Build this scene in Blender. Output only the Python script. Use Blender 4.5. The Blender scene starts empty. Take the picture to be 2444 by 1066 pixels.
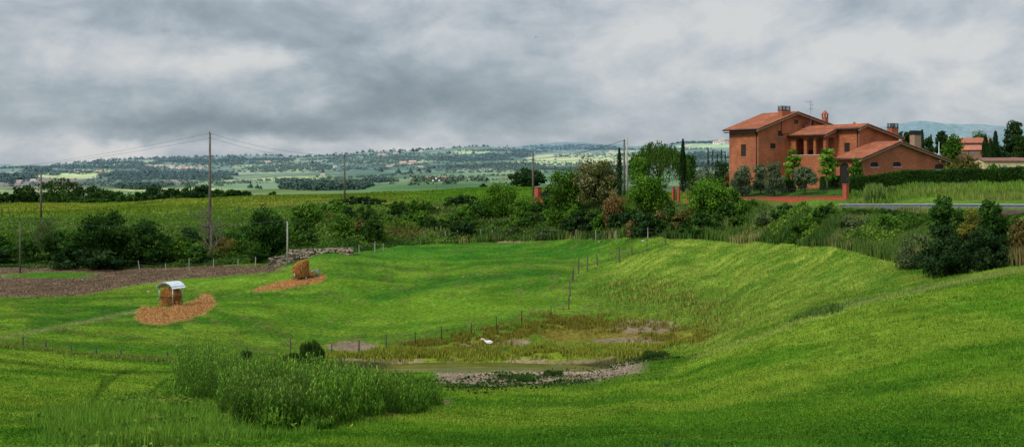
import bpy, bmesh, math, random
import numpy as np
from mathutils import Vector, Matrix
from mathutils.geometry import tessellate_polygon
random.seed(7)
RNG = np.random.default_rng(11)
F = 2600.0; CX = 1222.0; HY = 400.0
SC = bpy.context.scene
COL = SC.collection
R = math.radians

# ------------------------------------------------------------------ helpers
def link(o, parent=None):
    COL.objects.link(o)
    if parent is not None: o.parent = parent
    return o

def tag(o, label=None, cat=None, group=None, kind=None):
    if label: o['label'] = label
    if cat: o['category'] = cat
    if group: o['group'] = group
    if kind: o['kind'] = kind
    return o

def empty(name, loc, rz=0.0):
    o = bpy.data.objects.new(name, None)
    o.empty_display_size = 0.1
    o.location = loc; o.rotation_euler = (0, 0, rz)
    return link(o)

def np_mesh(name, verts, faces, mat=None, col=None, parent=None, loc=None, smooth=False, mats=None):
    """verts (N,3); faces (M,k) int array; col (N,3) point colours"""
    me = bpy.data.meshes.new(name)
    verts = np.asarray(verts, dtype=np.float32); faces = np.asarray(faces, dtype=np.int32)
    n, (m, k) = len(verts), faces.shape
    me.vertices.add(n); me.vertices.foreach_set('co', verts.ravel())
    me.loops.add(m * k); me.loops.foreach_set('vertex_index', faces.ravel())
    me.polygons.add(m)
    me.polygons.foreach_set('loop_start', np.arange(0, m * k, k, dtype=np.int32))
    if smooth: me.polygons.foreach_set('use_smooth', np.ones(m, dtype=bool))
    if col is not None:
        a = me.color_attributes.new('Col', 'FLOAT_COLOR', 'POINT')
        c = np.ones((n, 4), dtype=np.float32); c[:, :3] = col
        a.data.foreach_set('color', c.ravel())
    me.update(); me.validate()
    if mat: me.materials.append(mat)
    o = bpy.data.objects.new(name, me)
    if loc is not None: o.location = loc
    return link(o, parent)

class MB:
    """collects simple pieces into one mesh"""
    def __init__(s): s.v = []; s.f = []
    def add(s, vs, fs):
        b = len(s.v); s.v += [tuple(v) for v in vs]; s.f += [tuple(i + b for i in f) for f in fs]; return s
    def box(s, c, size, rz=0.0, taper=1.0):
        x, y, z = size[0] / 2, size[1] / 2, size[2] / 2
        ca, sa = math.cos(rz), math.sin(rz); vs = []
        for dz in (-1, 1):
            t = taper if dz > 0 else 1
            for dx, dy in ((-1, -1), (1, -1), (1, 1), (-1, 1)):
                px, py = dx * x * t, dy * y * t
                vs.append((c[0] + px * ca - py * sa, c[1] + px * sa + py * ca, c[2] + dz * z))
        return s.add(vs, [(3, 2, 1, 0), (4, 5, 6, 7), (0, 1, 5, 4), (1, 2, 6, 5), (2, 3, 7, 6), (3, 0, 4, 7)])
    def tube(s, pts, r, n=8, cap=True):
        pts = [Vector(p) for p in pts]; rs = r if isinstance(r, (list, tuple)) else [r] * len(pts)
        vs = []; prev = None
        for i, p in enumerate(pts):
            d = (pts[min(i + 1, len(pts) - 1)] - pts[max(i - 1, 0)])
            if d.length < 1e-9: d = Vector((0, 0, 1))
            d.normalize()
            a = prev if prev is not None else (Vector((1, 0, 0)) if abs(d.x) < .9 else Vector((0, 1, 0)))
            a = (a - d * a.dot(d)).normalized(); prev = a; b = d.cross(a)
            for k in range(n):
                t = 2 * math.pi * k / n
                vs.append(p + a * (math.cos(t) * rs[i]) + b * (math.sin(t) * rs[i]))
        fs = []
        for i in range(len(pts) - 1):
            for k in range(n):
                q = (k + 1) % n
                fs.append((i * n + k, i * n + q, (i + 1) * n + q, (i + 1) * n + k))
        if cap:
            fs.append(tuple(range(n - 1, -1, -1))); fs.append(tuple((len(pts) - 1) * n + k for k in range(n)))
        return s.add(vs, fs)
    def build(s, name, mat, parent=None, loc=None, smooth=False):
        me = bpy.data.meshes.new(name); me.from_pydata(s.v, [], s.f)
        if smooth:
            for p in me.polygons: p.use_smooth = True
        me.materials.append(mat); me.update()
        o = bpy.data.objects.new(name, me)
        if loc is not None: o.location = loc
        return link(o, parent)

# numpy value noise -------------------------------------------------
_perm = np.random.default_rng(3).random((256, 256)).astype(np.float64)
def vnoise(x, y):
    xi = np.floor(x).astype(np.int64); yi = np.floor(y).astype(np.int64)
    fx = x - xi; fy = y - yi
    fx = fx * fx * fx * (fx * (fx * 6 - 15) + 10); fy = fy * fy * fy * (fy * (fy * 6 - 15) + 10)
    a = _perm[xi & 255, yi & 255]; b = _perm[(xi + 1) & 255, yi & 255]
    c = _perm[xi & 255, (yi + 1) & 255]; d = _perm[(xi + 1) & 255, (yi + 1) & 255]
    return a + (b - a) * fx + (c - a) * fy + (a - b - c + d) * fx * fy
def fbm(x, y, s, o=4, seed=0):
    x = np.asarray(x, float) / s + 17.3 * seed; y = np.asarray(y, float) / s - 9.1 * seed
    t = 0; amp = 1; n = 0
    for i in range(o):
        t = t + amp * vnoise(x, y); n += amp; amp *= .5
        x, y = x * 1.9 * .8 - y * 1.9 * .6 + 5.2, x * 1.9 * .6 + y * 1.9 * .8 + 1.3
    return t / n
def sm(a, b, x): 
    t = np.clip((np.asarray(x, float) - a) / (b - a), 0, 1); return t * t * (3 - 2 * t)
def mixc(a, b, t):
    t = np.asarray(t)[..., None]; return a * (1 - t) + np.asarray(b) * t
def pchip(xk, yk, x):
    """xk (n,), yk (n,...) ; x (m,) -> (m,...)"""
    xk = np.asarray(xk, float); yk = np.asarray(yk, float); x = np.clip(x, xk[0], xk[-1])
    h = np.diff(xk); sh = (slice(None),) + (None,) * (yk.ndim - 1)
    d = np.diff(yk, axis=0) / h[sh]
    m = np.zeros_like(yk)
    if len(xk) > 2:
        w1 = (2 * h[1:] + h[:-1])[sh]; w2 = (h[1:] + 2 * h[:-1])[sh]
        same = d[:-1] * d[1:] > 0
        with np.errstate(divide='ignore', invalid='ignore'):
            hm = (w1 + w2) / (w1 / d[:-1] + w2 / d[1:])
        m[1:-1] = np.where(same, hm, 0)
    m[0] = d[0]; m[-1] = d[-1]
    i = np.clip(np.searchsorted(xk, x, side='right') - 1, 0, len(xk) - 2)
    t = ((x - xk[i]) / h[i])[sh]; hh = h[i][sh]
    t2, t3 = t * t, t * t * t
    return (2*t3-3*t2+1)*yk[i] + (t3-2*t2+t)*hh*m[i] + (-2*t3+3*t2)*yk[i+1] + (t3-t2)*hh*m[i+1]

# ------------------------------------------------------------------ terrain
# each column: bearing (as a picture column) -> (distance, level) ; level > 100 is a line of sight, otherwise metres
NEAR = {
 -400: [(2,-1.9),(18,1066),(30,955),(45,885),(62,828),(75,795),(90,742),(110,700),(120,682),(135,642),(145,625),(165,565),(185,525),(240,494),(300,508),(420,-15)],
 0:    [(2,-1.9),(18,1066),(30,960),(45,890),(62,830),(75,797),(90,742),(110,700),(120,682),(135,642),(145,625),(165,565),(185,525),(240,489),(300,502),(420,-15)],
 200:  [(2,-1.9),(18,1066),(30,968),(45,903),(60,855),(66,842),(80,790),(93,740),(110,698),(122,675),(135,645),(147,615),(165,560),(185,520),(240,489),(300,500),(420,-15)],
 400:  [(2,-1.9),(18,1066),(30,975),(45,915),(60,870),(68,852),(80,795),(93,738),(110,696),(125,660),(135,642),(147,615),(165,555),(185,515),(235,480),(300,494),(420,-15)],
 600:  [(2,-1.9),(18,1066),(30,980),(45,925),(58,892),(68,862),(80,815),(95,745),(110,685),(118,660),(126,643),(135,634),(147,600),(162,550),(185,502),(230,472),(300,486),(420,-14)],
 800:  [(2,-1.9),(18,1066),(30,975),(45,930),(56,905),(68,885),(74,871),(80,845),(95,760),(110,672),(118,633),(128,606),(142,560),(162,517),(190,487),(230,466),(300,480),(420,-13)],
 1000: [(2,-1.9),(18,1066),(30,980),(45,925),(56,903),(62,893),(66,-12.5),(70,-14.2),(76,-14.5),(78,-13.75),(80,840),(84,815),(95,762),(110,690),(130,618),(145,582),(165,530),(190,498),(250,457),(300,466),(420,-12)],
 1200: [(2,-1.9),(18,1066),(30,985),(40,945),(50,918),(62,892),(66,-12.4),(70,-14.2),(76,-14.5),(78,-13.75),(80,838),(86,785),(100,718),(120,640),(150,575),(165,530),(175,508),(188,490),(220,470),(260,448),(310,462),(420,-12)],
 1400: [(2,-1.9),(18,1066),(30,980),(45,930),(58,895),(62,889),(66,-12.3),(70,-14.1),(75,-14.3),(77,-13.75),(80,835),(90,775),(98,725),(107,680),(115,650),(125,628),(140,563),(150,515),(157,487),(163,482),(175,471),(260,451),(320,462),(420,-12)],
 1600: [(2,-1.9),(18,1066),(30,968),(45,902),(57,866),(66,858),(72,845),(80,812),(88,758),(98,682),(107,622),(116,588),(124,568),(130,545),(136.5,500),(139.5,491),(141.5,-5.4),(145,-5.3),(147,482),(157,470),(175,463),(200,-4.8),(300,-9),(420,-12)],
 1700: [(2,-1.9),(18,1066),(30,955),(42,878),(53,840),(60,-10.5),(70,820),(80,785),(90,735),(98,690),(106,645),(113,603),(120,570),(126,538),(132,502),(135.5,489),(137.2,-5.15),(141,-5.15),(143.5,-4.7),(146,472),(156,460),(200,-4),(300,-8.5),(420,-12)],
 1900: [(2,-1.9),(18,1060),(30,920),(42,818),(51,766),(58,-9.1),(70,746),(80,700),(92,645),(102,598),(106,577),(111,530),(116,497),(118,-4.25),(120,-4.9),(127,-4.9),(129,-4.45),(131,479),(135,463),(145,452),(200,-3.1),(300,-8),(420,-12)],
 1800: [(2,-1.9),(18,1062),(30,935),(42,845),(50,806),(58,-9.6),(68,785),(76,750),(86,702),(95,655),(106,610),(116,578),(121,540),(126,492),(127.3,-4.5),(128.8,-5.1),(133,-5.0),(134.8,480),(139,464),(150,452),(200,-3.2),(300,-8),(420,-12)],
 2000: [(2,-1.9),(18,1055),(30,905),(42,795),(54,738),(60,-8.35),(68,728),(75,700),(83,655),(92,600),(97,545),(101.5,500),(104,-3.9),(106.5,-4.45),(114,-4.4),(117.5,-4.0),(125,479),(129,462),(140,452),(200,-3),(300,-8),(420,-12)],
 2200: [(2,-1.9),(18,1045),(30,872),(42,752),(55,695),(61,-7.1),(68,686),(75,662),(80,640),(86,580),(92,510),(94.5,-3.85),(96.5,-4.15),(101,-4.1),(103.5,-3.5),(106,475),(125,446),(150,-2.4),(200,-1.5),(235,.3),(300,-3),(420,-9)],
 2444: [(2,-1.9),(18,1035),(30,840),(45,708),(60,648),(68,636),(73,600),(78,526),(80.5,506),(83,-3.6),(88,-3.6),(91.5,482),(125,438),(160,-.9),(200,0),(235,2.5),(260,2.6),(320,-3),(420,-9)],
 2900: [(2,-1.9),(18,1020),(30,800),(45,660),(60,605),(68,585),(73,540),(77,508),(84,500),(90,470),(125,432),(160,-.5),(200,.5),(235,3),(260,3.2),(320,-2),(420,-9)],
}
FAR = {
 -400: [(300,-15),(600,468),(1200,446),(2000,428),(3000,412),(4500,402),(6000,399),(9000,403),(14000,402)],
 0:    [(300,-15),(600,468),(1200,446),(2000,427),(3000,410),(4500,404),(6000,400),(9000,403),(14000,402)],
 100:  [(300,-15),(600,468),(1200,446),(2000,426),(3000,408),(4500,400),(6000,401),(9000,403),(14000,402)],
 200:  [(300,-15),(600,468),(1200,446),(2000,424),(3000,405),(4200,391),(5200,400),(9000,403),(14000,402)],
 300:  [(300,-15),(600,466),(1200,446),(2000,423),(3000,403),(4200,386),(5200,398),(9000,403),(14000,402)],
 450:  [(300,-14),(600,464),(1200,444),(2000,421),(3000,400),(4200,382),(5200,395),(9000,403),(14000,402)],
 600:  [(300,-14),(600,462),(1200,442),(2000,420),(3000,398),(4200,378),(5200,392),(9000,402),(14000,402)],
 720:  [(300,-13),(600,460),(1200,440),(2000,418),(3000,395),(4000,376),(5200,390),(9000,402),(14000,402)],
 850:  [(300,-13),(600,456),(1100,443),(1800,424),(2800,394),(3800,370),(5000,385),(9000,402),(14000,402)],
 920:  [(300,-12),(500,455),(800,444),(1200,439),(1800,422),(2800,392),(3800,365),(5000,382),(9000,402),(14000,402)],
 1000: [(300,-12),(500,451),(760,438),(900,441),(1800,420),(2800,390),(3800,362),(5000,380),(9000,402),(14000,402)],
 1100: [(300,-12),(500,450),(760,437),(900,441),(1800,418),(2800,388),(3800,357),(5000,375),(9000,402),(14000,402)],
 1200: [(300,-12),(500,449),(800,439),(1800,415),(2800,388),(3800,358),(5000,370),(7500,362),(9000,402),(14000,402)],
 1300: [(300,-12),(500,449),(800,439),(1800,413),(2800,390),(3800,368),(5000,364),(7500,351),(9500,402),(14000,402)],
 1370: [(300,-12),(500,449),(800,439),(1800,412),(2800,389),(3800,369),(5000,362),(7500,345),(9500,402),(14000,402)],
 1450: [(300,-12),(500,449),(800,438),(1800,410),(2800,386),(3800,368),(5000,358),(7500,352),(9500,402),(14000,402)],
 1560: [(300,-12),(500,449),(800,436),(1800,408),(2800,380),(3800,362),(5000,352),(7500,362),(9500,402),(14000,402)],
 1700: [(300,-12),(500,446),(800,432),(1800,404),(2800,372),(3800,350),(4900,341),(7500,362),(9500,402),(14000,402)],
 1800: [(300,-12),(500,446),(800,432),(1800,404),(2800,370),(3800,350),(4900,338),(7500,360),(9500,402),(14000,402)],
 2000: [(300,-12),(500,446),(800,432),(1800,404),(2800,376),(3800,358),(4900,345),(7000,345),(9500,330),(14000,402)],
 2120: [(300,-12),(500,446),(800,432),(1800,404),(2800,380),(3800,368),(5500,358),(7500,335),(9500,306),(14000,402)],
 2210: [(300,-12),(500,446),(800,432),(1800,404),(2800,380),(3800,368),(5500,355),(7500,325),(9500,293),(14000,402)],
 2290: [(300,-12),(500,446),(800,432),(1800,404),(2800,380),(3800,368),(5500,355),(7500,328),(9500,299),(14000,402)],
 2345: [(300,-12),(500,446),(800,432),(1800,404),(2800,380),(3800,368),(5500,355),(7500,328),(9500,297),(14000,402)],
 2410: [(300,-12),(500,446),(800,432),(1800,404),(2800,380),(3800,368),(5500,355),(7500,335),(9500,306),(14000,402)],
 2600: [(300,-12),(500,446),(800,432),(1800,404),(2800,385),(3800,375),(5500,362),(7500,350),(9500,330),(14000,402)],
}
HED = ([-1400,-400, 0, 200, 400, 600, 700, 800, 1000, 1200, 1300, 1400, 1500, 1600, 1700, 1800, 1900, 2000, 2100, 2200, 2444, 2900, 3900],
       [138,138, 138, 138, 139, 138, 134, 128, 146, 151, 146, 140, 133, 125, 121, 117, 105, 94, 87, 81, 69, 68, 68])
TOP = ([-1400,-400, 0, 400, 600, 800, 1000, 1200, 1400, 1600, 1800, 1900, 2000, 2200, 2444, 2900, 3900],
       [188,188, 186, 186, 186, 188, 192, 190, 157, 143, 132, 116, 101, 91.5, 79, 76, 76])
CRE = ([-1400, 1500, 1600, 1800, 2000, 2200, 2444, 2900, 3900], [64, 64, 57, 50, 54, 55, 62, 62, 62])

def make_grid(cols, pxs, ds):
    keys = sorted(cols); Z = []
    for k in keys:
        dd = [p[0] for p in cols[k]]
        zz = [(-(p[1] - HY) / F * p[0]) if p[1] > 100 else p[1] for p in cols[k]]
        Z.append(pchip(dd, zz, ds))
    return pchip(keys, np.array(Z), pxs)                    # (npx, nd)
def make_near(cols, pxs, ds):
    """as make_grid, but carried across along the crest line, the foot and the top of the bank"""
    def knots(px): return np.array([2.0, np.interp(px, *CRE), np.interp(px, *HED), np.interp(px, *TOP), 420.0])
    ss = np.linspace(0, 4, 900); Z = []
    keys = sorted(cols)
    for k in keys:
        dd = [p[0] for p in cols[k]]; zz = [(-(p[1] - HY) / F * p[0]) if p[1] > 100 else p[1] for p in cols[k]]
        Z.append(pchip(dd, zz, np.exp(np.interp(ss, np.arange(5), np.log(knots(k))))))
    G = pchip(keys, np.array(Z), pxs); out = np.empty((len(pxs), len(ds)))
    for i, p in enumerate(pxs):
        s = np.interp(np.log(ds), np.log(knots(p)), np.arange(5)); out[i] = np.interp(s, ss, G[i])
    return out
def smooth_grid(G, n0, n1):
    for _ in range(n0):
        P = np.pad(G, ((1, 1), (0, 0)), mode='edge'); G = (P[:-2] + 2 * P[1:-1] + P[2:]) / 4
    for _ in range(n1):
        P = np.pad(G, ((0, 0), (1, 1)), mode='edge'); G = (P[:, :-2] + 2 * P[:, 1:-1] + P[:, 2:]) / 4
    return G

class Land:
    def __init__(s, cols, px0, px1, dpx, d0, d1, step, n0, n1, detail):
        s.pxs = np.arange(px0, px1 + 1, dpx, dtype=float)
        s.l0 = math.log(d0); s.step = step
        nd = int((math.log(d1) - s.l0) / step) + 1
        s.ds = np.exp(s.l0 + step * np.arange(nd))
        G = smooth_grid((make_near if cols is NEAR else make_grid)(cols, s.pxs, s.ds), n0, n1)
        PX, D = np.meshgrid(s.pxs, s.ds, indexing='ij')
        s.X = (PX - CX) / F * D; s.Y = D
        s.G = G + detail(s.X, s.Y, PX)
        s.PX = PX
    def z(s, px, D):
        px = np.atleast_1d(np.asarray(px, float)); D = np.atleast_1d(np.asarray(D, float))
        i = np.clip((px - s.pxs[0]) / (s.pxs[1] - s.pxs[0]), 0, len(s.pxs) - 1.001)
        j = np.clip((np.log(D) - s.l0) / s.step, 0, len(s.ds) - 1.001)
        i0 = i.astype(int); j0 = j.astype(int); a = i - i0; b = j - j0; G = s.G
        return (G[i0, j0]*(1-a)*(1-b) + G[i0+1, j0]*a*(1-b) + G[i0, j0+1]*(1-a)*b + G[i0+1, j0+1]*a*b)
    def zxy(s, X, Y):
        return s.z(CX + F * np.asarray(X) / np.asarray(Y), Y)
    def hit(s, px, py, dmin=4, dmax=None):
        """first distance at which the ground on bearing px is seen at level py"""
        ds = s.ds[(s.ds >= dmin) & (s.ds <= (dmax or 1e9))]
        y = HY - F * s.z(np.full(len(ds), px), ds) / ds
        w = np.nonzero(y <= py)[0]
        if len(w) == 0: return float(ds[np.argmin(y)])
        k = w[0]
        if k == 0: return float(ds[0])
        t = (y[k-1] - py) / (y[k-1] - y[k] + 1e-9)
        return float(ds[k-1] + (ds[k] - ds[k-1]) * t)
    def faces(s):
        a, b = s.G.shape
        idx = np.arange(a * b).reshape(a, b)
        return np.stack([idx[:-1, :-1], idx[1:, :-1], idx[1:, 1:], idx[:-1, 1:]], -1).reshape(-1, 4)

def near_detail(X, Y, PX):
    amp = np.interp(Y, [5, 20, 60, 100, 200, 300], [.02, .10, .16, .22, .3, .3])
    w = 1 - sm(62, 66, Y) * (1 - sm(76, 82, Y)) * sm(760, 860, PX) * (1 - sm(1530, 1600, PX)) * .9
    road = sm(94, 97, Y)
    d = (fbm(X, Y, 9, 3, 1) - .5) * 2 * amp + (fbm(X, Y * .6, 1.8, 3, 2) - .5) * np.interp(Y, [10, 60, 120, 200], [.10, .22, .3, .3])
    return d * w
NL = Land(NEAR, -1400, 3900, 7, 2.0, 420, .0085, 14, 3, near_detail)
def far_detail(X, Y, PX):
    a = np.interp(Y, [300, 600, 1500, 4000, 9000], [.3, 2, 9, 22, 34])
    return (fbm(X, Y, 420, 4, 5) - .5) * 2 * a + (fbm(X, Y, 1500, 3, 6) - .5) * a * .8
FL = Land(FAR, -1400, 3900, 5, 300, 14000, .012, 6, 2, far_detail)

def pt(px, D, dz=0.0):
    return Vector(((px - CX) / F * D, D, float(NL.z(px, D)[0]) + dz))
def fpt(px, D, dz=0.0):
    return Vector(((px - CX) / F * D, D, float(FL.z(px, D)[0]) + dz))
def zat(py, D): return -(py - HY) / F * D
def seg_d(px, py, pts, sy=1.0):
    """distance of px,py to a polyline (py stretched by sy)"""
    best = np.full(np.shape(px), 1e9)
    for (x0, y0), (x1, y1) in zip(pts[:-1], pts[1:]):
        dx, dy = x1 - x0, (y1 - y0) * sy; L = dx * dx + dy * dy + 1e-9
        t = np.clip(((px - x0) * dx + (py - y0) * sy * dy) / L, 0, 1)
        d = np.hypot(px - x0 - t * dx, (py - y0) * sy - t * dy); best = np.minimum(best, d)
    return best
def blob(px, py, x, y, rx, ry): return np.exp(-(((px - x) / rx) ** 2 + ((py - y) / ry) ** 2))

def ground_col(X, Y, Z):
    """albedo of the near land at world points"""
    px = CX + F * X / Y; py = HY - F * Z / Y
    hed = np.interp(px, *HED); top = np.interp(px, *TOP); cre = np.interp(px, *CRE)
    n1 = fbm(X, Y, 11, 4, 21); n2 = fbm(X, Y, 3.2, 4, 22); n3 = fbm(X * .6 - Y * .2, Y * 1.3 + X * .5, 1.6, 3, 23); n4 = fbm(X, Y, 30, 3, 24)
    # meadow in the foreground
    c = np.ones(px.shape + (3,)) * np.array([.075, .165, .012])
    c = mixc(c, [.125, .210, .016], sm(.42, .72, n2 * .5 + n1 * .5))
    c = mixc(c, [.028, .105, .008], sm(.50, .76, n3 * .65 + n4 * .35) * .8)
    c = mixc(c, [.15, .19, .03], sm(.56, .76, n1) * .6)
    n5 = fbm(X * .8 + Y * .25, Y * 1.1 - X * .15, 5.5, 4, 27)
    c = mixc(c, [.026, .095, .008], sm(.54, .68, n5) * .55); c = mixc(c, [.17, .23, .025], sm(.48, .36, n5) * .5)
    n6 = fbm(X, Y * 1.6, .8, 3, 28); c = mixc(c, [.02, .08, .006], sm(.56, .72, n6) * .5)
    # middle pasture
    mid = sm(66, 74, Y + 4 * (n1 - .5)) * (1 - sm(0, 3, Y - hed))
    m = np.ones_like(c) * np.array([.050, .122, .010])
    m = mixc(m, [.100, .165, .016], sm(.4, .7, n1 * .7 + n2 * .3))
    m = mixc(m, [.015, .085, .010], sm(.52, .75, n2 * .5 + n4 * .5) * .7)
    m = mixc(m, [.16, .19, .03], sm(.54, .74, n4 * .6 + n2 * .4) * .6)
    n7 = fbm(X * .7 + Y * .3, Y * 1.5 - X * .4, 4.0, 4, 33); m = mixc(m, [.022, .090, .010], sm(.53, .66, n7) * .5); m = mixc(m, [.13, .21, .02], sm(.47, .38, n7) * .5)
    n8 = fbm(X, Y * 1.5, 1.1, 3, 34); m = mixc(m, [.02, .075, .008], sm(.58, .7, n8) * .6); m = mixc(m, [.16, .13, .05], sm(.66, .74, n8) * .5)
    m = mixc(m, [.105, .190, .015], blob(px, py, 1020, 735, 330, 40) * .8)
    m = mixc(m, [.12, .22, .02], blob(px, py, 560, 672, 170, 14) * .8)
    m = mixc(m, [.018, .12, .012], blob(px, py, 1000, 600, 420, 30) * .6)
    m = mixc(m, [.013, .075, .008], np.exp(-(seg_d(px, py, [(90, 770), (250, 752), (340, 742), (420, 775)], 1.6) / 22) ** 2) * .7)
    m = mixc(m, [.013, .08, .01], np.exp(-(seg_d(px, py, [(900, 712), (1100, 668), (1300, 650)], 2.2) / 26) ** 2) * .65)
    c = mixc(c, m, mid * (1 - sm(1600, 1700, px)))
    # pale valley on the right
    fx = np.interp(py, [560, 585, 600, 630, 645, 736, 770, 1066], [1640, 1590, 1545, 1425, 1368, 1357, 1357, 1357])
    pale = sm(0, 1, (px - fx) / np.interp(py, [640, 700, 760], [8, 60, 200])) * sm(-1, 3, Y - cre) * (1 - sm(-2, 3, Y - hed)) * sm(72, 80, Y + np.clip(px - 1600, 0, 200) * .12)
    p = np.ones_like(c) * np.array([.080, .155, .015])
    st = fbm(X * .5 + Y * .5, (Y - X) * 2.2, 2.4, 4, 31)
    p = mixc(p, [.195, .255, .036], sm(.22, .85, st))
    p = mixc(p, [.045, .120, .012], sm(.55, .8, n2 * .6 + n1 * .4) * .75)
    p = mixc(p, [.040, .105, .010], np.clip(blob(px, py, 1480, 735, 190, 42) + blob(px, py, 1430, 695, 90, 40) * .9, 0, 1) * .85)
    p = mixc(p, [.10, .16, .02], sm(640, 740, py) * sm(.4, .6, n1) * .6)
    p = mixc(p, [.045, .13, .012], sm(1800, 2300, px) * sm(.3, .6, n2) * .7)
    p = mixc(p, [.10, .15, .04], seg_d(px, py, [(1980, 745), (2200, 700), (2444, 655)], 2) < 26)
    c = mixc(c, p, pale)
    c = mixc(c, [.17, .22, .045], np.exp(-(seg_d(px, py, [(1650, 856), (1760, 822), (1900, 770), (2100, 715), (2444, 645)], 2) / 12) ** 2) * (np.abs(Y - cre) < 12) * sm(1600, 1700, px) * .75)
    # dirt and yellow growth around the pond
    shore = sm(-20, 30, px - 780) * (1 - sm(1640, 1740, px)) * sm(75, 77.5, Y) * (1 - sm(84, 90, Y))
    shore = shore * sm(822 + 10, 838 + 10, py + (n2 - .5) * 16)
    c = mixc(c, [.145, .185, .018], shore * .9)
    orange = np.clip(blob(px, py, 1090, 822, 110, 16) + blob(px, py, 1300, 800, 130, 22) + blob(px, py, 1560, 805, 130, 26) + blob(px, py, 1440, 775, 90, 20), 0, 1) * (Y > 76)
    c = mixc(c, [.17, .135, .025], orange * sm(.3, .55, n2) * .95)
    bare = np.clip(blob(px, py, 1540, 780, 90, 16) * 1.3 + blob(px, py, 1520, 812, 120, 9) + blob(px, py, 1150, 825, 60, 7) * 1.3 + blob(px, py, 1235, 817, 30, 6) * 1.3 + blob(px, py, 840, 824, 60, 14) * 1.2 + blob(px, py, 1060, 782, 120, 14) * .35, 0, 1) * (Y > 74)
    c = mixc(c, [.21, .155, .105], sm(.35, .75, bare * (.5 + n3)) )
    sh2 = (np.abs(Y - 77.3 - (n2 - .5) * .8) < .75) & (px > 800) & (px < 1540)
    c = mixc(c, [.27, .20, .12], sh2 * .9)
    # bare near bank of the pond
    rim = sm(1030, 1060, px) * (1 - sm(1500, 1560, px)) * sm(48.5, 51, Y + (n2 - .5) * 6 - np.clip(px - 1250, -200, 300) * .006) * (1 - sm(72.5, 73.5, Y))
    c = mixc(c, [.25, .19, .135], rim * sm(.25, .5, n3 * .5 + n2 * .5 + .12) * .95)
    c = mixc(c, [.36, .29, .21], rim * (np.abs(Y - 62.5) < 1.6 + n3) * .75)
    c = mixc(c, [.05, .05, .02], sm(70, 72, Y) * (1 - sm(77, 77.5, Y)) * (px > 800) * (px < 1560))
    # straw
    straw = np.maximum(1 - sm(14, 26, seg_d(px, py, [(345, 750), (400, 752), (465, 738), (492, 722)], 1.1) + (n3 - .5) * 14),
                       1 - sm(3, 7, seg_d(px, py, [(492, 716), (560, 702), (640, 686), (700, 674), (770, 664)], 1.0) - np.interp(px, [500, 600, 625, 700, 770], [-7, -5, 1, 6, 2]) + (n3 - .5) * 4))
    straw = np.clip(straw * (.75 + .6 * n3), 0, 1); c = mixc(c, [.42, .21, .075], straw * (Y > 84) * (Y < 118))
    c = mixc(c, [.30, .12, .04], straw * (Y > 84) * (Y < 118) * sm(.5, .7, n3) * .6)
    c = mixc(c, [.19, .20, .07], np.exp(-(seg_d(px, py, [(-60, 815), (60, 795), (200, 768), (330, 742)], 2.0) / 10) ** 2) * (Y > 66) * (Y < 100) * .5)
    # ploughed strip under the hedge
    pl = sm(636 - 6, 642 - 2, py + (n2 - .5) * 10) * (1 - sm(0, 8, py - np.interp(px, [-400, 0, 200, 330, 450, 640, 700], [706, 704, 700, 676, 662, 645, 636]) + (n2 - .5) * 10)) * (1 - sm(630, 720, px)) * (Y > 104) * (Y < 145)
    c = mixc(c, [.165, .112, .070], pl * .97)
    c = mixc(c, [.075, .060, .045], pl * sm(.5, .6, n3) * .6)
    c = mixc(c, [.14, .11, .08], blob(px, py, 10, 625, 110, 16) * (Y > 104) * (Y < 150))
    gp = (blob(px, py, 130, 657, 130, 11) + (n2 - .5) * .55) * (Y > 104) * (Y < 146)
    c = mixc(c, [.055, .13, .014], sm(.35, .8, gp))
    c = mixc(c, [.30, .20, .12], sm(.4, .6, blob(px, py, 1200, 574, 75, 5.5) * (Y > 120) * (Y < 165)) * .9)
    # overgrown bank
    bank = sm(0, 3, Y - hed) * (1 - sm(-2, 2, Y - top))
    b = np.ones_like(c) * np.array([.040, .080, .014])
    b = mixc(b, [.085, .130, .028], sm(.45, .7, n2)); b = mixc(b, [.10, .075, .03], sm(.6, .75, n1) * .6)
    c = mixc(c, b, bank)
    # the land behind the bank
    up = sm(-2, 2, Y - top)
    u = np.ones_like(c) * np.array([.095, .165, .016])
    u = mixc(u, [.200, .240, .028], sm(.4, .65, n4 * .5 + n1 * .5))
    u = mixc(u, [.09, .11, .03], sm(.55, .8, n1) * .5)
    u = mixc(u, [.05, .16, .010], sm(850, 1100, px) * (1 - sm(1500, 1650, px)) * .8)
    u = mixc(u, [.07, .15, .02], sm(1650, 1800, px) * .8)
    track = np.exp(-((Y - top - 3) / 2.0) ** 2) * (px < 1250)
    u = mixc(u, [.26, .24, .10], track * .6 * sm(500, 700, px))
    c = mixc(c, u, up)
    # wheel ruts in the near left meadow
    for q in ([(250, 905), (225, 960), (190, 1020), (150, 1075)], [(330, 880), (290, 890), (262, 912), (245, 930)], [(0, 862), (130, 878), (300, 890), (420, 888)], [(400, 905), (370, 930), (350, 960), (300, 1040)]):
        c = mixc(c, [.012, .05, .005], np.exp(-(seg_d(px, py, q, 1.4) / 6.5) ** 2) * (Y < 62) * .7)
    # earth at the foot of the weeds
    c = mixc(c, [.20, .14, .09], np.exp(-(seg_d(px, py, [(380, 1062), (560, 1045), (680, 1022), (800, 1014), (900, 992), (1060, 960)], 2.2) / 16) ** 2) * (Y < 50) * sm(.35, .6, n3) * .8)
    k = (1.14 * (1 - up) + up) * np.where(c[:, 0] < c[:, 1], 1, 1 / 1.14) if c.ndim == 2 else 1
    return np.clip(c * np.asarray(k)[..., None], .004, .8)

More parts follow.
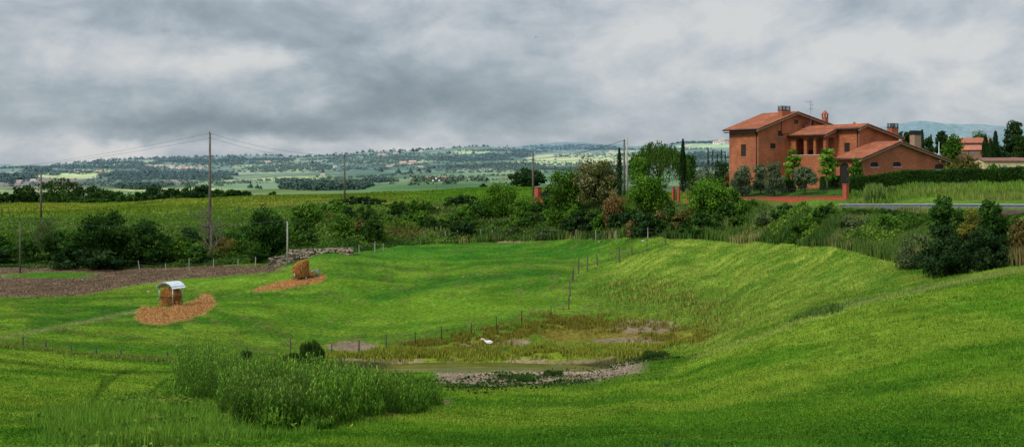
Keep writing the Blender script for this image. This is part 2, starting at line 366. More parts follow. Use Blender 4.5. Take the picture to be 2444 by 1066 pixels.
# ------------------------------------------------------------------ materials
def nt(name):
    m = bpy.data.materials.new(name); m.use_nodes = True; t = m.node_tree; t.nodes.clear()
    out = t.nodes.new('ShaderNodeOutputMaterial'); return m, t, out
def N(t, typ, **k):
    n = t.nodes.new(typ)
    for a, b in k.items():
        if a.startswith('i_'): n.inputs[a[2:].replace('_', ' ')].default_value = b
        else: setattr(n, a, b)
    return n
def L(t, a, b): t.links.new(a, b)
def vary(t, colsock, scale, lo, hi, detail=4, coord='Object'):
    tc = N(t, 'ShaderNodeTexCoord'); no = N(t, 'ShaderNodeTexNoise'); no.inputs['Scale'].default_value = scale; no.inputs['Detail'].default_value = detail
    L(t, tc.outputs[coord], no.inputs['Vector'])
    mr = N(t, 'ShaderNodeMapRange'); mr.inputs[1].default_value = .3; mr.inputs[2].default_value = .7; mr.inputs[3].default_value = lo; mr.inputs[4].default_value = hi
    L(t, no.outputs['Fac'], mr.inputs[0])
    vm = N(t, 'ShaderNodeVectorMath', operation='SCALE'); L(t, colsock, vm.inputs[0]); L(t, mr.outputs[0], vm.inputs['Scale'])
    return vm.outputs[0], no

def simple(name, rgb, rough=.8, metal=0.0, scale=3.0, lo=.75, hi=1.25, bump=0.0):
    m, t, out = nt(name); p = N(t, 'ShaderNodeBsdfPrincipled')
    c = N(t, 'ShaderNodeRGB'); c.outputs[0].default_value = (*rgb, 1)
    s, no = vary(t, c.outputs[0], scale, lo, hi)
    L(t, s, p.inputs['Base Color']); p.inputs['Roughness'].default_value = rough; p.inputs['Metallic'].default_value = metal
    if bump:
        b = N(t, 'ShaderNodeBump'); b.inputs['Strength'].default_value = bump; b.inputs['Distance'].default_value = .05
        L(t, no.outputs['Fac'], b.inputs['Height']); L(t, b.outputs[0], p.inputs['Normal'])
    L(t, p.outputs[0], out.inputs[0]); return m

def ground_mat():
    m, t, out = nt('ground_cover'); d = N(t, 'ShaderNodeBsdfDiffuse')
    a = N(t, 'ShaderNodeAttribute', attribute_name='Col')
    s, n1 = vary(t, a.outputs['Color'], 3.0, .6, 1.4, 8, 'Object')
    s, n2 = vary(t, s, .35, .8, 1.2, 5, 'Object')
    L(t, s, d.inputs['Color'])
    b = N(t, 'ShaderNodeBump'); b.inputs['Strength'].default_value = .9; b.inputs['Distance'].default_value = .22
    L(t, n1.outputs['Fac'], b.inputs['Height']); L(t, b.outputs[0], d.inputs['Normal'])
    L(t, d.outputs[0], out.inputs[0]); return m

def leaf_mat(name, trans=.28, rnd=.22, upn=0.0):
    m, t, out = nt(name)
    a = N(t, 'ShaderNodeAttribute', attribute_name='Col'); oi = N(t, 'ShaderNodeObjectInfo')
    mr = N(t, 'ShaderNodeMapRange'); mr.inputs[3].default_value = 1 - rnd; mr.inputs[4].default_value = 1 + rnd
    L(t, oi.outputs['Random'], mr.inputs[0])
    vm = N(t, 'ShaderNodeVectorMath', operation='SCALE'); L(t, a.outputs['Color'], vm.inputs[0]); L(t, mr.outputs[0], vm.inputs['Scale'])
    d = N(t, 'ShaderNodeBsdfDiffuse'); tr = N(t, 'ShaderNodeBsdfTranslucent')
    if upn:
        ge = N(t, 'ShaderNodeNewGeometry'); ad = N(t, 'ShaderNodeVectorMath', operation='ADD'); L(t, ge.outputs['Normal'], ad.inputs[0]); ad.inputs[1].default_value = (0, 0, upn)
        no = N(t, 'ShaderNodeVectorMath', operation='NORMALIZE'); L(t, ad.outputs[0], no.inputs[0]); L(t, no.outputs[0], d.inputs['Normal'])
    mx = N(t, 'ShaderNodeMixShader'); mx.inputs[0].default_value = trans
    L(t, vm.outputs[0], d.inputs['Color']); L(t, vm.outputs[0], tr.inputs['Color'])
    L(t, d.outputs[0], mx.inputs[1]); L(t, tr.outputs[0], mx.inputs[2]); L(t, mx.outputs[0], out.inputs[0]); return m

def far_mat(name):
    """far land: its colours fade to the blue of the air with distance along the ground (world position)"""
    m, t, out = nt(name); d = N(t, 'ShaderNodeBsdfDiffuse')
    a = N(t, 'ShaderNodeAttribute', attribute_name='Col')
    s, n1 = vary(t, a.outputs['Color'], .02, .75, 1.25, 6, 'Object')
    L(t, s, d.inputs['Color']); L(t, d.outputs[0], out.inputs[0]); return m
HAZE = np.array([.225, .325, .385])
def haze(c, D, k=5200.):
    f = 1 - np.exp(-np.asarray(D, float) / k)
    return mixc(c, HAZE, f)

def brick_mat():
    m, t, out = nt('brick'); p = N(t, 'ShaderNodeBsdfPrincipled'); p.inputs['Roughness'].default_value = .9
    tc = N(t, 'ShaderNodeTexCoord'); sx = N(t, 'ShaderNodeSeparateXYZ'); L(t, tc.outputs['Object'], sx.inputs[0])
    ad = N(t, 'ShaderNodeMath', operation='ADD'); L(t, sx.outputs[0], ad.inputs[0]); L(t, sx.outputs[1], ad.inputs[1])
    cb = N(t, 'ShaderNodeCombineXYZ'); L(t, ad.outputs[0], cb.inputs[0]); L(t, sx.outputs[2], cb.inputs[1])
    br = N(t, 'ShaderNodeTexBrick'); L(t, cb.outputs[0], br.inputs['Vector'])
    br.inputs['Scale'].default_value = 1.0; br.inputs['Brick Width'].default_value = .42; br.inputs['Row Height'].default_value = .16
    br.inputs['Mortar Size'].default_value = .018; br.inputs['Bias'].default_value = -.1
    br.inputs['Color1'].default_value = (.42, .118, .036, 1); br.inputs['Color2'].default_value = (.29, .070, .024, 1); br.inputs['Mortar'].default_value = (.34, .15, .085, 1)
    s, n = vary(t, br.outputs['Color'], .45, .70, 1.25, 8); s, n2 = vary(t, s, 6, .85, 1.15, 3)
    L(t, s, p.inputs['Base Color'])
    b = N(t, 'ShaderNodeBump'); b.inputs['Strength'].default_value = .4; b.inputs['Distance'].default_value = .02; L(t, br.outputs['Fac'], b.inputs['Height']); L(t, b.outputs[0], p.inputs['Normal'])
    L(t, p.outputs[0], out.inputs[0]); return m
def tile_mat():
    m, t, out = nt('roof_tile'); p = N(t, 'ShaderNodeBsdfPrincipled'); p.inputs['Roughness'].default_value = .85
    a = N(t, 'ShaderNodeAttribute', attribute_name='Col')
    s, n = vary(t, a.outputs['Color'], .7, .75, 1.25, 6); s, n2 = vary(t, s, 7, .8, 1.2, 2)
    L(t, s, p.inputs['Base Color']); L(t, p.outputs[0], out.inputs[0]); return m

M = {}
M['ground'] = ground_mat(); M['leaf'] = leaf_mat('leaf'); M['grass'] = leaf_mat('grass_blade', .22, 0.0, 1.3); M['far'] = far_mat('far_land')
M['farleaf'] = leaf_mat('far_leaf', .1, .15)
M['brick'] = brick_mat(); M['tile'] = tile_mat()
M['bark'] = simple('bark', (.075, .058, .042), .95, 0, 4, .6, 1.4, .5)
M['deadwood'] = simple('dead_wood', (.16, .13, .10), .95, 0, 4, .6, 1.3)
M['post'] = simple('weathered_wood', (.085, .07, .055), .9, 0, 9, .6, 1.4, .3)
M['pole'] = simple('pole_wood', (.115, .095, .07), .9, 0, 2.5, .65, 1.35)
M['concrete'] = simple('concrete', (.34, .33, .30), .9, 0, 1.5, .75, 1.2)
M['iron'] = simple('dark_iron', (.012, .014, .014), .5, .3, 3)
M['steel'] = simple('galvanised_steel', (.42, .44, .46), .42, .65, 2.5, .8, 1.15)
M['sheet'] = simple('roofing_sheet', (.70, .73, .76), .4, .35, 3, .85, 1.1)
M['wire'] = simple('cable', (.05, .05, .055), .6, 0, 3)
M['shutter'] = simple('brown_shutter', (.030, .014, .009), .55, 0, 5, .8, 1.2)
M['dark'] = simple('dark_opening', (.012, .010, .010), .7, 0, 3)
M['stone'] = simple('pale_stone', (.52, .50, .46), .8, 0, 4, .85, 1.1)
M['verge'] = simple('verge_brick', (.30, .21, .14), .85, 0, 4, .75, 1.2)
M['redbrick'] = simple('red_wall_brick', (.38, .075, .035), .9, 0, 5, .75, 1.25, .3)
M['redcap'] = simple('red_coping', (.33, .085, .045), .85, 0, 4, .8, 1.2)
M['cream'] = simple('cream_plaster', (.58, .47, .25), .85, 0, .8, .85, 1.1)
M['hay'] = leaf_mat('hay', .1, .05)
M['haycore'] = simple('hay_core', (.36, .17, .05), .95, 0, 9, .5, 1.5, .8)
M['asphalt'] = simple('asphalt', (.055, .055, .057), .9, 0, 3, .85, 1.15)
M['white'] = simple('white_plumage', (.78, .77, .72), .8, 0, 4, .93, 1.05)
M['black'] = simple('black_plumage', (.006, .006, .009), 1.0, 0, 4)
M['beak'] = simple('yellow_beak', (.5, .28, .05), .6)
M['globe'] = simple('white_globe', (.75, .76, .76), .3)
M['dish'] = simple('red_dish', (.13, .025, .02), .5)
M['glass'] = simple('dark_glass', (.015, .02, .025), .1)
M['farwall'] = simple('far_plaster', (.74, .57, .49), .9, 0, .3, .9, 1.1)
M['farwall_pale'] = simple('far_pale_plaster', (.80, .74, .66), .9, 0, .3, .9, 1.1)
M['farroof'] = simple('far_roof', (.50, .35, .29), .9, 0, .3, .85, 1.15)
M['fardark'] = simple('far_window', (.17, .19, .21), .8)
M['farstone'] = simple('far_stonework', (.34, .26, .22), .9, 0, .2, .8, 1.2)
M['rustwire'] = simple('fence_wire', (.10, .095, .085), .7, .2)

def water_mat():
    m, t, out = nt('pond_water'); d = N(t, 'ShaderNodeBsdfDiffuse'); gl = N(t, 'ShaderNodeBsdfGlossy'); gl.inputs['Roughness'].default_value = .12
    gl.inputs['Color'].default_value = (.75, .8, .5, 1)
    tc = N(t, 'ShaderNodeTexCoord'); mp = N(t, 'ShaderNodeMapping'); mp.inputs['Scale'].default_value = (.35, 1.6, 1); no = N(t, 'ShaderNodeTexNoise'); no.inputs['Scale'].default_value = 1.0; no.inputs['Detail'].default_value = 5
    L(t, tc.outputs['Object'], mp.inputs[0]); L(t, mp.outputs[0], no.inputs['Vector'])
    r = N(t, 'ShaderNodeValToRGB'); r.color_ramp.elements[0].position = .35; r.color_ramp.elements[0].color = (.060, .070, .012, 1); r.color_ramp.elements[1].position = .7; r.color_ramp.elements[1].color = (.150, .140, .030, 1)
    L(t, no.outputs['Fac'], r.inputs[0]); L(t, r.outputs[0], d.inputs['Color'])
    b = N(t, 'ShaderNodeBump'); b.inputs['Strength'].default_value = .15; b.inputs['Distance'].default_value = .03
    L(t, no.outputs['Fac'], b.inputs['Height']); L(t, b.outputs[0], gl.inputs['Normal'])
    mx = N(t, 'ShaderNodeMixShader'); mx.inputs[0].default_value = .16; L(t, d.outputs[0], mx.inputs[1]); L(t, gl.outputs[0], mx.inputs[2]); L(t, mx.outputs[0], out.inputs[0]); return m
M['water'] = water_mat()
def stonewall_mat():
    m, t, out = nt('dry_stone'); p = N(t, 'ShaderNodeBsdfPrincipled'); p.inputs['Roughness'].default_value = .9
    tc = N(t, 'ShaderNodeTexCoord'); mp = N(t, 'ShaderNodeMapping'); mp.inputs['Scale'].default_value = (2.2, 2.2, 4.4); v = N(t, 'ShaderNodeTexVoronoi'); v.inputs['Scale'].default_value = 1.0
    L(t, tc.outputs['Object'], mp.inputs[0]); L(t, mp.outputs[0], v.inputs['Vector'])
    r = N(t, 'ShaderNodeValToRGB'); r.color_ramp.elements[0].color = (.045, .032, .022, 1); r.color_ramp.elements[1].color = (.33, .26, .17, 1)
    r.color_ramp.elements[0].position = .25; r.color_ramp.elements[1].position = .95
    sp = N(t, 'ShaderNodeSeparateColor'); L(t, v.outputs['Color'], sp.inputs[0]); L(t, sp.outputs[0], r.inputs[0])
    v2 = N(t, 'ShaderNodeTexVoronoi', feature='DISTANCE_TO_EDGE'); v2.inputs['Scale'].default_value = 1.0; L(t, mp.outputs[0], v2.inputs['Vector'])
    mr = N(t, 'ShaderNodeMapRange'); mr.inputs[1].default_value = 0; mr.inputs[2].default_value = .12; mr.inputs[3].default_value = .15; L(t, v2.outputs['Distance'], mr.inputs[0])
    vm = N(t, 'ShaderNodeVectorMath', operation='SCALE'); L(t, r.outputs[0], vm.inputs[0]); L(t, mr.outputs[0], vm.inputs['Scale'])
    L(t, vm.outputs[0], p.inputs['Base Color']); L(t, p.outputs[0], out.inputs[0]); return m
M['drystone'] = stonewall_mat()

# ------------------------------------------------------------------ sky
def make_world():
    w = bpy.data.worlds.new('World'); SC.world = w; w.use_nodes = True; t = w.node_tree; t.nodes.clear()
    out = N(t, 'ShaderNodeOutputWorld'); bg = N(t, 'ShaderNodeBackground'); L(t, bg.outputs[0], out.inputs[0])
    sky = N(t, 'ShaderNodeTexSky', sky_type='NISHITA'); sky.sun_disc = False
    sky.sun_elevation = R(42); sky.sun_rotation = R(SUN_AZ)
    tc = N(t, 'ShaderNodeTexCoord')
    def math_(op, a, b=None, c=None):
        n = N(t, 'ShaderNodeMath', operation=op)
        for i, v in enumerate((a, b, c)):
            if v is None: continue
            if hasattr(v, 'type') or hasattr(v, 'links'): L(t, v, n.inputs[i])
            else: n.inputs[i].default_value = v
        return n.outputs[0]
    def noise(sc, scale, detail, rough=.55, dist=0.0, off=0.0, src=None):
        mp = N(t, 'ShaderNodeMapping'); mp.inputs['Scale'].default_value = sc; mp.inputs['Location'].default_value = (off, off * .7, off * .3)
        L(t, src or tc.outputs['Generated'], mp.inputs[0])
        n = N(t, 'ShaderNodeTexNoise'); n.inputs['Scale'].default_value = scale; n.inputs['Detail'].default_value = detail; n.inputs['Roughness'].default_value = rough; n.inputs['Distortion'].default_value = dist
        L(t, mp.outputs[0], n.inputs['Vector']); return n
    # warp the direction a little, so that the big masses get ragged edges
    wn = noise((1, 1, 2.2), 9, 5, .6, 0, 3.1)
    sub = N(t, 'ShaderNodeVectorMath', operation='SUBTRACT'); L(t, wn.outputs['Color'], sub.inputs[0]); sub.inputs[1].default_value = (.5, .5, .5)
    mul = N(t, 'ShaderNodeVectorMath', operation='MULTIPLY'); L(t, sub.outputs[0], mul.inputs[0]); mul.inputs[1].default_value = (.13, .13, .045)
    add = N(t, 'ShaderNodeVectorMath', operation='ADD'); L(t, tc.outputs['Generated'], add.inputs[0]); L(t, mul.outputs[0], add.inputs[1])
    sx = N(t, 'ShaderNodeSeparateXYZ'); L(t, add.outputs[0], sx.inputs[0])
    nA = noise((1, 1, 1.9), 9, 12, .56, .5, 1.0)
    nB = noise((1, 1, 4.2), 3.2, 7, .5, .2, 5.0)
    nC = noise((1, 1, 1.5), 24, 10, .6, .5, 9.0)
    v = math_('MULTIPLY_ADD', math_('SUBTRACT', nA.outputs['Fac'], .5), 1.35, .585)
    v = math_('ADD', v, math_('MULTIPLY', math_('SUBTRACT', nB.outputs['Fac'], .5), .55))
    v = math_('ADD', v, math_('MULTIPLY', math_('SUBTRACT', nC.outputs['Fac'], .5), .42))
    nD = noise((1, 1, 1.7), 12, 8, .55, .5, 14.0)
    v = math_('ADD', v, math_('MULTIPLY', math_('SUBTRACT', .085, math_('ABSOLUTE', math_('SUBTRACT', nD.outputs['Fac'], .5))), .65))
    for (x, y, rx, ry, a) in SKYB:
        dx, dz = (x - CX) / F, (HY - y) / F; nn = math.sqrt(1 + dx * dx + dz * dz)
        e = math_('ADD', math_('POWER', math_('ABSOLUTE', math_('MULTIPLY', math_('SUBTRACT', sx.outputs[0], dx / nn), F / rx)), 2.0),
                  math_('POWER', math_('ABSOLUTE', math_('MULTIPLY', math_('SUBTRACT', sx.outputs[2], dz / nn), F / ry)), 2.0))
        g = math_('EXPONENT', math_('MULTIPLY', e, -1.0))
        v = math_('MULTIPLY_ADD', g, a, v)
    r = N(t, 'ShaderNodeValToRGB'); cr = r.color_ramp
    cr.elements[0].position = .0; cr.elements[0].color = (.205, .262, .310, 1)
    cr.elements[1].position = 1.0; cr.elements[1].color = (.655, .665, .665, 1)
    for p_, c_ in ((.25, (.275, .330, .375, 1)), (.5, (.365, .425, .475, 1)), (.75, (.510, .550, .590, 1))):
        e_ = cr.elements.new(p_); e_.color = c_
    L(t, v, r.inputs[0])
    # sky scaled brighter overhead, out of the picture, to add light
    sz = N(t, 'ShaderNodeSeparateXYZ'); L(t, tc.outputs['Generated'], sz.inputs[0])
    up = N(t, 'ShaderNodeMapRange'); up.inputs[1].default_value = .22; up.inputs[2].default_value = .8; up.inputs[3].default_value = 1.0; up.inputs[4].default_value = UPK; L(t, sz.outputs[2], up.inputs[0])
    sc_ = N(t, 'ShaderNodeVectorMath', operation='SCALE'); L(t, r.outputs[0], sc_.inputs[0]); L(t, up.outputs[0], sc_.inputs['Scale'])
    sk = N(t, 'ShaderNodeVectorMath', operation='SCALE'); L(t, sky.outputs[0], sk.inputs[0]); sk.inputs['Scale'].default_value = .10
    mx = N(t, 'ShaderNodeMix', data_type='RGBA'); mx.inputs[0].default_value = .93; L(t, sk.outputs[0], mx.inputs[6]); L(t, sc_.outputs[0], mx.inputs[7])
    L(t, mx.outputs[2], bg.inputs[0]); bg.inputs[1].default_value = 1.0
SUN_AZ = 233.0      # compass bearing of the sun, clockwise from +Y
UPK = 2.5
SKYB = [(330, 150, 190, 50, .06), (590, 150, 130, 38, .50), (700, 160, 90, 30, .15), (740, 225, 60, 60, .12), (60, 150, 160, 40, .10),
        (1010, 215, 230, 70, -.38), (1150, 270, 200, 40, -.12), (870, 230, 90, 60, -.12), (350, 300, 320, 34, -.42), (80, 225, 200, 40, -.12), (650, 300, 220, 26, -.20),
        (400, 25, 700, 34, -.20), (400, 85, 450, 18, -.10), (900, 110, 300, 30, -.08), (270, 355, 130, 16, .34), (650, 350, 240, 15, .24), (950, 347, 280, 18, .20), (60, 345, 100, 16, .12),
        (1500, 70, 420, 45, .16), (2000, 80, 560, 110, .20), (1650, 220, 170, 60, .14), (1900, 200, 500, 50, .12), (2370, 190, 90, 30, .28), (2090, 200, 110, 40, -.16), (2400, 30, 120, 40, -.20), (1330, 310, 140, 24, .04), (1580, 300, 160, 50, .14),
        (1450, 200, 90, 60, .10), (1200, 60, 300, 40, .08), (2250, 110, 250, 30, .14), (1500, 350, 400, 20, .05)]
make_world()
sun = bpy.data.lights.new('sun', 'SUN'); sun.energy = 2.4; sun.angle = R(11); sun.color = (1, .95, .87)
so = bpy.data.objects.new('sun', sun); link(so)
el, az = R(42), R(SUN_AZ)
sdir = Vector((math.sin(az) * math.cos(el), math.cos(az) * math.cos(el), math.sin(el)))
so.rotation_euler = sdir.to_track_quat('Z', 'Y').to_euler(); so.location = (-40, -60, 80)
cam = bpy.data.cameras.new('camera'); co = bpy.data.objects.new('camera', cam); link(co)
co.location = (0, 0, 0); co.rotation_euler = (R(90), 0, 0)
cam.sensor_width = 36; cam.lens = 36 * F / 2444; cam.shift_y = -(533 - HY) / 2444; cam.clip_start = .5; cam.clip_end = 30000
SC.camera = co
SC.render.resolution_x = 1024; SC.render.resolution_y = 446
SC.view_settings.view_transform = 'Standard'; SC.view_settings.look = 'None'; SC.view_settings.exposure = 0
SC.render.engine = 'CYCLES'; SC.cycles.use_denoising = True; SC.cycles.max_bounces = 5; SC.cycles.diffuse_bounces = 2; SC.cycles.transmission_bounces = 3
SC.render.film_transparent = False

# ------------------------------------------------------------------ land meshes
verts = np.stack([NL.X, NL.Y, NL.G], -1).reshape(-1, 3)
g = np_mesh('ground', verts, NL.faces(), M['ground'], ground_col(NL.X.ravel(), NL.Y.ravel(), NL.G.ravel()), smooth=True)
tag(g, kind='structure')

PAL = np.array([[.10,.16,.045],[.20,.25,.09],[.07,.12,.04],[.10,.15,.05],[.14,.19,.07],[.055,.10,.04],[.10,.14,.05],[.22,.155,.10],[.38,.42,.15],[.07,.12,.045],[.14,.20,.08]])
def far_col(X, Y, Z):
    px = CX + F * X / Y; py = HY - F * Z / Y
    # fields: warped cells whose size grows slowly with distance
    wx = X + (fbm(X, Y, 500, 3, 41) - .5) * 260; wy = Y + (fbm(X, Y, 500, 3, 42) - .5) * 420
    s1 = 210.; s2 = 330.
    best = np.full(X.shape, 1e9); idv = np.zeros(X.shape)
    gi = np.floor(wx / s1); gj = np.floor(wy / s2)
    for a in (-1, 0, 1):
        for b in (-1, 0, 1):
            ii = (gi + a).astype(np.int64); jj = (gj + b).astype(np.int64)
            r1 = _perm[ii & 255, jj & 255]; r2 = _perm[(ii + 77) & 255, (jj + 31) & 255]; r3 = _perm[(ii + 19) & 255, (jj + 143) & 255]
            d = ((ii + r1) * s1 - wx) ** 2 + (((jj + r2) * s2 - wy) * .7) ** 2
            k = d < best; best = np.where(k, d, best); idv = np.where(k, r3, idv)
    c = PAL[np.clip((idv * len(PAL)).astype(int), 0, len(PAL) - 1)]
    # orchard and vineyard rows
    row = (np.sin((X * .8 + Y * .35) * .35) > .1) & (np.modf(idv * 37.7)[0] > .55)
    c = mixc(c, [.05, .09, .035], row * .45)
    n = fbm(X, Y, 90, 4, 44); n2 = fbm(X, Y, 260, 3, 45)
    c = mixc(c, [.045, .085, .035], sm(.55, .62, n2) * .85 * sm(1500, 2200, Y))
    c = c * (.75 + .5 * n)[..., None]
    def patch(cx, cy, rx, ry, col, k=1.0, y0=0, y1=1e9):
        nonlocal c
        q = ((px - cx) / rx) ** 2 + ((py + (n - .5) * 4 - cy) / ry) ** 2
        c = mixc(c, col, (1 - sm(.75, 1.1, q)) * k * (Y > y0) * (Y < y1))
    lit = [.50, .56, .20]  # sun patches on the far fields, painted as a brighter colour
    patch(610, 442, 120, 10, [.15, .23, .10]); patch(750, 457, 200, 8, [.12, .17, .04]); patch(900, 452, 170, 9, [.10, .17, .05])
    patch(1060, 446, 260, 9, [.075, .15, .045], 1, 0, 900)
    patch(180, 436, 130, 14, [.25, .135, .10]); patch(60, 440, 70, 10, [.20, .16, .12]); patch(400, 432, 60, 8, [.22, .17, .13])
    patch(170, 419, 90, 7, lit); patch(90, 411, 80, 6, [.22, .26, .12], .8); patch(220, 407, 60, 4, lit, .8)
    patch(290, 437, 120, 14, [.055, .10, .045], .9); patch(420, 410, 130, 9, [.045, .09, .045], .95)
    patch(590, 397, 40, 5, lit, .8); patch(560, 405, 70, 6, [.15, .19, .09], .8)
    patch(700, 388, 110, 7, [.22, .28, .10], .8); patch(650, 384, 40, 3.5, lit, .8); patch(760, 382, 70, 3, lit, .7)
    patch(860, 384, 150, 9, [.13, .19, .09], .7)
    patch(1125, 363, 44, 6, lit, .9, 2500); patch(1110, 377, 130, 8, [.05, .10, .05], .9); patch(1210, 370, 100, 7, [.06, .11, .06], .8)
    patch(1000, 409, 90, 4, [.10, .16, .06]); patch(1190, 408, 110, 7, [.26, .31, .14], .8); patch(1110, 420, 90, 7, [.14, .23, .09], .8)
    patch(1390, 378, 140, 13, [.52, .52, .19], 1, 2000, 4600); patch(1300, 388, 90, 7, [.50, .58, .20], .9, 1800); patch(1520, 375, 100, 10, [.50, .56, .19], .9, 2000)
    patch(1560, 392, 150, 8, [.20, .24, .12], .8, 1500); patch(1450, 400, 180, 6, [.07, .12, .06], .9, 1500)
    patch(1360, 352, 130, 10, [.05, .10, .07], .95, 5500); patch(1700, 349, 90, 5, [.45, .55, .18], .95, 2500); patch(1700, 365, 90, 8, [.16, .20, .10], .8, 1800)
    patch(1380, 425, 120, 12, [.10, .22, .09], .8, 0, 1500); patch(1540, 362, 80, 6, lit, .6, 3000)
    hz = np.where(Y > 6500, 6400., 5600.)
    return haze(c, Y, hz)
fx_, fy_, fz_ = FL.X.ravel(), FL.Y.ravel(), FL.G.ravel()
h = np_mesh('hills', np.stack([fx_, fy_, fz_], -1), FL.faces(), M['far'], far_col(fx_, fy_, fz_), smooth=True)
tag(h, kind='structure')

# pond water sheet
mb = MB(); WZ = -13.9
poly = []
for px_ in np.linspace(790, 1600, 20): poly.append(((px_ - CX) / F * 81, 81, WZ))
for px_ in np.linspace(1620, 770, 20): poly.append(((px_ - CX) / F * 66.5, 66.5, WZ))
mb.add(poly, [tuple(range(len(poly)))]); w = mb.build('pond_water', M['water']); tag(w, kind='structure')

# road behind the guardrail
def strip(name, pts, width, mat, lift):
    vs = []; fs = []
    pts = [Vector(p) for p in pts]; m_ = 6
    for i, p in enumerate(pts):
        d = pts[min(i + 1, len(pts) - 1)] - pts[max(i - 1, 0)]; d.z = 0; d.normalize(); nrm = Vector((-d.y, d.x, 0))
        for k in range(m_ + 1):
            q = p + nrm * (k / m_ - .5) * width; vs.append((q.x, q.y, float(NL.zxy(q.x, q.y)[0]) + lift))
    for i in range(len(pts) - 1):
        for k in range(m_):
            a = i * (m_ + 1) + k; fs.append((a, a + 1, a + m_ + 2, a + m_ + 1))
    return MB().add(vs, fs).build(name, mat, smooth=True)
rp = []
for px_, D_ in ((2900, 82), (2444, 86), (2300, 92.5), (2200, 98.5), (2100, 105), (2000, 111.5), (1900, 123), (1800, 131), (1700, 139.2), (1600, 143.3), (1500, 151), (1400, 157.5), (1320, 162)):
    rp.append(((px_ - CX) / F * D_, D_, 0))
tag(strip('road', rp, 3.2, M['asphalt'], .10), kind='structure')

# ------------------------------------------------------------------ blades and leaves
def ground_zc(px, D):
    X = (px - CX) / F * D; z = NL.z(px, D); return X, D, z
def rand_unit(n, zb=0.0):
    v = RNG.normal(size=(n, 3)); v[:, 2] += zb
    return v / (np.linalg.norm(v, axis=1, keepdims=True) + 1e-9)
def blades(name, px, D, h, w, col, lean=.35, sink=.02):
    """one triangle pair per blade: a bent, tapering leaf of grass"""
    n = len(px); X, Y, Z = ground_zc(px, D); P = np.stack([X, Y, Z - sink], -1)
    a = RNG.random(n) * 2 * np.pi; side = np.stack([np.cos(a), np.sin(a), 0 * a], -1) * (w / 2)[:, None]
    b = RNG.random(n) * 2 * np.pi; ln = (RNG.random(n) * lean * h)[:, None] * np.stack([np.cos(b), np.sin(b), 0 * b], -1)
    up = np.zeros((n, 3)); up[:, 2] = h
    v = np.stack([P - side, P + side, P + ln * .35 + up * .62 + side * .75, P + ln * .35 + up * .62 - side * .75, P + ln + up * .97], 1).reshape(-1, 3)
    i = np.arange(n)[:, None] * 5
    f = np.concatenate([i + [[0, 1, 2, 3]], i + [[3, 2, 4, 4]]]) if False else i + np.array([[0, 1, 2, 3]])
    f2 = i + np.array([[3, 2, 4, 4]])
    tri = np.concatenate([i + np.array([[0, 1, 2]]), i + np.array([[0, 2, 3]]), i + np.array([[3, 2, 4]])])
    return np_mesh(name, v, tri, M['grass'], np.repeat(np.clip(col * 1.12, .003, .8), 5, axis=0))
def gcol(px, D):
    X, Y, Z = ground_zc(px, D); return ground_col(X, Y, Z)
def jitter(c, s=.28, hue=.18):
    n = len(c); k = 1 + (RNG.random(n) - .5) * 2 * s
    c = c * k[:, None]; c[:, 0] *= 1 + (RNG.random(n) - .4) * 2 * hue; return c
def screen_px(n, p0, p1, y0, y1, dmax=80):
    """bearings and distances spread so that near ground is not sparser than far ground in view"""
    px = RNG.uniform(p0, p1, n); u = RNG.random(n)
    # distance density ~ 1/D^2 between limits
    d0, d1 = y0, y1
    D = 1 / (1 / d0 + u * (1 / d1 - 1 / d0)); return px, D
def leaves(C, size, tone_col, elong=1.5, flat=0.0):
    """diamond leaves at centres C"""
    n = len(C); a = rand_unit(n, flat); r = rand_unit(n); b = np.cross(a, r); b /= np.linalg.norm(b, axis=1, keepdims=True) + 1e-9
    t = np.cross(b, a)
    A = b * (size * elong / 2)[:, None]; B = t * (size / 2)[:, None]
    v = np.stack([C - A, C + B, C + A, C - B], 1).reshape(-1, 3)
    f = np.arange(n)[:, None] * 4 + np.array([[0, 1, 2, 3]])
    return v, f, np.repeat(np.clip(tone_col, .002, .8), 4, axis=0)

# meadow grass in the foreground
def on_dirt(c): return (c[:, 0] > c[:, 1] * .92)
n = 300000
px, D = screen_px(n, -380, 2900, 15, 66)
cre = np.interp(px, *CRE); keep = (D < cre + 3)
px, D = px[keep], D[keep]
c = gcol(px, D); dirt = on_dirt(c); k = ~dirt | (RNG.random(len(px)) < .12); px, D, c = px[k], D[k], c[k]
X_ = (px - CX) / F * D
hn = fbm(X_, D, 2.2, 3, 51); hv = .045 + .15 * np.clip(hn * .6 + fbm(X_, D, 9, 3, 52) * .5 - .22, 0, 1)
c = c * (.70 + .75 * hn)[:, None]
w = np.maximum(.012, D * .00062) * RNG.uniform(.7, 1.4, len(px))
tag(blades('meadow_grass', px, D, hv * RNG.uniform(.6, 1.4, len(px)), w, jitter(c, .38, .25)), kind='stuff')
n = 420000
px, D = screen_px(n, -380, 2900, 15, 66)
keep = (D < np.interp(px, *CRE) + 3); px, D = px[keep], D[keep]
c = gcol(px, D); k = ~on_dirt(c) | (RNG.random(len(px)) < .10); px, D, c = px[k], D[k], c[k]
X_ = (px - CX) / F * D; hn = fbm(X_, D, 1.1, 3, 57); hb = fbm(X_, D, 5, 3, 58)
k = hn + RNG.random(len(px)) * .3 > .52; px, D, c, X_, hn, hb = px[k], D[k], c[k], X_[k], hn[k], hb[k]
c = c * (.80 + .8 * hn)[:, None]; c = mixc(c, [.20, .25, .035], sm(.55, .7, hb) * .35 * RNG.random(len(px)))
C_ = np.stack([X_, D, NL.z(px, D) + (.02 + .16 * hn) * RNG.random(len(px)) ** .5], -1)
v, f, cc = leaves(C_, np.maximum(.022, D * .00085) * RNG.uniform(.6, 1.4, len(px)), jitter(c * 1.15, .38, .25), 1.9, .9)
tag(np_mesh('clover', v, f, M['leaf'], cc), kind='stuff')
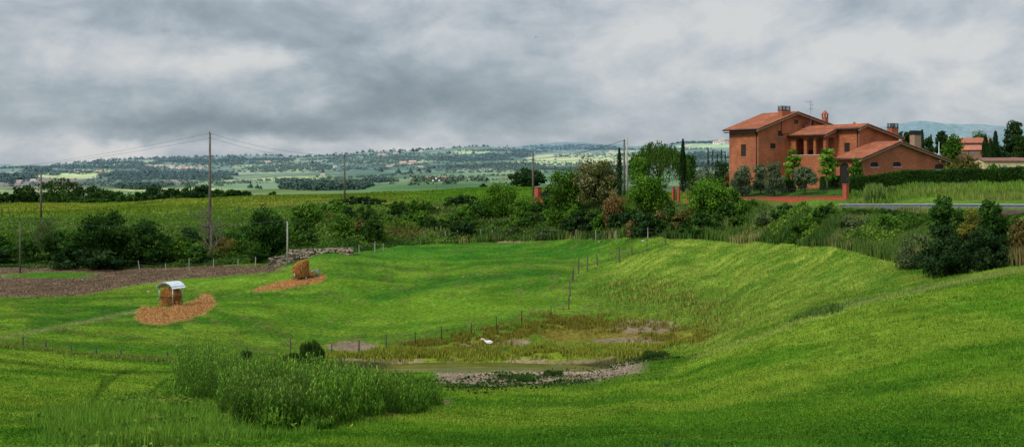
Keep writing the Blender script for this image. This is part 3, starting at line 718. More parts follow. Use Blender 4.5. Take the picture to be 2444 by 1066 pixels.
# pasture and pale valley further out
n = 400000
px = RNG.uniform(-300, 2800, n); u = RNG.random(n); D = 1 / (1 / 54 + u * (1 / 165 - 1 / 54))
hed = np.interp(px, *HED); k = (D < hed) & (D > np.interp(px, *CRE) - 2); px, D = px[k], D[k]
c = gcol(px, D); k = ~on_dirt(c) | (RNG.random(len(px)) < .08); px, D, c = px[k], D[k], c[k]
k = ~((px > 800) & (px < 1570) & (D > 66) & (D < 77.6)); px, D, c = px[k], D[k], c[k]
X_ = (px - CX) / F * D; hn = fbm(X_, D, 2.6, 3, 53)
rough = sm(1350, 1500, px) * .10 + .09
h_ = rough * (.35 + .7 * hn)
c = c * (.85 + .4 * hn)[:, None]
tag(blades('pasture_grass', px, D, h_ * RNG.uniform(.6, 1.5, len(px)), D * .00065 * RNG.uniform(.7, 1.4, len(px)), jitter(c, .30, .15)), kind='stuff')
# field behind the bank
n = 90000
px = RNG.uniform(-60, 1700, n); D = RNG.uniform(150, 262, n); k = D > np.interp(px, *TOP) + 1; px, D = px[k], D[k]
c = gcol(px, D); X_ = (px - CX) / F * D; c = c * (.7 + .6 * fbm(X_, D, 4, 3, 54))[:, None]
tag(blades('field_crop', px, D, RNG.uniform(.15, .4, len(px)), D * .001 * RNG.uniform(.7, 1.4, len(px)), jitter(c, .3, .15)), kind='stuff')
# slope between the guardrail and the hedge, and lawn in the garden
n = 60000
px = RNG.uniform(1650, 2700, n); D = RNG.uniform(80, 165, n)
k = (D > np.interp(px, [1650, 1800, 1900, 2000, 2100, 2200, 2444, 2700], [152, 139, 133, 113, 109, 106, 94, 92])); px, D = px[k], D[k]
tw = ((px - CX) / F * 170 - 4.1) / (34.2 + 45 * (px - CX) / F); k = (px > 2022) | (D > 170 - 45 * tw + .4); px, D = px[k], D[k]
c = gcol(px, D); X_ = (px - CX) / F * D; hn = fbm(X_, D, 2.5, 3, 55); gard = (px < 2025) & (D > 128)
c = c * (.6 + .8 * hn)[:, None]; c = mixc(c, [.17, .21, .05], sm(.5, .75, fbm(X_, D, 6, 3, 56)) * .6); c[gard] = np.array([.05, .15, .012]) * (1 + .3 * hn[gard])[:, None]
tag(blades('slope_grass', px, D, np.where(gard, .10, .25 + .5 * hn) * RNG.uniform(.5, 1.4, len(px)), D * .0009 * RNG.uniform(.7, 1.4, len(px)), jitter(c, .3, .2)), kind='stuff')

# overgrown bank: leaves and tall grass
n = 210000
px = RNG.uniform(-150, 2600, n); hd = np.interp(px, *HED); tp = np.interp(px, *TOP); u = RNG.random(n) ** 1.15
D = hd - .8 + u * (tp - hd + 3.0)
X_ = (px - CX) / F * D; Z = NL.z(px, D)
e1 = fbm(X_, D, 4.5, 3, 61); e2 = fbm(X_, D, 13, 3, 62); e3 = fbm(X_, D, 1.8, 2, 63)
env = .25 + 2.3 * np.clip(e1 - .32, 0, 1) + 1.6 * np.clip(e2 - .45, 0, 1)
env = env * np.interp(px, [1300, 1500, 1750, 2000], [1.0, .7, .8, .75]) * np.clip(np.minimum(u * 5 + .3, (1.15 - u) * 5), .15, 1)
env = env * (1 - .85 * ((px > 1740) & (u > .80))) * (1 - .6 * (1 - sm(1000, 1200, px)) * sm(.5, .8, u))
zz = Z + env * RNG.random(n) ** .45
col = np.ones((n, 3)) * np.array([.045, .105, .014])
col = mixc(col, [.105, .185, .025], sm(.42, .68, e1)); col = mixc(col, [.018, .045, .010], sm(.5, .75, e3) * .8)
col = mixc(col, [.12, .17, .05], sm(.55, .75, fbm(X_, D, 8, 3, 64)) * .6)
col = mixc(col, [.15, .095, .035], sm(.56, .72, fbm(X_, D, 6, 3, 65)) * .7 * ((px > 780) & (px < 1120) | (px > 2330)))
lf = (1 - sm(1000, 1200, px)) * sm(.45, .75, u); col = mixc(col, np.array([.11, .20, .028]), lf * .75)
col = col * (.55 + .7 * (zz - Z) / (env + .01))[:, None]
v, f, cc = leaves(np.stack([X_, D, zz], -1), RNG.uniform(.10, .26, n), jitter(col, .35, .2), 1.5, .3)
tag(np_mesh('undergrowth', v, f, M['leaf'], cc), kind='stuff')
n = 90000
px = RNG.uniform(1000, 2600, n); hd = np.interp(px, *HED); tp = np.interp(px, *TOP); u = RNG.random(n)
D = np.where(px > 1740, hd - 1.5 + u * (tp - hd + .2), hd - 1.5 + u * (tp - hd + 3.5)); X_ = (px - CX) / F * D
tl = np.where(px > 1740, 1 - .75 * sm(.75, .95, u), 1.0)
e = fbm(X_, D, 3.5, 3, 66); k = e + (px > 1700) * .12 > .47; px, D, X_, e, tl = px[k], D[k], X_[k], e[k], tl[k]
c = np.ones((len(px), 3)) * np.array([.075, .135, .025]); c = mixc(c, [.17, .19, .06], sm(.5, .7, fbm(X_, D, 2, 2, 67))); c = mixc(c, [.035, .08, .015], sm(.45, .7, fbm(X_, D, 7, 2, 68)) * .8)
c = mixc(c, [.19, .13, .06], sm(2380, 2440, px) * .6)
tag(blades('tall_grass', px, D, tl * (.35 + 1.1 * e) * RNG.uniform(.5, 1.25, len(px)), D * .0009 * RNG.uniform(.7, 1.5, len(px)), jitter(c, .35, .2), .3), kind='stuff')
# rough growth on the mound face, field edges, pond shores
def tufts(name, n, pts, spread, dsp, h, cols, wk=.0009):
    """pts: list of (column, distance, weight radius)"""
    idx = RNG.integers(0, len(pts), n); P = np.array(pts, float)[idx]
    px = P[:, 0] + RNG.normal(size=n) * spread; D = P[:, 1] + RNG.normal(size=n) * dsp
    X_ = (px - CX) / F * D; e = fbm(X_, D, 1.2, 2, 71); k = e > .42; px, D, e = px[k], D[k], e[k]
    c = mixc(np.ones((len(px), 3)) * np.array(cols[0]), cols[1], RNG.random(len(px)))
    return blades(name, px, D, h * (.4 + e) * RNG.uniform(.4, 1.2, len(px)), D * wk * RNG.uniform(.7, 1.4, len(px)), jitter(c, .3, .15), .4)
def line_pts(pix, m=40, dmin=40):
    out = []
    for (a, b), (c_, d_) in zip(pix[:-1], pix[1:]):
        for t in np.linspace(0, 1, m):
            x, y = a + (c_ - a) * t, b + (d_ - b) * t; out.append((x, NL.hit(x, y, dmin), 1))
    return out
tag(tufts('mound_grass', 5000, line_pts([(1460, 690), (1560, 700), (1640, 725), (1720, 755), (1760, 780)]), 26, 2.6, .42, ([.11, .17, .02], [.22, .26, .05])), kind='stuff')
tag(tufts('fence_weeds', 16000, line_pts([(-40, 822), (110, 838), (230, 850), (400, 862), (520, 868)]), 14, 1.0, .24, ([.09, .15, .02], [.17, .22, .04])), kind='stuff')
tag(tufts('shore_grass', 14000, line_pts([(800, 850), (1100, 843), (1400, 838), (1640, 840)], 40, 76), 25, .9, .38, ([.14, .18, .018], [.21, .22, .03])), kind='stuff')
tag(tufts('shore_sedge', 16000, line_pts([(980, 838), (1060, 825), (1200, 795), (1330, 765), (1400, 770), (1600, 800), (1680, 820)], 40, 76), 26, 1.6, .33, ([.16, .125, .02], [.11, .14, .018])), kind='stuff')
tag(tufts('valley_tussock', 3500, line_pts([(1905, 765), (1950, 752), (1985, 745)], 20, 40), 14, .8, .42, ([.05, .11, .018], [.09, .15, .03])), kind='stuff')

# tall weeds in the foreground
def weeds():
    n = 60000
    px = RNG.uniform(360, 1070, n); D = 1 / (1 / 19.5 + RNG.random(n) * (1 / 54 - 1 / 19.5)); X_ = (px - CX) / F * D
    q1 = ((px - np.interp(D, [30, 50], [455, 600])) / 105) ** 2 + ((D - 41) / 10.5) ** 2
    lo = np.interp(px, [520, 560, 650, 760, 900, 1045], [26, 21.0, 20.2, 21.5, 24.8, 30.5]); hi = np.interp(px, [520, 600, 700, 850, 1000, 1060], [31, 36, 36.5, 33, 31.5, 33.5])
    q2 = np.where((px > 520) & (px < 1055), np.maximum((lo - D) * .8 + 1, (D - hi) * .3 + 1), 9)
    q3 = ((px - 610) / 60) ** 2 + ((D - 45) / 4.) ** 2
    q = np.minimum(np.minimum(q1, q2), q3); e = fbm(X_, D, 2.4, 3, 81); e2 = fbm(X_, D, 1.0, 2, 82)
    k = (q + (e2 - .5) * 1.3 < 1) & (e > .40) & (RNG.random(n) < .26)
    px, D, X_, e, e2, q = [w_[k] for w_ in (px, D, X_, e, e2, q)]
    n = len(px); H = np.interp(px, [500, 620, 850, 1000], [1.3, 1.12, 1.0, .78]) * (.35 + 1.15 * e) * np.clip((1.15 - q) * 2.0, .4, 1) * RNG.uniform(.7, 1.2, n) * np.interp(D, [22, 30, 52], [.8, 1.05, 1.1])
    Z = NL.z(px, D); m_ = 26
    t = np.linspace(.08, 1.0, m_)[None, :]; lx = RNG.normal(size=(n, 1)) * .10; ly = RNG.normal(size=(n, 1)) * .10
    bx = X_[:, None] + lx * t ** 2 * H[:, None]; by = D[:, None] + ly * t ** 2 * H[:, None]; bz = Z[:, None] + t * H[:, None]
    rad = .075 * (1.12 - t) + .010; an = RNG.random((n, m_)) * 6.283
    C = np.stack([bx + np.cos(an) * rad, by + np.sin(an) * rad, bz + 0 * an], -1).reshape(-1, 3)
    T = np.repeat(t, n, 0).reshape(-1); E = np.repeat(e, m_); E2 = np.repeat(e2, m_)
    col = np.ones((n * m_, 3)) * np.array([.085, .185, .025])
    col = mixc(col, [.150, .290, .040], sm(.4, .65, E)); col = mixc(col, [.045, .095, .018], sm(.5, .75, E2) * .7)
    PV = np.repeat(RNG.random(n), m_); col = mixc(col, [.035, .085, .015], sm(.5, .9, PV) * .7)
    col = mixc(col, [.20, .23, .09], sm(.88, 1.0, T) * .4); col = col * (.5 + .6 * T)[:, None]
    nn_ = n * m_; up = np.stack([RNG.normal(size=nn_) * .45, RNG.normal(size=nn_) * .45, np.ones(nn_)], -1); up /= np.linalg.norm(up, axis=1, keepdims=True)
    sd = np.cross(up, rand_unit(nn_)); sd /= np.linalg.norm(sd, axis=1, keepdims=True) + 1e-9; sz = RNG.uniform(.5, 1.2, nn_)
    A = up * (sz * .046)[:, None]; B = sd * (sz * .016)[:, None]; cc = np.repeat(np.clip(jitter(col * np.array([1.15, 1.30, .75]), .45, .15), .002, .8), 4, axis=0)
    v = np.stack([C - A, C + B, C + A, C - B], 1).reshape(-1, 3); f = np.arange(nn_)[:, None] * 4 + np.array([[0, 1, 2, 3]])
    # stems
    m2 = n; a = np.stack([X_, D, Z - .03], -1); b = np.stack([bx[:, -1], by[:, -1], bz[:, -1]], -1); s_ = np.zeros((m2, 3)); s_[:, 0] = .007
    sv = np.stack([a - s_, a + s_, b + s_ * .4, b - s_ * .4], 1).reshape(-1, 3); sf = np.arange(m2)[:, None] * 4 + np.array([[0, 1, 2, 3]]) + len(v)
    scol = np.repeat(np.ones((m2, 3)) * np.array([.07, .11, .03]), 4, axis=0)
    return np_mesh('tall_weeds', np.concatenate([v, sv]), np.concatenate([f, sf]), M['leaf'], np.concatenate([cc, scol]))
tag(weeds(), kind='stuff')
# low leafy growth round the weeds and on the near bank of the pond
def leafy(name, n, regs, hmax, cols, size):
    """regs: (column, distance, column spread, distance spread)"""
    idx = RNG.integers(0, len(regs), n); P = np.array(regs, float)[idx]
    px = P[:, 0] + RNG.normal(size=n) * P[:, 2] * .5; D = P[:, 1] + RNG.normal(size=n) * P[:, 3] * .5
    X_ = (px - CX) / F * D; e = fbm(X_, D, 1.6, 3, 91); k = e > .40; px, D, X_, e = px[k], D[k], X_[k], e[k]; n = len(px)
    z = NL.z(px, D) + hmax * (e - .36) * 3 * RNG.random(n) ** .6
    c = mixc(np.ones((n, 3)) * np.array(cols[0]), cols[1], sm(.3, .7, fbm(X_, D, .8, 2, 92)))
    v, f, cc = leaves(np.stack([X_, D, z], -1), RNG.uniform(size * .6, size * 1.4, n), jitter(c, .35, .2), 1.5, .6)
    return np_mesh(name, v, f, M['leaf'], cc)
tag(leafy('low_weeds', 26000, [(330, 28, 150, 5), (420, 24, 130, 4), (480, 22, 120, 3), (300, 22, 160, 4), (560, 21.5, 120, 2), (450, 32, 80, 6)], .30, ([.08, .17, .02], [.18, .28, .04]), .06), kind='stuff')
tag(leafy('bank_weeds', 9000, [(1180, 50, 160, 4), (1280, 51, 130, 4), (1120, 48, 90, 5), (1350, 52, 120, 4), (1540, 63, 120, 3), (1600, 64, 90, 3), (1420, 68, 130, 3), (1230, 57, 70, 4), (1000, 47, 90, 5), (1520, 69, 90, 1.5), (1480, 70, 80, 1)], .22, ([.025, .065, .012], [.07, .12, .03]), .09), kind='stuff')
tag(leafy('broad_leaf_weeds', 2600, [(640, 22.3, 110, 1), (760, 23.4, 110, 1), (860, 25.5, 90, 1), (720, 23, 90, .8)], .16, ([.10, .17, .03], [.26, .27, .05]), .11), kind='stuff')
# loose straw stalks and clods
def scatter_bits(name, n, pxr, Dr, cond, size, cols, mat, el):
    px = RNG.uniform(*pxr, n); D = RNG.uniform(*Dr, n); c = gcol(px, D); k = cond(c); px, D = px[k], D[k]; n = len(px)
    C = np.stack([(px - CX) / F * D, D, NL.z(px, D) + RNG.random(n) * .10], -1)
    col = mixc(np.ones((n, 3)) * np.array(cols[0]), cols[1], RNG.random(n))
    v, f, cc = leaves(C, RNG.uniform(*size, n), jitter(col, .3, .1), el, .8); return np_mesh(name, v, f, mat, cc)
tag(scatter_bits('straw_litter', 60000, (290, 800), (84, 118), lambda c: (c[:, 0] > .28) & (c[:, 2] < .09), (.03, .06), ([.32, .165, .06], [.50, .30, .12]), M['hay'], 5.0), kind='stuff')
tag(scatter_bits('soil_clods', 30000, (-60, 760), (104, 150), lambda c: (c[:, 0] > .055) & (c[:, 0] > c[:, 1]) & (c[:, 0] < .25), (.07, .16), ([.14, .092, .055], [.26, .18, .115]), M['leaf'], 1.2), kind='stuff')
tag(scatter_bits('pebbles', 9000, (780, 1700), (50, 98), lambda c: (c[:, 0] > .14) & (c[:, 0] > c[:, 1] * 1.1), (.04, .09), ([.20, .15, .10], [.40, .32, .24]), M['leaf'], 1.2), kind='stuff')

# verge of the road and grass over its edge
n = 16000
px = RNG.uniform(1560, 2010, n); tp = np.interp(px, *TOP); D = tp + RNG.uniform(-.5, 3.5, n); tw = ((px - CX) / F * 170 - 4.1) / (34.2 + 45 * (px - CX) / F); k = D < 170 - 45 * tw - 1.2; px, D = px[k], D[k]
c = mixc(np.ones((len(px), 3)) * np.array([.08, .15, .03]), [.20, .22, .07], RNG.random(len(px)))
tag(blades('verge_grass', px, D, RNG.uniform(.2, .55, len(px)), D * .0009 * RNG.uniform(.7, 1.4, len(px)), jitter(c, .3, .15)), kind='stuff')
n = 12000
px = RNG.uniform(2003, 2620, n); D = np.interp(px, [2003, 2100, 2200, 2300, 2444, 2620], [103.5, 99, 93.2, 88, 81, 75.6]) - RNG.uniform(.2, 1.2, n); e = fbm((px - CX) / F * D, D, 3, 2, 93); k = e > .5; px, D, e = px[k], D[k], e[k]
c = mixc(np.ones((len(px), 3)) * np.array([.08, .14, .03]), [.19, .18, .07], RNG.random(len(px)))
tag(blades('rail_grass', px, D, RNG.uniform(.2, .9, len(px)) * e, D * .0008 * RNG.uniform(.7, 1.4, len(px)), jitter(c, .3, .15)), kind='stuff')

n = 26000
px = RNG.uniform(60, 760, n); D = 1 / (1 / 17.5 + RNG.random(n) * (1 / 34 - 1 / 17.5)); q = ((px - 400 - (D - 22) * 6) / 190) ** 2 + ((D - 23) / 7.5) ** 2; X_ = (px - CX) / F * D; e = fbm(X_, D, 1.7, 3, 95); k = (q * .6 + (fbm(X_, D, 3.5, 3, 97) - .5) * 5 + RNG.random(n) * .5 < 1); px, D, e = px[k], D[k], e[k]
c = mixc(np.ones((len(px), 3)) * np.array([.060, .165, .015]), [.14, .25, .028], RNG.random(len(px)) * .6 + .6 * (e - .3))
tag(blades('rough_grass', px, D, (.12 + .45 * e) * RNG.uniform(.5, 1.2, len(px)), np.maximum(.012, D * .0006) * RNG.uniform(.7, 1.5, len(px)), jitter(c, .35, .2), .5), kind='stuff')


# ------------------------------------------------------------------ trees and shrubs
SPEC = {  # dark, mid, light leaf colours, leaf size, clump looseness
 'oak':     ([.018,.045,.012],[.035,.080,.016],[.065,.120,.022], .30, .9),
 'bush':    ([.018,.050,.010],[.038,.098,.017],[.072,.150,.026], .24, .9),
 'green':   ([.030,.085,.010],[.075,.170,.018],[.130,.240,.030], .24, 1.1),
 'acacia':  ([.040,.110,.012],[.090,.210,.018],[.160,.300,.035], .22, 1.25),
 'flower':  ([.040,.080,.014],[.120,.140,.040],[.300,.250,.120], .26, 1.0),
 'olive':   ([.050,.080,.038],[.105,.140,.066],[.190,.225,.120], .17, .95),
 'dark':    ([.015,.038,.013],[.029,.066,.020],[.054,.104,.030], .26, .85),
 'brown':   ([.090,.055,.020],[.215,.140,.050],[.340,.230,.090], .20, 1.3),
 'rust':    ([.070,.050,.020],[.140,.110,.030],[.150,.170,.040], .22, 1.1),
 'yellow':  ([.060,.085,.015],[.150,.150,.025],[.280,.240,.040], .18, 1.3),
 'fresh':   ([.060,.150,.015],[.130,.270,.025],[.220,.380,.050], .24, 1.3),
 'pale':    ([.060,.095,.030],[.110,.150,.055],[.160,.200,.085], .16, 1.4),
 'far':     ([.020,.045,.025],[.035,.070,.035],[.055,.095,.045], .9, .9),
}
def crown_mesh(name, spec, W, H, z0, n, parent, seed, shape='round', clumps=None, leaf=None, mat=None, tint=None):
    """W half width, H crown height from z0; leaves gathered in clumps through the volume"""
    rg = np.random.default_rng(seed); dk, md, lt, ls, loose = SPEC[spec]; ls = leaf or ls
    nc = clumps or int(20 + 10 * W + 14 * H / max(W, .3) * .5)
    u = rg.normal(size=(nc, 3)); u /= np.linalg.norm(u, axis=1, keepdims=True); r = rg.random(nc) ** .45
    c = u * r[:, None]
    if shape == 'round':   c[:, 2] = (c[:, 2] * .5 + .52)
    elif shape == 'dome':  c[:, 2] = np.abs(c[:, 2]) * .85 + .08
    elif shape == 'bushy':
        c[:, 2] = np.clip(np.abs(c[:, 2]) ** .9 * .95 + .03, .04, 1); kk = np.clip(1.12 - .42 * c[:, 2] ** 1.6, 0, 1); c[:, 0] = np.sign(c[:, 0]) * np.abs(c[:, 0]) ** .75 * kk; c[:, 1] = np.sign(c[:, 1]) * np.abs(c[:, 1]) ** .75 * kk
    elif shape == 'spread': c[:, 2] = .25 + .6 * rg.random(nc) * (1.1 - .5 * np.hypot(c[:, 0], c[:, 1]) ** 2)
    elif shape == 'layer': c[:, 2] = np.round(rg.random(nc) * 4) / 4 * .8 + .12
    prof = {'round': 1, 'dome': 1, 'bushy': 1, 'spread': 1, 'layer': 1}.get(shape, 1)
    wob = 1 + .35 * (rg.random(nc) - .5)
    cx, cy, cz = c[:, 0] * W * .82 * wob, c[:, 1] * W * .82 * wob, c[:, 2] * H * .92
    if shape == 'layer': k = 1 - .55 * c[:, 2]; cx *= k; cy *= k
    cr = (.24 + .30 * rg.random(nc) ** 1.5) * min(W * (.8 if clumps else 1.25), H * .6) * (1.0 if W > 1 else .9) * loose * .85
    tone = rg.random(nc)
    i = rg.integers(0, nc, n); d = rg.normal(size=(n, 3)); d /= np.linalg.norm(d, axis=1, keepdims=True)
    rr = (.45 + .65 * rg.random(n)) * cr[i]
    sq = .6 if shape == 'layer' else .8
    P = np.stack([cx[i] + d[:, 0] * rr, cy[i] + d[:, 1] * rr, z0 + cz[i] + d[:, 2] * rr * sq], -1)
    k = (P[:, 2] > z0 * .5 - .1) & (P[:, 2] > .02); P = P[k]; i = i[k]; d = d[k]; n = len(P)
    t = np.clip(tone[i] * .75 + rg.normal(size=n) * .22 + .12 * d[:, 2] + .08, 0, 1)  # upper leaves of each clump coloured a little lighter, as lit from above
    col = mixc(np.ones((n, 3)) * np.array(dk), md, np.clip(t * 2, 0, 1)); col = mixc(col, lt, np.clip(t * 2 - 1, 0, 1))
    if tint is not None: col = col * np.array(tint)
    a = d + rg.normal(size=(n, 3)) * .7; a /= np.linalg.norm(a, axis=1, keepdims=True)
    r0 = rg.normal(size=(n, 3)); b = np.cross(a, r0); b /= np.linalg.norm(b, axis=1, keepdims=True); tt = np.cross(b, a)
    s = rg.uniform(.6, 1.35, n) * ls
    A = b * (s * .75)[:, None]; B = tt * (s * .45)[:, None]
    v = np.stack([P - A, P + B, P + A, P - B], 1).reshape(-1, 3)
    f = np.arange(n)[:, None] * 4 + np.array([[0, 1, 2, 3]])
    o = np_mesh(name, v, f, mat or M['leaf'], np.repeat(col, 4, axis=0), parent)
    return o, np.stack([cx, cy, z0 + cz], -1)
def trunk_mesh(name, r0, zt, tips, parent, seed, mat=None, limbs=7, base=None):
    rg = random.Random(seed); mb = MB(); lean = (rg.uniform(-.08, .08) * zt, rg.uniform(-.08, .08) * zt)
    fork = zt
    mb.tube([(0, 0, -.25), (lean[0] * .4, lean[1] * .4, fork * .5), (lean[0], lean[1], fork)], [r0 * 1.25, r0 * .95, r0 * .75], 7)
    tips = sorted(tips.tolist(), key=lambda p: -p[2])[:]; rg.shuffle(tips)
    for p in tips[:limbs]:
        z1 = min(fork * rg.uniform(.6, 1.0), p[2] * .8)
        k = z1 / max(fork, .01)
        m_ = (lean[0] * k + (p[0] - lean[0] * k) * .45, lean[1] * k + (p[1] - lean[1] * k) * .45, z1 + (p[2] - z1) * .6)
        mb.tube([(lean[0] * k, lean[1] * k, z1), m_, tuple(p)], [r0 * .5, r0 * .3, r0 * .08], 5)
    return mb.build(name, mat or M['bark'], parent, smooth=True)

_seed = [100]
def plant(name, label, cat, px, D, ytop, wpx, spec, shape='round', n=2600, z0f=.25, dens=1.0, group=None, trunk=True, ybase=None, leaf=None, limbs=7, clumps=None, land=None):
    """px, D: where it stands; ytop: line of sight to its top; wpx: its width as an angle (both only give its real size)"""
    _seed[0] += 1; sd = _seed[0]
    base = pt(px, D) if land is None else land(px, D)
    if ybase is not None: base.z = zat(ybase, D)
    H = zat(ytop, D) - base.z; W = wpx / 2 / F * D
    r = empty(name, base, random.random() * .0)
    tag(r, label, cat, group)
    z0 = H * z0f
    o, tips = crown_mesh('foliage' if shape == 'bushy' else 'crown', spec, W, H - z0, z0, int(n * dens), r, sd, shape, clumps, leaf)
    # keep the top of the crown where it should be
    zs = np.array([v_[2] for v_ in o.bound_box]); kz = (H - z0) / max(.1, zs.max() - z0)
    xs = np.array([v_[0] for v_ in o.bound_box]); kx = 2 * W / max(.1, xs.max() - xs.min())
    co_ = np.empty(len(o.data.vertices) * 3, dtype=np.float32); o.data.vertices.foreach_get('co', co_); co_ = co_.reshape(-1, 3)
    co_[:, 2] = np.where(co_[:, 2] > z0, z0 + (co_[:, 2] - z0) * kz, co_[:, 2]); co_[:, 0] *= kx; co_[:, 1] *= kx
    o.data.vertices.foreach_set('co', co_.ravel()); o.data.update()
    if trunk:
        tips = tips * np.array([kx, kx, 1]); tips[:, 2] = z0 + (tips[:, 2] - z0) * kz
        trunk_mesh('stem' if shape == 'bushy' else 'trunk', max(.05, H * .022), max(H * .3, z0), tips, r, sd, limbs=limbs)
    return r

def cypress(px, D, ytop, wpx, label, ybase=None, group=None, spec='dark', n=1800, land=None):
    _seed[0] += 1; rg = np.random.default_rng(_seed[0])
    base = (pt if land is None else land)(px, D)
    if ybase is not None: base.z = zat(ybase, D)
    H = zat(ytop, D) - base.z; W = wpx / 2 / F * D
    r = empty('cypress_tree', base); tag(r, label, 'cypress', group)
    t = rg.random(n) ** .85; an = rg.random(n) * 6.283
    prof = W * np.clip(np.sin(np.clip(t * .93 + .07, 0, 1) ** .62 * np.pi) ** .75 + .06, .05, 1) * (1 + .25 * np.sin(an * 3 + t * 25))
    rr = prof * rg.uniform(.5, 1.0, n)
    P = np.stack([np.cos(an) * rr, np.sin(an) * rr, .04 * H + t * H * .96], -1)
    dk, md, lt, ls, _ = SPEC[spec]; q = np.clip(rg.normal(size=n) * .3 + .35 + .2 * np.sin(an * 4 + t * 13), 0, 1)
    col = mixc(mixc(np.ones((n, 3)) * np.array(dk), md, np.clip(q * 2, 0, 1)), lt, np.clip(q * 2 - 1, 0, 1))
    s = rg.uniform(.6, 1.3, n) * max(.14, W * .3); dirv = np.stack([np.cos(an) * .35, np.sin(an) * .35, np.ones(n)], -1); dirv += rg.normal(size=(n, 3)) * .15
    side = np.stack([-np.sin(an), np.cos(an), 0 * an], -1)
    A = dirv * (s * .9)[:, None]; B = side * (s * .4)[:, None]
    P[:, 2] = np.minimum(P[:, 2], H - s * .9)
    v = np.stack([P - A, P + B, P + A, P - B], 1).reshape(-1, 3); f = np.arange(n)[:, None] * 4 + np.array([[0, 1, 2, 3]])
    np_mesh('crown', v, f, M['leaf'], np.repeat(col, 4, axis=0), r)
    MB().tube([(0, 0, -.2), (0, 0, H * .9)], [max(.06, W * .22), .02], 6).build('trunk', M['bark'], r, smooth=True)
    return r

def willow(px, D, ytop, wpx, label):
    rg = np.random.default_rng(909); base = pt(px, D); H = zat(ytop, D) - base.z; W = wpx / 2 / F * D
    r = empty('willow_tree', base); tag(r, label, 'willow')
    ns = 420; an = rg.random(ns) * 6.283; rr = W * np.sqrt(rg.random(ns)) * .95
    ztop = H * (.98 - .42 * (rr / W) ** 2) * rg.uniform(.80, 1.0, ns) ; ln = H * rg.uniform(.18, .50, ns)
    m_ = 22; t = np.linspace(0, 1, m_)[None, :]
    x = (np.cos(an) * rr)[:, None] + np.cos(an)[:, None] * .5 * t; y = (np.sin(an) * rr)[:, None] + np.sin(an)[:, None] * .5 * t
    z = ztop[:, None] + .5 * np.sin(t * 3) - ln[:, None] * t ** 1.3
    P = np.stack([x, y, z], -1).reshape(-1, 3) + rg.normal(size=(ns * m_, 3)) * .16
    n = len(P); tone = np.repeat(rg.random(ns), m_) * .7 + rg.random(n) * .3
    col = mixc(mixc(np.ones((n, 3)) * np.array([.022, .055, .010]), [.065, .135, .018], np.clip(tone * 2, 0, 1)), [.12, .21, .03], np.clip(tone * 2 - 1, 0, 1))
    s = rg.uniform(.10, .19, n); dv = np.stack([rg.normal(size=n) * .25, rg.normal(size=n) * .25, -np.ones(n)], -1); sd = rg.normal(size=(n, 3)); sd[:, 2] = 0; sd /= np.linalg.norm(sd, axis=1, keepdims=True)
    A = dv * (s * 1.3)[:, None]; B = sd * (s * .55)[:, None]; v = np.stack([P - A, P + B, P + A, P - B], 1).reshape(-1, 3)
    np_mesh('crown', v, np.arange(n)[:, None] * 4 + np.array([[0, 1, 2, 3]]), M['leaf'], np.repeat(col, 4, axis=0), r)
    tips = np.stack([np.cos(an[:14]) * rr[:14], np.sin(an[:14]) * rr[:14], ztop[:14]], -1)
    trunk_mesh('trunk', .28, H * .3, tips, r, 5, limbs=12); return r

def bare_tree(px, D, ytop, wpx, label, ybase=None):
    base = pt(px, D)
    if ybase: base.z = zat(ybase, D)
    H = zat(ytop, D) - base.z; r = empty('bare_tree', base); tag(r, label, 'bare tree')
    rg = random.Random(42); mb = MB(); mb.tube([(0, 0, -.2), (.1, 0, H * .3), (-.05, .1, H * .62)], [.16, .13, .09], 7)
    mb.build('trunk', M['deadwood'], r, smooth=True)
    br = MB(); Wm = wpx / 2 / F * D
    def grow(p, d, l, rad, k):
        q = p + d * l; br.tube([p, (p + q) / 2 + Vector((rg.uniform(-1, 1), rg.uniform(-1, 1), 0)) * l * .06, q], [rad, rad * .8, rad * .55], 4, False)
        if k == 0: return
        for _ in range(rg.choice([2, 3, 3])):
            nd = (d + Vector((rg.uniform(-.75, .75), rg.uniform(-.75, .75), rg.uniform(.0, .5)))).normalized()
            grow(p + d * l * rg.uniform(.5, 1.0), nd, l * rg.uniform(.6, .85), rad * .55, k - 1)
    for i in range(11):
        z = H * (.12 + .045 * i); a = rg.uniform(0, 6.28)
        grow(Vector((0, 0, z)), Vector((math.cos(a) * .8, math.sin(a) * .8, .9)).normalized(), Wm * rg.uniform(.45, .75), .06, 3)
    for i in range(4): grow(Vector((0, 0, H * .6)), Vector((rg.uniform(-.3, .3), rg.uniform(-.3, .3), 1)).normalized(), H * .17, .05, 3)
    br.build('branches', M['deadwood'], r)
    nb = MB(); 
    for i in range(60):
        a = rg.uniform(0, 6.28); u = Vector((math.cos(a), math.sin(a), rg.uniform(-.4, .4))) * .3; w_ = Vector((-math.sin(a), math.cos(a), rg.uniform(-.4, .4))) * .25
        c_ = Vector((-.55, -.3, H * .60)); nb.tube([c_ + u - w_, c_ + u * 1.15, c_ + u + w_], .02, 3, False)
    n_ = nb.build('bird_nest', M['bark']); n_.location = base; tag(n_, 'dark twig nest lodged in the bare grey tree', 'nest')
    return r

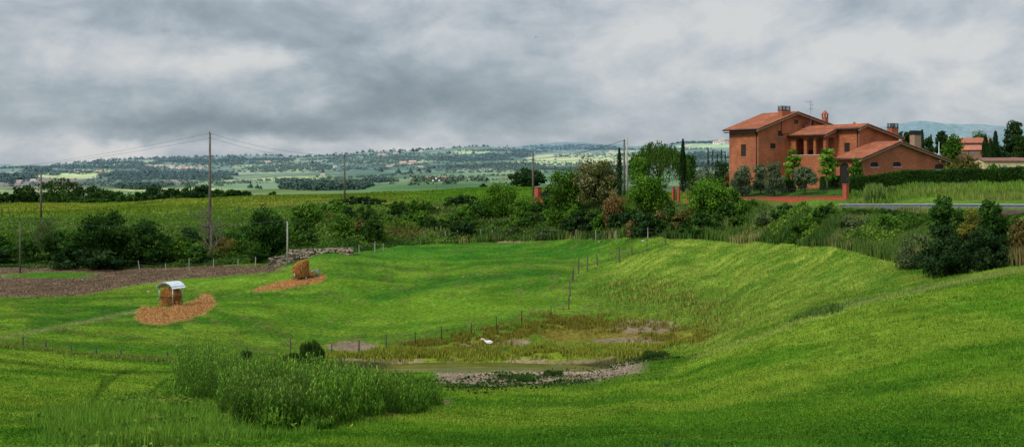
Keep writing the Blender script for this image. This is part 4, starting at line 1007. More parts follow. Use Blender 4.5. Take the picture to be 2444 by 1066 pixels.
# bank shrubs and trees, left to right
plant('shrub', 'wispy grey-green shrub around the foot of the leftmost tall pole', 'shrub', 112, 150, 500, 80, 'pale', 'bushy', 3200, .08)
plant('broadleaf_bush', 'dark green bush at the left end of the overgrown bank', 'bush', 40, 146, 575, 110, 'bush', 'bushy', 3600, .05)
plant('broadleaf_bush', 'low dark bush between the small left post and the big rounded bush', 'bush', 150, 140, 545, 140, 'bush', 'bushy', 6500, .04)
plant('broadleaf_tree', 'big rounded dark green bush-like tree with a pointed top on the left bank', 'tree', 245, 140.5, 495, 185, 'bush', 'bushy', 13000, .04)
plant('broadleaf_tree', 'broad dark tree just right of the pointed one on the left bank', 'tree', 335, 141, 520, 150, 'bush', 'bushy', 9500, .04)
plant('broadleaf_bush', 'dark low bush under the left bank trees at the edge of the ploughed strip', 'bush', 215, 138.8, 575, 190, 'dark', 'bushy', 7000, .02)
plant('shrub', 'mid green shrub left of the bare grey tree', 'shrub', 430, 143, 560, 80, 'green', 'bushy', 3000, .05)
plant('shrub', 'brown-green scrub right behind the bare grey tree', 'shrub', 540, 146, 560, 90, 'rust', 'bushy', 3000, .05)
plant('shrub', 'dark shrub at the foot of the bare grey tree', 'shrub', 470, 141, 583, 80, 'bush', 'bushy', 2600, .04)
plant('shrub', 'fresh green shrub on the bank right of the bare tree', 'shrub', 572, 145, 566, 60, 'green', 'bushy', 2200, .05)
bare_tree(503, 141.5, 484, 92, 'bare grey tree with fine twigs in front of the tallest pole')
plant('broadleaf_tree', 'dark conical tree at the left end of the dry stone wall', 'tree', 640, 138.6, 485, 118, 'bush', 'bushy', 9000, .05)
plant('broadleaf_tree', 'light green airy tree above the dry stone wall', 'tree', 735, 150, 478, 88, 'green', 'round', 3600, .25)
plant('shrub', 'green shrub under the airy tree by the stone wall', 'shrub', 770, 146, 545, 80, 'bush', 'bushy', 3000, .04)
plant('shrub', 'brownish spring shrub at the right end of the stone wall', 'shrub', 850, 146, 522, 84, 'rust', 'bushy', 3800, .05)
plant('bramble_bush', 'long dark bramble mound on the field edge', 'bush', 860, 190, 468, 130, 'dark', 'bushy', 4800, .02)
plant('bramble_bush', 'low dark bramble to the left of the long mound', 'bush', 800, 189, 482, 70, 'dark', 'bushy', 2400, .02)
plant('bramble_bush', 'dark bramble mound beside the acacia in the field edge', 'bush', 1112, 187, 461, 116, 'dark', 'bushy', 4800, .02)
plant('bramble_bush', 'low bramble patch between the two dark mounds', 'bush', 950, 189, 484, 90, 'bush', 'bushy', 2400, .02)
plant('shrub', 'yellow-green shrub on the bank below the field track', 'shrub', 985, 158, 508, 90, 'green', 'bushy', 3600, .04)
plant('shrub', 'grey-green shrub on the middle bank', 'shrub', 930, 153, 545, 80, 'olive', 'bushy', 3000, .04)
plant('shrub', 'round mid green shrub on the bank above the fence', 'shrub', 1060, 156, 520, 84, 'bush', 'bushy', 3400, .04)
plant('shrub', 'soft green shrub below the acacia', 'shrub', 1130, 159, 528, 84, 'green', 'bushy', 3400, .04)
plant('acacia_tree', 'bright feathery green acacia left of the wall pillar', 'tree', 1195, 166, 424, 150, 'acacia', 'bushy', 9500, .08)
plant('acacia_tree', 'low bright acacia crown in front of the brick wall end', 'tree', 1254, 162, 470, 62, 'acacia', 'bushy', 3400, .1)
plant('shrub', 'pale green shrub below the wall pillar', 'shrub', 1250, 155, 535, 96, 'pale', 'bushy', 3600, .04)
plant('shrub', 'grassy green shrub beneath the dark tree right of the pillar', 'shrub', 1320, 146, 545, 90, 'olive', 'bushy', 3200, .04)
plant('broadleaf_tree', 'dark green broadleaf tree hiding the wall right of its pillar', 'tree', 1352, 151, 392, 105, 'green', 'round', 7000, .15)
plant('flowering_tree', 'tree covered in creamy faded blossom', 'tree', 1425, 149, 371, 135, 'flower', 'round', 11000, .16)
plant('broadleaf_bush', 'dark bush filling the ground under the blossoming tree', 'bush', 1395, 143, 500, 130, 'dark', 'bushy', 6000, .03)
plant('dry_shrub', 'dry orange-brown shrub leaning beside the blossoming tree', 'dead shrub', 1462, 138, 448, 62, 'brown', 'bushy', 3600, .12)
plant('dry_shrub', 'small dry brown shrub low on the bank', 'dead shrub', 1512, 130.5, 518, 44, 'brown', 'bushy', 1800, .1)
plant('acacia_tree', 'bright yellow-green acacia in the middle of the bank trees', 'tree', 1548, 138, 413, 120, 'acacia', 'round', 9500, .12)
plant('broadleaf_bush', 'dark bush under the bright acacia', 'bush', 1545, 129, 500, 90, 'dark', 'bushy', 4000, .03)
plant('dry_shrub', 'brown-leaved shrub spreading below the gate pillars', 'dead shrub', 1590, 128.5, 498, 70, 'brown', 'bushy', 3000, .12)
plant('shrub', 'olive green tangled shrub beside the brown-leaved one', 'shrub', 1635, 127, 492, 90, 'rust', 'bushy', 3600, .05)
plant('acacia_tree', 'fresh green acacia in front of the left end of the house wall', 'tree', 1692, 128, 420, 125, 'acacia', 'round', 8500, .15)
plant('broadleaf_bush', 'dark bush under the acacia nearest the house', 'bush', 1680, 124, 505, 130, 'bush', 'bushy', 4800, .03)
plant('shrub', 'leafy green shrub at the right foot of the acacia nearest the house', 'shrub', 1765, 123, 510, 60, 'green', 'bushy', 2400, .04)
willow(1572, 190, 333, 150, 'large weeping willow with drooping green strands')
plant('broadleaf_tree', 'green tree peeping out left of the willow', 'tree', 1527, 186, 372, 50, 'green', 'round', 2600, .3)
plant('broadleaf_tree', 'green tree right behind the slim cypress by the willow', 'tree', 1645, 198, 366, 46, 'bush', 'round', 2400, .3)
cypress(1478, 176, 352, 17, 'slim dark cypress beside the pair of poles')
cypress(1630, 172, 331, 19, 'tall slim cypress right of the willow')
# dark garden trees behind the brick wall
for i, (a, b, c_, d_, s_, l_) in enumerate([
  (1310, 182, 438, 40, 'dark', 'dark evergreen clump behind the left wall pillar'), (1345, 186, 420, 50, 'olive', 'grey-green tree behind the railing of the left wall'),
  (1680, 214, 388, 70, 'olive', 'olive-green tree behind the wall, left of the villa'), (1725, 218, 380, 60, 'dark', 'dark tree touching the left side of the villa'),
  (1660, 208, 412, 60, 'olive', 'low grey-green tree right of the tall cypress'), (1705, 190, 420, 80, 'bush', 'round green tree in the garden corner left of the villa'), (1738, 175, 412, 34, 'rust', 'dark reddish bush against the villa corner')]):
    plant('garden_tree', l_, 'tree', a, b, c_, d_, s_, 'bushy', 3200, .06)
for i, (a, b, c_, w_) in enumerate([(1690, 232, 352, 9), (1700, 236, 358, 9), (1722, 238, 355, 10), (1731, 234, 362, 8), (1712, 240, 366, 8)]):
    cypress(a, b, c_, w_, 'small dark cypress in the row left of the villa', group='small cypresses left of the villa', n=500)
# garden of the villa
plant('olive_tree', 'rounded olive tree below the left corner of the villa', 'olive tree', 1772, 139, 392, 66, 'olive', 'bushy', 5200, .14)
plant('olive_tree', 'tall twin-headed olive tree, its left head before the villa downpipe', 'olive tree', 1815, 141, 389, 48, 'olive', 'bushy', 4000, .14)
plant('olive_tree', 'tallest olive tree before the brick gable', 'olive tree', 1848, 138, 381, 60, 'olive', 'bushy', 4200, .14)
plant('olive_tree', 'broad round olive tree below the arcade', 'olive tree', 1921, 134, 394, 70, 'olive', 'round', 5600, .22)
plant('young_tree', 'young bright-leaved tree standing before the first arch', 'tree', 1893, 141, 352, 54, 'fresh', 'layer', 700, .25, clumps=26, leaf=.34)
plant('young_tree', 'young bright-leaved tree standing before the side arch', 'tree', 1975, 137, 350, 62, 'fresh', 'layer', 950, .22, clumps=30, leaf=.34)
plant('round_shrub', 'clipped yellow-green tree beside the arched garage door', 'shrub', 2042, 133, 374, 42, 'green', 'round', 3000, .12)
plant('flowering_bush', 'orange-tinged leafy tree at the right end of the garage gable', 'bush', 2300, 134, 357, 92, 'rust', 'bushy', 5200, .08)
plant('round_shrub', 'bright green round bush behind the long hedge', 'shrub', 2368, 128, 388, 40, 'green', 'bushy', 1800, .05)

def hedge(name, label, line, h, thick, n, spec='bush', zb=0.0, wob=.25):
    """line: world (x, y) points"""
    r = empty(name, (line[0][0], line[0][1], float(NL.zxy(*line[0])[0]) + zb)); tag(r, label, 'hedge'); o_ = r.location
    rg = np.random.default_rng(len(label)); P = np.array(line, float); seg = np.linalg.norm(np.diff(P, axis=0), axis=1); cum = np.concatenate([[0], np.cumsum(seg)])
    s = rg.random(n) * cum[-1]; x = np.interp(s, cum, P[:, 0]); y = np.interp(s, cum, P[:, 1]); z = NL.zxy(x, y) + zb
    lump = np.abs(np.sin(s * 1.35 + np.sin(s * .5) * 1.2)) ** .45; lump = 1 - wob * (1 - lump)
    dx, dy = P[-1] - P[0]; Lh = math.hypot(dx, dy); nx, ny = -dy / Lh, dx / Lh
    q = rg.random(n); surf = rg.random(n)
    t = np.where(surf < .55, -1 + .2 * rg.random(n), np.where(surf < .75, 1 - .2 * rg.random(n), rg.uniform(-1, 1, n))) * thick / 2 * lump
    hz = np.where(surf < .75, q, 1 - .08 * q) * h * (.9 + .1 * lump) * (1 - .12 * (np.abs(t) / thick * 2) ** 3) + (rg.random(n) - .5) * .08
    C = np.stack([x + nx * t - o_.x, y + ny * t - o_.y, z + hz - o_.z], -1)
    dk, md, lt, ls, _ = SPEC[spec]; tn = np.clip(.25 + .5 * fbm(s, q * 3, 1.4, 3, 8) * 1.1 - .1 + rg.normal(size=n) * .2 + .15 * (q - .5), 0, 1)
    col = mixc(mixc(np.ones((n, 3)) * np.array(dk), md, np.clip(tn * 2, 0, 1)), lt, np.clip(tn * 2 - 1, 0, 1))
    v, f, cc = leaves(C, rg.uniform(.10, .2, n), col, 1.5, .2)
    np_mesh('foliage', v, f, M['leaf'], cc, r)
    st = MB()
    for k in [cum[-1] * .5]:
        xx, yy = np.interp(k, cum, P[:, 0]), np.interp(k, cum, P[:, 1]); zz = float(NL.zxy(xx, yy)[0]) + zb - o_.z
        st.tube([(xx - o_.x, yy - o_.y, zz - .1), (xx - o_.x, yy - o_.y, zz + h * .7)], [.05, .02], 5)
    st.build('stem', M['bark'], r); return r
def W2(px, D): return ((px - CX) / F * D, D)
hedge('long_hedge', 'long clipped dark green hedge of rounded bushes before the garage', [W2(2026, 129), W2(2150, 128), W2(2300, 126), W2(2450, 124), W2(2600, 121)], 2.0, 1.3, 34000)
hedge('garden_hedge', 'short clipped hedge behind the young tree in the villa garden', [W2(1958, 139.5), W2(2004, 138.5)], 1.75, 1.1, 3000)
hedge('garden_hedge', 'short dark hedge left of the broad olive tree', [W2(1868, 141), W2(1898, 140)], 1.6, 1.0, 2400)
def reed_clump(name, label, px, D, h, wpx, n, cols, cat='grass clump'):
    W = wpx / 2 / F * D; rg = np.random.default_rng(int(px)); b = pt(px, D)
    r_ = rg.random(n) ** .6 * .62; a = rg.random(n) * 6.283
    x = np.cos(a) * r_ * W; y = np.sin(a) * r_ * W; hh = h * (1.0 - .35 * r_ ** 2) * rg.uniform(.35, 1.05, n) * (.8 + .2 * np.sin(a * 3 + px)); ln = (r_ * .5 + .12) * W * rg.uniform(.1, .8, n)
    P = np.stack([x, y, np.full(n, -.05)], -1); T = np.stack([x + np.cos(a) * ln, y + np.sin(a) * ln, hh], -1); Mi = P * .5 + T * .5; Mi[:, 2] += hh * .12
    sa = rg.random(n) * 6.283; S = np.stack([np.cos(sa), np.sin(sa), 0 * sa], -1) * D * .0007
    v = np.stack([P - S, P + S, Mi + S, T, Mi - S], 1).reshape(-1, 3); i = np.arange(n)[:, None] * 5
    f = np.concatenate([i + np.array([[0, 1, 2]]), i + np.array([[0, 2, 4]]), i + np.array([[4, 2, 3]])])
    col = mixc(np.ones((n, 3)) * np.array(cols[0]), cols[1], rg.random(n))
    o = np_mesh(name, v, f, M['leaf'], np.repeat(col, 5, axis=0), loc=b); tag(o, label, cat); return o
reed_clump('reed_clump', 'light green reed clump in front of the long hedge', 2087, 113, 2.1, 60, 2600, ([.08, .15, .03], [.20, .28, .07]))
reed_clump('grass_clump', 'small reed tuft just right of the light green reed clump', 2128, 116, 1.1, 26, 500, ([.08, .15, .03], [.18, .26, .06]))
reed_clump('rush_clump', 'tall dark rush clump behind the foreground weeds', 745, NL.hit(745, 868, 40), 1.65, 70, 3600, ([.025, .065, .012], [.075, .135, .025]))
reed_clump('rush_clump', 'low dark rush tuft at the left foot of the tall rush clump', 700, NL.hit(700, 862, 40), .6, 80, 1600, ([.022, .060, .012], [.06, .115, .02]))
reed_clump('rush_clump', 'small dark rush tuft under the leaning fence post', 585, NL.hit(585, 866, 40), .85, 40, 1400, ([.022, .060, .012], [.06, .115, .02]))
reed_clump('rush_clump', 'small dark rush tuft standing in the pond edge', 1110, 72.4, .42, 34, 900, ([.022, .055, .012], [.05, .10, .02]))
reed_clump('rush_clump', 'spreading dark rushes at the right end of the pond', 1565, 70, .6, 80, 2600, ([.025, .065, .014], [.07, .12, .025]))
for px_, ph in ((1255, 53), (1320, 56)): reed_clump('weed_clump', ('leafy weed clump on the left part of the bare pond bank', 'leafy weed clump on the right part of the bare pond bank')[px_ > 1300], px_, ph, .38, 60, 1100, ([.04, .09, .018], [.08, .15, .03]))
# bushes on the right bank
plant('broadleaf_bush', 'tall dark bush rising above the guardrail on the right', 'bush', 2258, 76, 462, 92, 'bush', 'round', 5600, .10, leaf=.16)
plant('broadleaf_bush', 'dark spreading base bush below the guardrail bush', 'bush', 2262, 73.5, 530, 160, 'dark', 'bushy', 9000, .03, leaf=.15)
plant('broadleaf_bush', 'second dark bush reaching the guardrail near the right edge', 'bush', 2372, 72.5, 472, 88, 'bush', 'round', 5600, .10, leaf=.16)
plant('broadleaf_bush', 'wide dark low bush below the second guardrail bush', 'bush', 2355, 70.5, 535, 150, 'dark', 'bushy', 9000, .03, leaf=.15)
plant('shrub', 'yellow-green shrub between the two guardrail bushes', 'shrub', 2312, 74, 492, 64, 'yellow', 'bushy', 3600, .05, leaf=.13)
plant('shrub', 'rusty green shrub at the right edge of the bank', 'shrub', 2432, 71, 520, 70, 'rust', 'bushy', 4200, .05, leaf=.14)
plant('shrub', 'pale tall-weed shrub left of the dark right-hand bushes', 'shrub', 2165, 80, 560, 70, 'pale', 'bushy', 3200, .05, leaf=.12)

# trees beyond the crest on the left
for i, (a, D_, yt, w_, s_, l_) in enumerate([
 (8, 285, 455, 60, 'oak', 'dark tree at the far left of the wood beyond the field'), (60, 288, 440, 56, 'oak', 'pointed dark tree left of the leftmost tall pole'), (98, 292, 458, 50, 'oak', 'dark tree behind the leftmost tall pole'),
 (150, 285, 421, 92, 'oak', 'tallest rounded oak right of the leftmost tall pole'), (205, 290, 440, 62, 'oak', 'dark oak leaning on the tallest oak'), (238, 284, 447, 50, 'oak', 'smaller oak in the middle of the dark wood'),
 (262, 298, 453, 44, 'oak', 'low dark oak under the red field'), (190, 272, 475, 60, 'bush', 'brighter green bush at the front of the dark wood'), (235, 270, 472, 60, 'bush', 'brighter green bush right of the first one'),
 (300, 287, 458, 60, 'bush', 'leafy green tree beneath the blue wood'), (335, 283, 455, 58, 'bush', 'mid green tree left of the round dark oak'), (370, 296, 440, 56, 'dark', 'round dark oak in the middle of the far row'),
 (412, 292, 446, 52, 'oak', 'dark oak right of the round one'), (446, 290, 441, 54, 'oak', 'dark oak left of the tallest pole'), (480, 289, 440, 52, 'dark', 'dark oak behind the tallest pole'),
 (515, 287, 450, 50, 'oak', 'green oak just right of the tallest pole'), (545, 286, 450, 46, 'oak', 'low oak near the end of the far row'), (576, 288, 452, 34, 'dark', 'pointed dark tree near the end of the far row'), (605, 286, 462, 44, 'oak', 'last low tree of the far row'),
 (650, 292, 455, 20, 'oak', 'single small round tree past the end of the far row')]):
    plant('oak_tree', l_, 'tree', a, D_, yt, w_ * 1.45, s_, 'bushy' , 3600, .03, leaf=.42, group='trees beyond the left field')
plant('oak_tree', 'broad dark oak standing on the crest left of the wall', 'tree', 1260, 300, 398, 104, 'dark', 'round', 6500, .15, leaf=.42)
plant('oak_tree', 'small dark tree on the crest above the acacia', 'tree', 1155, 300, 436, 26, 'dark', 'bushy', 900, .1, leaf=.4)

# trees on the rise at the right
for a, D_, yt, w_, s_, sh, l_ in [
 (2160, 192, 312, 46, 'dark', 'round', 'ragged dark tree behind the right chimney of the villa'), (2180, 200, 330, 40, 'dark', 'bushy', 'dark tree behind the brick garage chimney'),
 (2248, 205, 311, 38, 'dark', 'spread', 'dark umbrella pine on the rise'), (2272, 185, 316, 58, 'green', 'round', 'light green tree in front of the umbrella pine'), (2215, 195, 325, 36, 'oak', 'bushy', 'grey-green tree left of the umbrella pine'),
 (2340, 245, 309, 50, 'green', 'round', 'green tree behind the red-roofed farmhouse'), (2420, 210, 284, 62, 'dark', 'bushy', 'biggest dark evergreen at the right edge'), (2440, 206, 320, 40, 'oak', 'bushy', 'lower green tree before the biggest evergreen'), (2390, 206, 345, 40, 'dark', 'bushy', 'dark low tree between the cypresses and the biggest evergreen')]:
    plant('hill_tree', l_, 'tree', a, D_, yt, w_, s_, sh, 3400, .12 if sh != 'spread' else .35, leaf=.34)
for a, D_, yt, w_, l_ in [(2201, 196, 309, 17, 'pointed dark cypress right of the garage chimney'), (2222, 202, 320, 12, 'smaller cypress next to the pointed one'), (2352, 205, 322, 20, 'first dark cypress right of the farmhouse'), (2376, 203, 312, 20, 'tallest dark cypress right of the farmhouse'), (2364, 200, 330, 20, 'dark cypress wedged between the two by the farmhouse')]:
    cypress(a, D_, yt, w_, l_)

for (a, t_, h_, w_, sp_, l_) in ((1785, .45, 2.0, 80, 'green', 'green shrub on the right bank under the wall, first from the acacia'), (1840, .35, 1.8, 90, 'pale', 'soft pale shrub on the right bank below the olive trees'), (1880, .65, 1.6, 80, 'bush', 'dark low shrub near the top of the right bank'), (1930, .3, 1.7, 80, 'green', 'leafy shrub at the foot of the right bank below the pillar'), (1975, .65, 1.5, 80, 'bush', 'dark shrub beneath the left end of the guardrail'), (2040, .4, 1.5, 90, 'pale', 'feathery pale shrub below the guardrail'), (2110, .6, 1.4, 90, 'green', 'mid green shrub below the reed clump'), (2195, .25, 1.5, 70, 'pale', 'pale weedy shrub touching the left dark guardrail bush'), (1745, .6, 1.8, 70, 'bush', 'dark shrub below the left end of the house wall')):
    hd, tp = np.interp(a, *HED), np.interp(a, *TOP); D_ = hd + (tp - hd) * t_; b_ = pt(a, D_); yb = HY - F * b_.z / D_
    plant('shrub', l_, 'shrub', a, D_, yb - h_ * F / D_, w_, sp_, 'bushy', 2600, .03, limbs=4, leaf=.17)

# ------------------------------------------------------------------ villa
HO = (588 / F * 150, 150.0, -3.25); HU = (.85, .527); HA = math.atan2(.527, .85)
def sU(px, V):
    k = (px - CX) / F; return (k * (HO[1] + .85 * V) - (HO[0] - .527 * V)) / (.85 - .527 * k)
def sV(px, U):
    k = (px - CX) / F; return (HO[0] + .85 * U - k * (HO[1] + .527 * U)) / (.527 + .85 * k)
def zl(py, U, V): return -(py - HY) / F * (HO[1] + .527 * U + .85 * V) - HO[2]
villa = empty('brick_villa', HO, HA)
tag(villa, 'two-storey red brick villa with arcade, low terracotta roofs and attached garage', 'house')
def rect_hole(s0, s1, z0, z1, arch=0.0):
    if arch <= 0: return [(s0, z0), (s1, z0), (s1, z1), (s0, z1)]
    pts = [(s0, z0), (s1, z0)]
    for i in range(9):
        a = math.pi * i / 8; pts.append(((s0 + s1) / 2 + math.cos(a) * (s1 - s0) / 2, z1 - arch + math.sin(a) * arch))
    return pts
def wall(name, outer, holes, mapf, inward, depth, mat, parent):
    """outer/holes: polygons in (s, z); mapf: (s, z) -> Vector; inward: unit vector; reveals are 'depth' deep"""
    loops = [outer] + holes; flat = [p for lp in loops for p in lp]
    tris = tessellate_polygon([[Vector((p[0], p[1], 0)) for p in lp] for lp in loops])
    vs = [mapf(*p) for p in flat]; inn = Vector(inward) * depth; n = len(vs)
    vs2 = [v + inn for v in vs]; fs = [tuple(t) for t in tris] + [tuple(n + i for i in t[::-1]) for t in tris]
    off = 0
    for lp in loops:
        m_ = len(lp)
        for i in range(m_): a, b = off + i, off + (i + 1) % m_; fs.append((a, b, b + n, a + n))
        off += m_
    o = MB().add(vs + vs2, fs).build(name, mat, parent)
    bm = bmesh.new(); bm.from_mesh(o.data); bmesh.ops.recalc_face_normals(bm, faces=bm.faces); bm.to_mesh(o.data); bm.free(); return o
def onU(V): return (lambda s, z: Vector((s, V, z))), Vector((0, 1, 0))      # walls that face the viewer (-v side)
def onV(U): return (lambda s, z: Vector((U, s, z))), Vector((1, 0, 0))      # walls that face left (-u side)
def window(hole, mapf, inward, parent, shutter=True, sill=True, name='window', split=2, arch=0.0):
    s0, s1 = min(p[0] for p in hole), max(p[0] for p in hole); z0, z1 = min(p[1] for p in hole), max(p[1] for p in hole)
    inn = Vector(inward)
    def bar(mb, a, b, c, d, d0, d1):
        P = [mapf(a, c), mapf(b, c), mapf(b, d), mapf(a, d)]
        mb.add([p + inn * d0 for p in P] + [p + inn * d1 for p in P], [(3, 2, 1, 0), (4, 5, 6, 7), (0, 1, 5, 4), (1, 2, 6, 5), (2, 3, 7, 6), (3, 0, 4, 7)])
    mb = MB(); P = [mapf(*p) for p in hole]; m_ = len(P)
    mb.add([p + inn * .13 for p in P] + [p + inn * .2 for p in P], [tuple(range(m_)), tuple(range(2 * m_ - 1, m_ - 1, -1))] + [(i, (i + 1) % m_, (i + 1) % m_ + m_, i + m_) for i in range(m_)])
    w_ = mb.build(name, M['shutter'] if shutter else M['dark'], parent)
    fr = MB(); e = .05
    if not arch:
        bar(fr, s0, s1, z1 - e, z1 - .002, .09, .12); bar(fr, s0, s1, z0 + .002, z0 + e, .09, .12)
    bar(fr, s0 + .002, s0 + e, z0 + e, z1 - e - arch, .09, .12); bar(fr, s1 - e, s1 - .002, z0 + e, z1 - e - arch, .09, .12)
    for k in range(1, split): c_ = s0 + (s1 - s0) * k / split; bar(fr, c_ - e / 2, c_ + e / 2, z0 + e, z1 - e - arch * .3, .09, .12)
    fr.build('frame', M['iron'] if not shutter else M['shutter'], w_)
    if sill:
        sl = MB(); bar(sl, s0 - .08, s1 + .08, z0 - .11, z0 - .02, -.07, .05); sl.build('sill', M['stone'] if sill == 2 else M['verge'], w_)
    return w_
def tile_roof(name, E0, E1, R1, R0, parent, thick=.16):
    """E0-E1 the eave, R0-R1 the ridge; barrel tiles run from eave to ridge"""
    E0, E1, R1, R0 = map(Vector, (E0, E1, R1, R0)); n = int((E1 - E0).length / .055) // 4 * 4 + 1; m_ = max(4, int((R0 - E0).length / .42))
    nv = (E1 - E0).cross(R0 - E0).normalized(); nv = nv if nv.z > 0 else -nv
    s = np.linspace(0, 1, n); t = np.linspace(0, 1, m_); S, T = np.meshgrid(s, t, indexing='ij')
    e0, e1, r1, r0, nn = [np.array(v) for v in (E0, E1, R1, R0, nv)]
    P = (e0 + (e1 - e0) * S[..., None]) * (1 - T[..., None]) + (r0 + (r1 - r0) * S[..., None]) * T[..., None]
    ph = np.arange(n) % 4; hgt = np.array([0, .055, .075, .055])[ph]
    P = P + nn * (hgt[:, None, None] + .012 * ((np.arange(m_) % 2)[None, :, None]))
    rg = np.random.default_rng(n); tone = rg.random((n // 4 + 1, m_))[np.arange(n) // 4]
    col = mixc(np.ones((n, m_, 3)) * np.array([.22, .056, .022]), [.35, .105, .038], tone); col = mixc(col, [.20, .085, .05], (rg.random((n // 4 + 1, m_))[np.arange(n) // 4] > .86) * .7)
    idx = np.arange(n * m_).reshape(n, m_); f = np.stack([idx[:-1, :-1], idx[1:, :-1], idx[1:, 1:], idx[:-1, 1:]], -1).reshape(-1, 4)
    # rim and underside
    ring = np.concatenate([idx[:, 0], idx[-1, 1:], idx[-2::-1, -1], idx[0, -2:0:-1]]); V = P.reshape(-1, 3); low = V[ring] - nn * thick * np.array([1]) - nn * 0
    b0 = len(V); k = len(ring); V = np.concatenate([V, low]); a = np.arange(k)
    f = np.concatenate([f, np.stack([ring, ring[(a + 1) % k], b0 + (a + 1) % k, b0 + a], -1)])
    cn = [0, n - 1, n - 1 + m_ - 1, 2 * (n - 1) + m_ - 1]; f = np.concatenate([f, np.array([[b0 + cn[0], b0 + cn[3], b0 + cn[2], b0 + cn[1]]])])
    o = np_mesh(name, V, f, M['tile'], np.concatenate([col.reshape(-1, 3), np.tile([[.16, .10, .07]], (k, 1))]), parent); return o
def boxpart(name, u0, u1, v0, v1, z0, z1, mat, parent): return MB().box(((u0 + u1) / 2, (v0 + v1) / 2, (z0 + z1) / 2), (u1 - u0, v1 - v0, z1 - z0)).build(name, mat, parent)

BR = M['brick']
# main block
mf, mi = onU(0.0); zE = 8.62; zA = 11.05
def ridge_z(U, ua, za, kl, kr): return za - (ua - U) * kl if U < ua else za - (U - ua) * kr
mz = lambda U: ridge_z(U, 7.1, 11.12, .327, .235)
h1 = rect_hole(sU(1856.7, 0), sU(1869.6, 0), zl(325, 5, 0), zl(313, 5, 0)); h2 = rect_hole(sU(1838.4, 0), sU(1851.3, 0), zl(354.8, 3.5, 0), zl(342.6, 3.5, 0))
h3 = rect_hole(sU(1895.4, 0), sU(1905, 0), zl(295.7, 7, 0), zl(286, 7, 0)); h4 = rect_hole(sU(1933, 0), sU(1941.5, 0), zl(300, 9.5, 0), zl(290.5, 9.5, 0))
wall('gable_wall', [(0, -.5), (16, -.5), (16, mz(16) - .2), (7.1, mz(7.1) - .2), (0, mz(0) - .2)], [h1, h2, h3, h4], mf, mi, .35, BR, villa)
for h_ in (h1, h2): window(h_, mf, mi, villa)
for h_ in (h3, h4): window(h_, mf, mi, villa, split=1)
mfL, miL = onV(0.0); hL = rect_hole(sV(1780.5, 0), sV(1768.5, 0), zl(373, 0, 3), zl(345, 0, 3))
wall('side_wall', [(.36, -.5), (5.4, -.5), (5.4, mz(0) - .2), (.36, mz(0) - .2)], [hL], mfL, miL, .35, BR, villa); window(hL, mfL, miL, villa)
wall('rear_wall', [(0, -.5), (16, -.5), (16, mz(16) - .2), (7.1, mz(7.1) - .2), (0, mz(0) - .2)], [], lambda s, z: Vector((s, 5.41, z)), (0, 1, 0), .35, BR, villa)
wall('side_wall', [(.36, -.5), (5.4, -.5), (5.4, mz(16) - .2), (.36, mz(16) - .2)], [], lambda s, z: Vector((15.6, s, z)), (1, 0, 0), .35, BR, villa)
ov = .62
tile_roof('roof', (-.75, -ov, mz(-.75)), (-.75, 5.76 + ov, mz(-.75)), (7.08, 5.76 + ov, mz(7.1)), (7.08, -ov, mz(7.1)), villa)
tile_roof('roof', (16.6, -ov, mz(16.6)), (16.6, 5.76 + ov, mz(16.6)), (7.12, 5.76 + ov, mz(7.1)), (7.12, -ov, mz(7.1)), villa)
def verge(u0, z0, u1, z1, v, parent, w=.30, h=.16):
    mb = MB(); P = []
    for (u, z) in ((u0, z0), (u1, z1)):
        for dv in (0, w):
            for dz in (-.20, -.20 - h): P.append((u, v + dv, z + dz))
    mb.add(P, [(0, 1, 3, 2), (4, 6, 7, 5), (0, 2, 6, 4), (1, 5, 7, 3), (0, 4, 5, 1), (2, 3, 7, 6)]); mb.build('verge_moulding', M['verge'], parent)
verge(-.7, mz(-.7), 7.05, mz(7.05), -ov + .05, villa); verge(7.15, mz(7.15), 16.5, mz(16.5), -ov + .05, villa)
MB().box((-.50, 3.0, mz(-.75) - .36), (.5, 6.2, .12)).build('eave_soffit', M['dark'], villa)
def pipe(u, v, z1, z0, parent): MB().tube([(u, v, z1), (u, v, z0)], .06, 8).build('downpipe', M['iron'], parent, smooth=True)
pipe(-.09, .30, mz(-.2) - .3, 0, villa)
MB().tube([(-.84, -.5, mz(-.84) - .02), (-.84, 6.2, mz(-.84) - .02)], .07, 8).build('gutter', M['shutter'], villa)
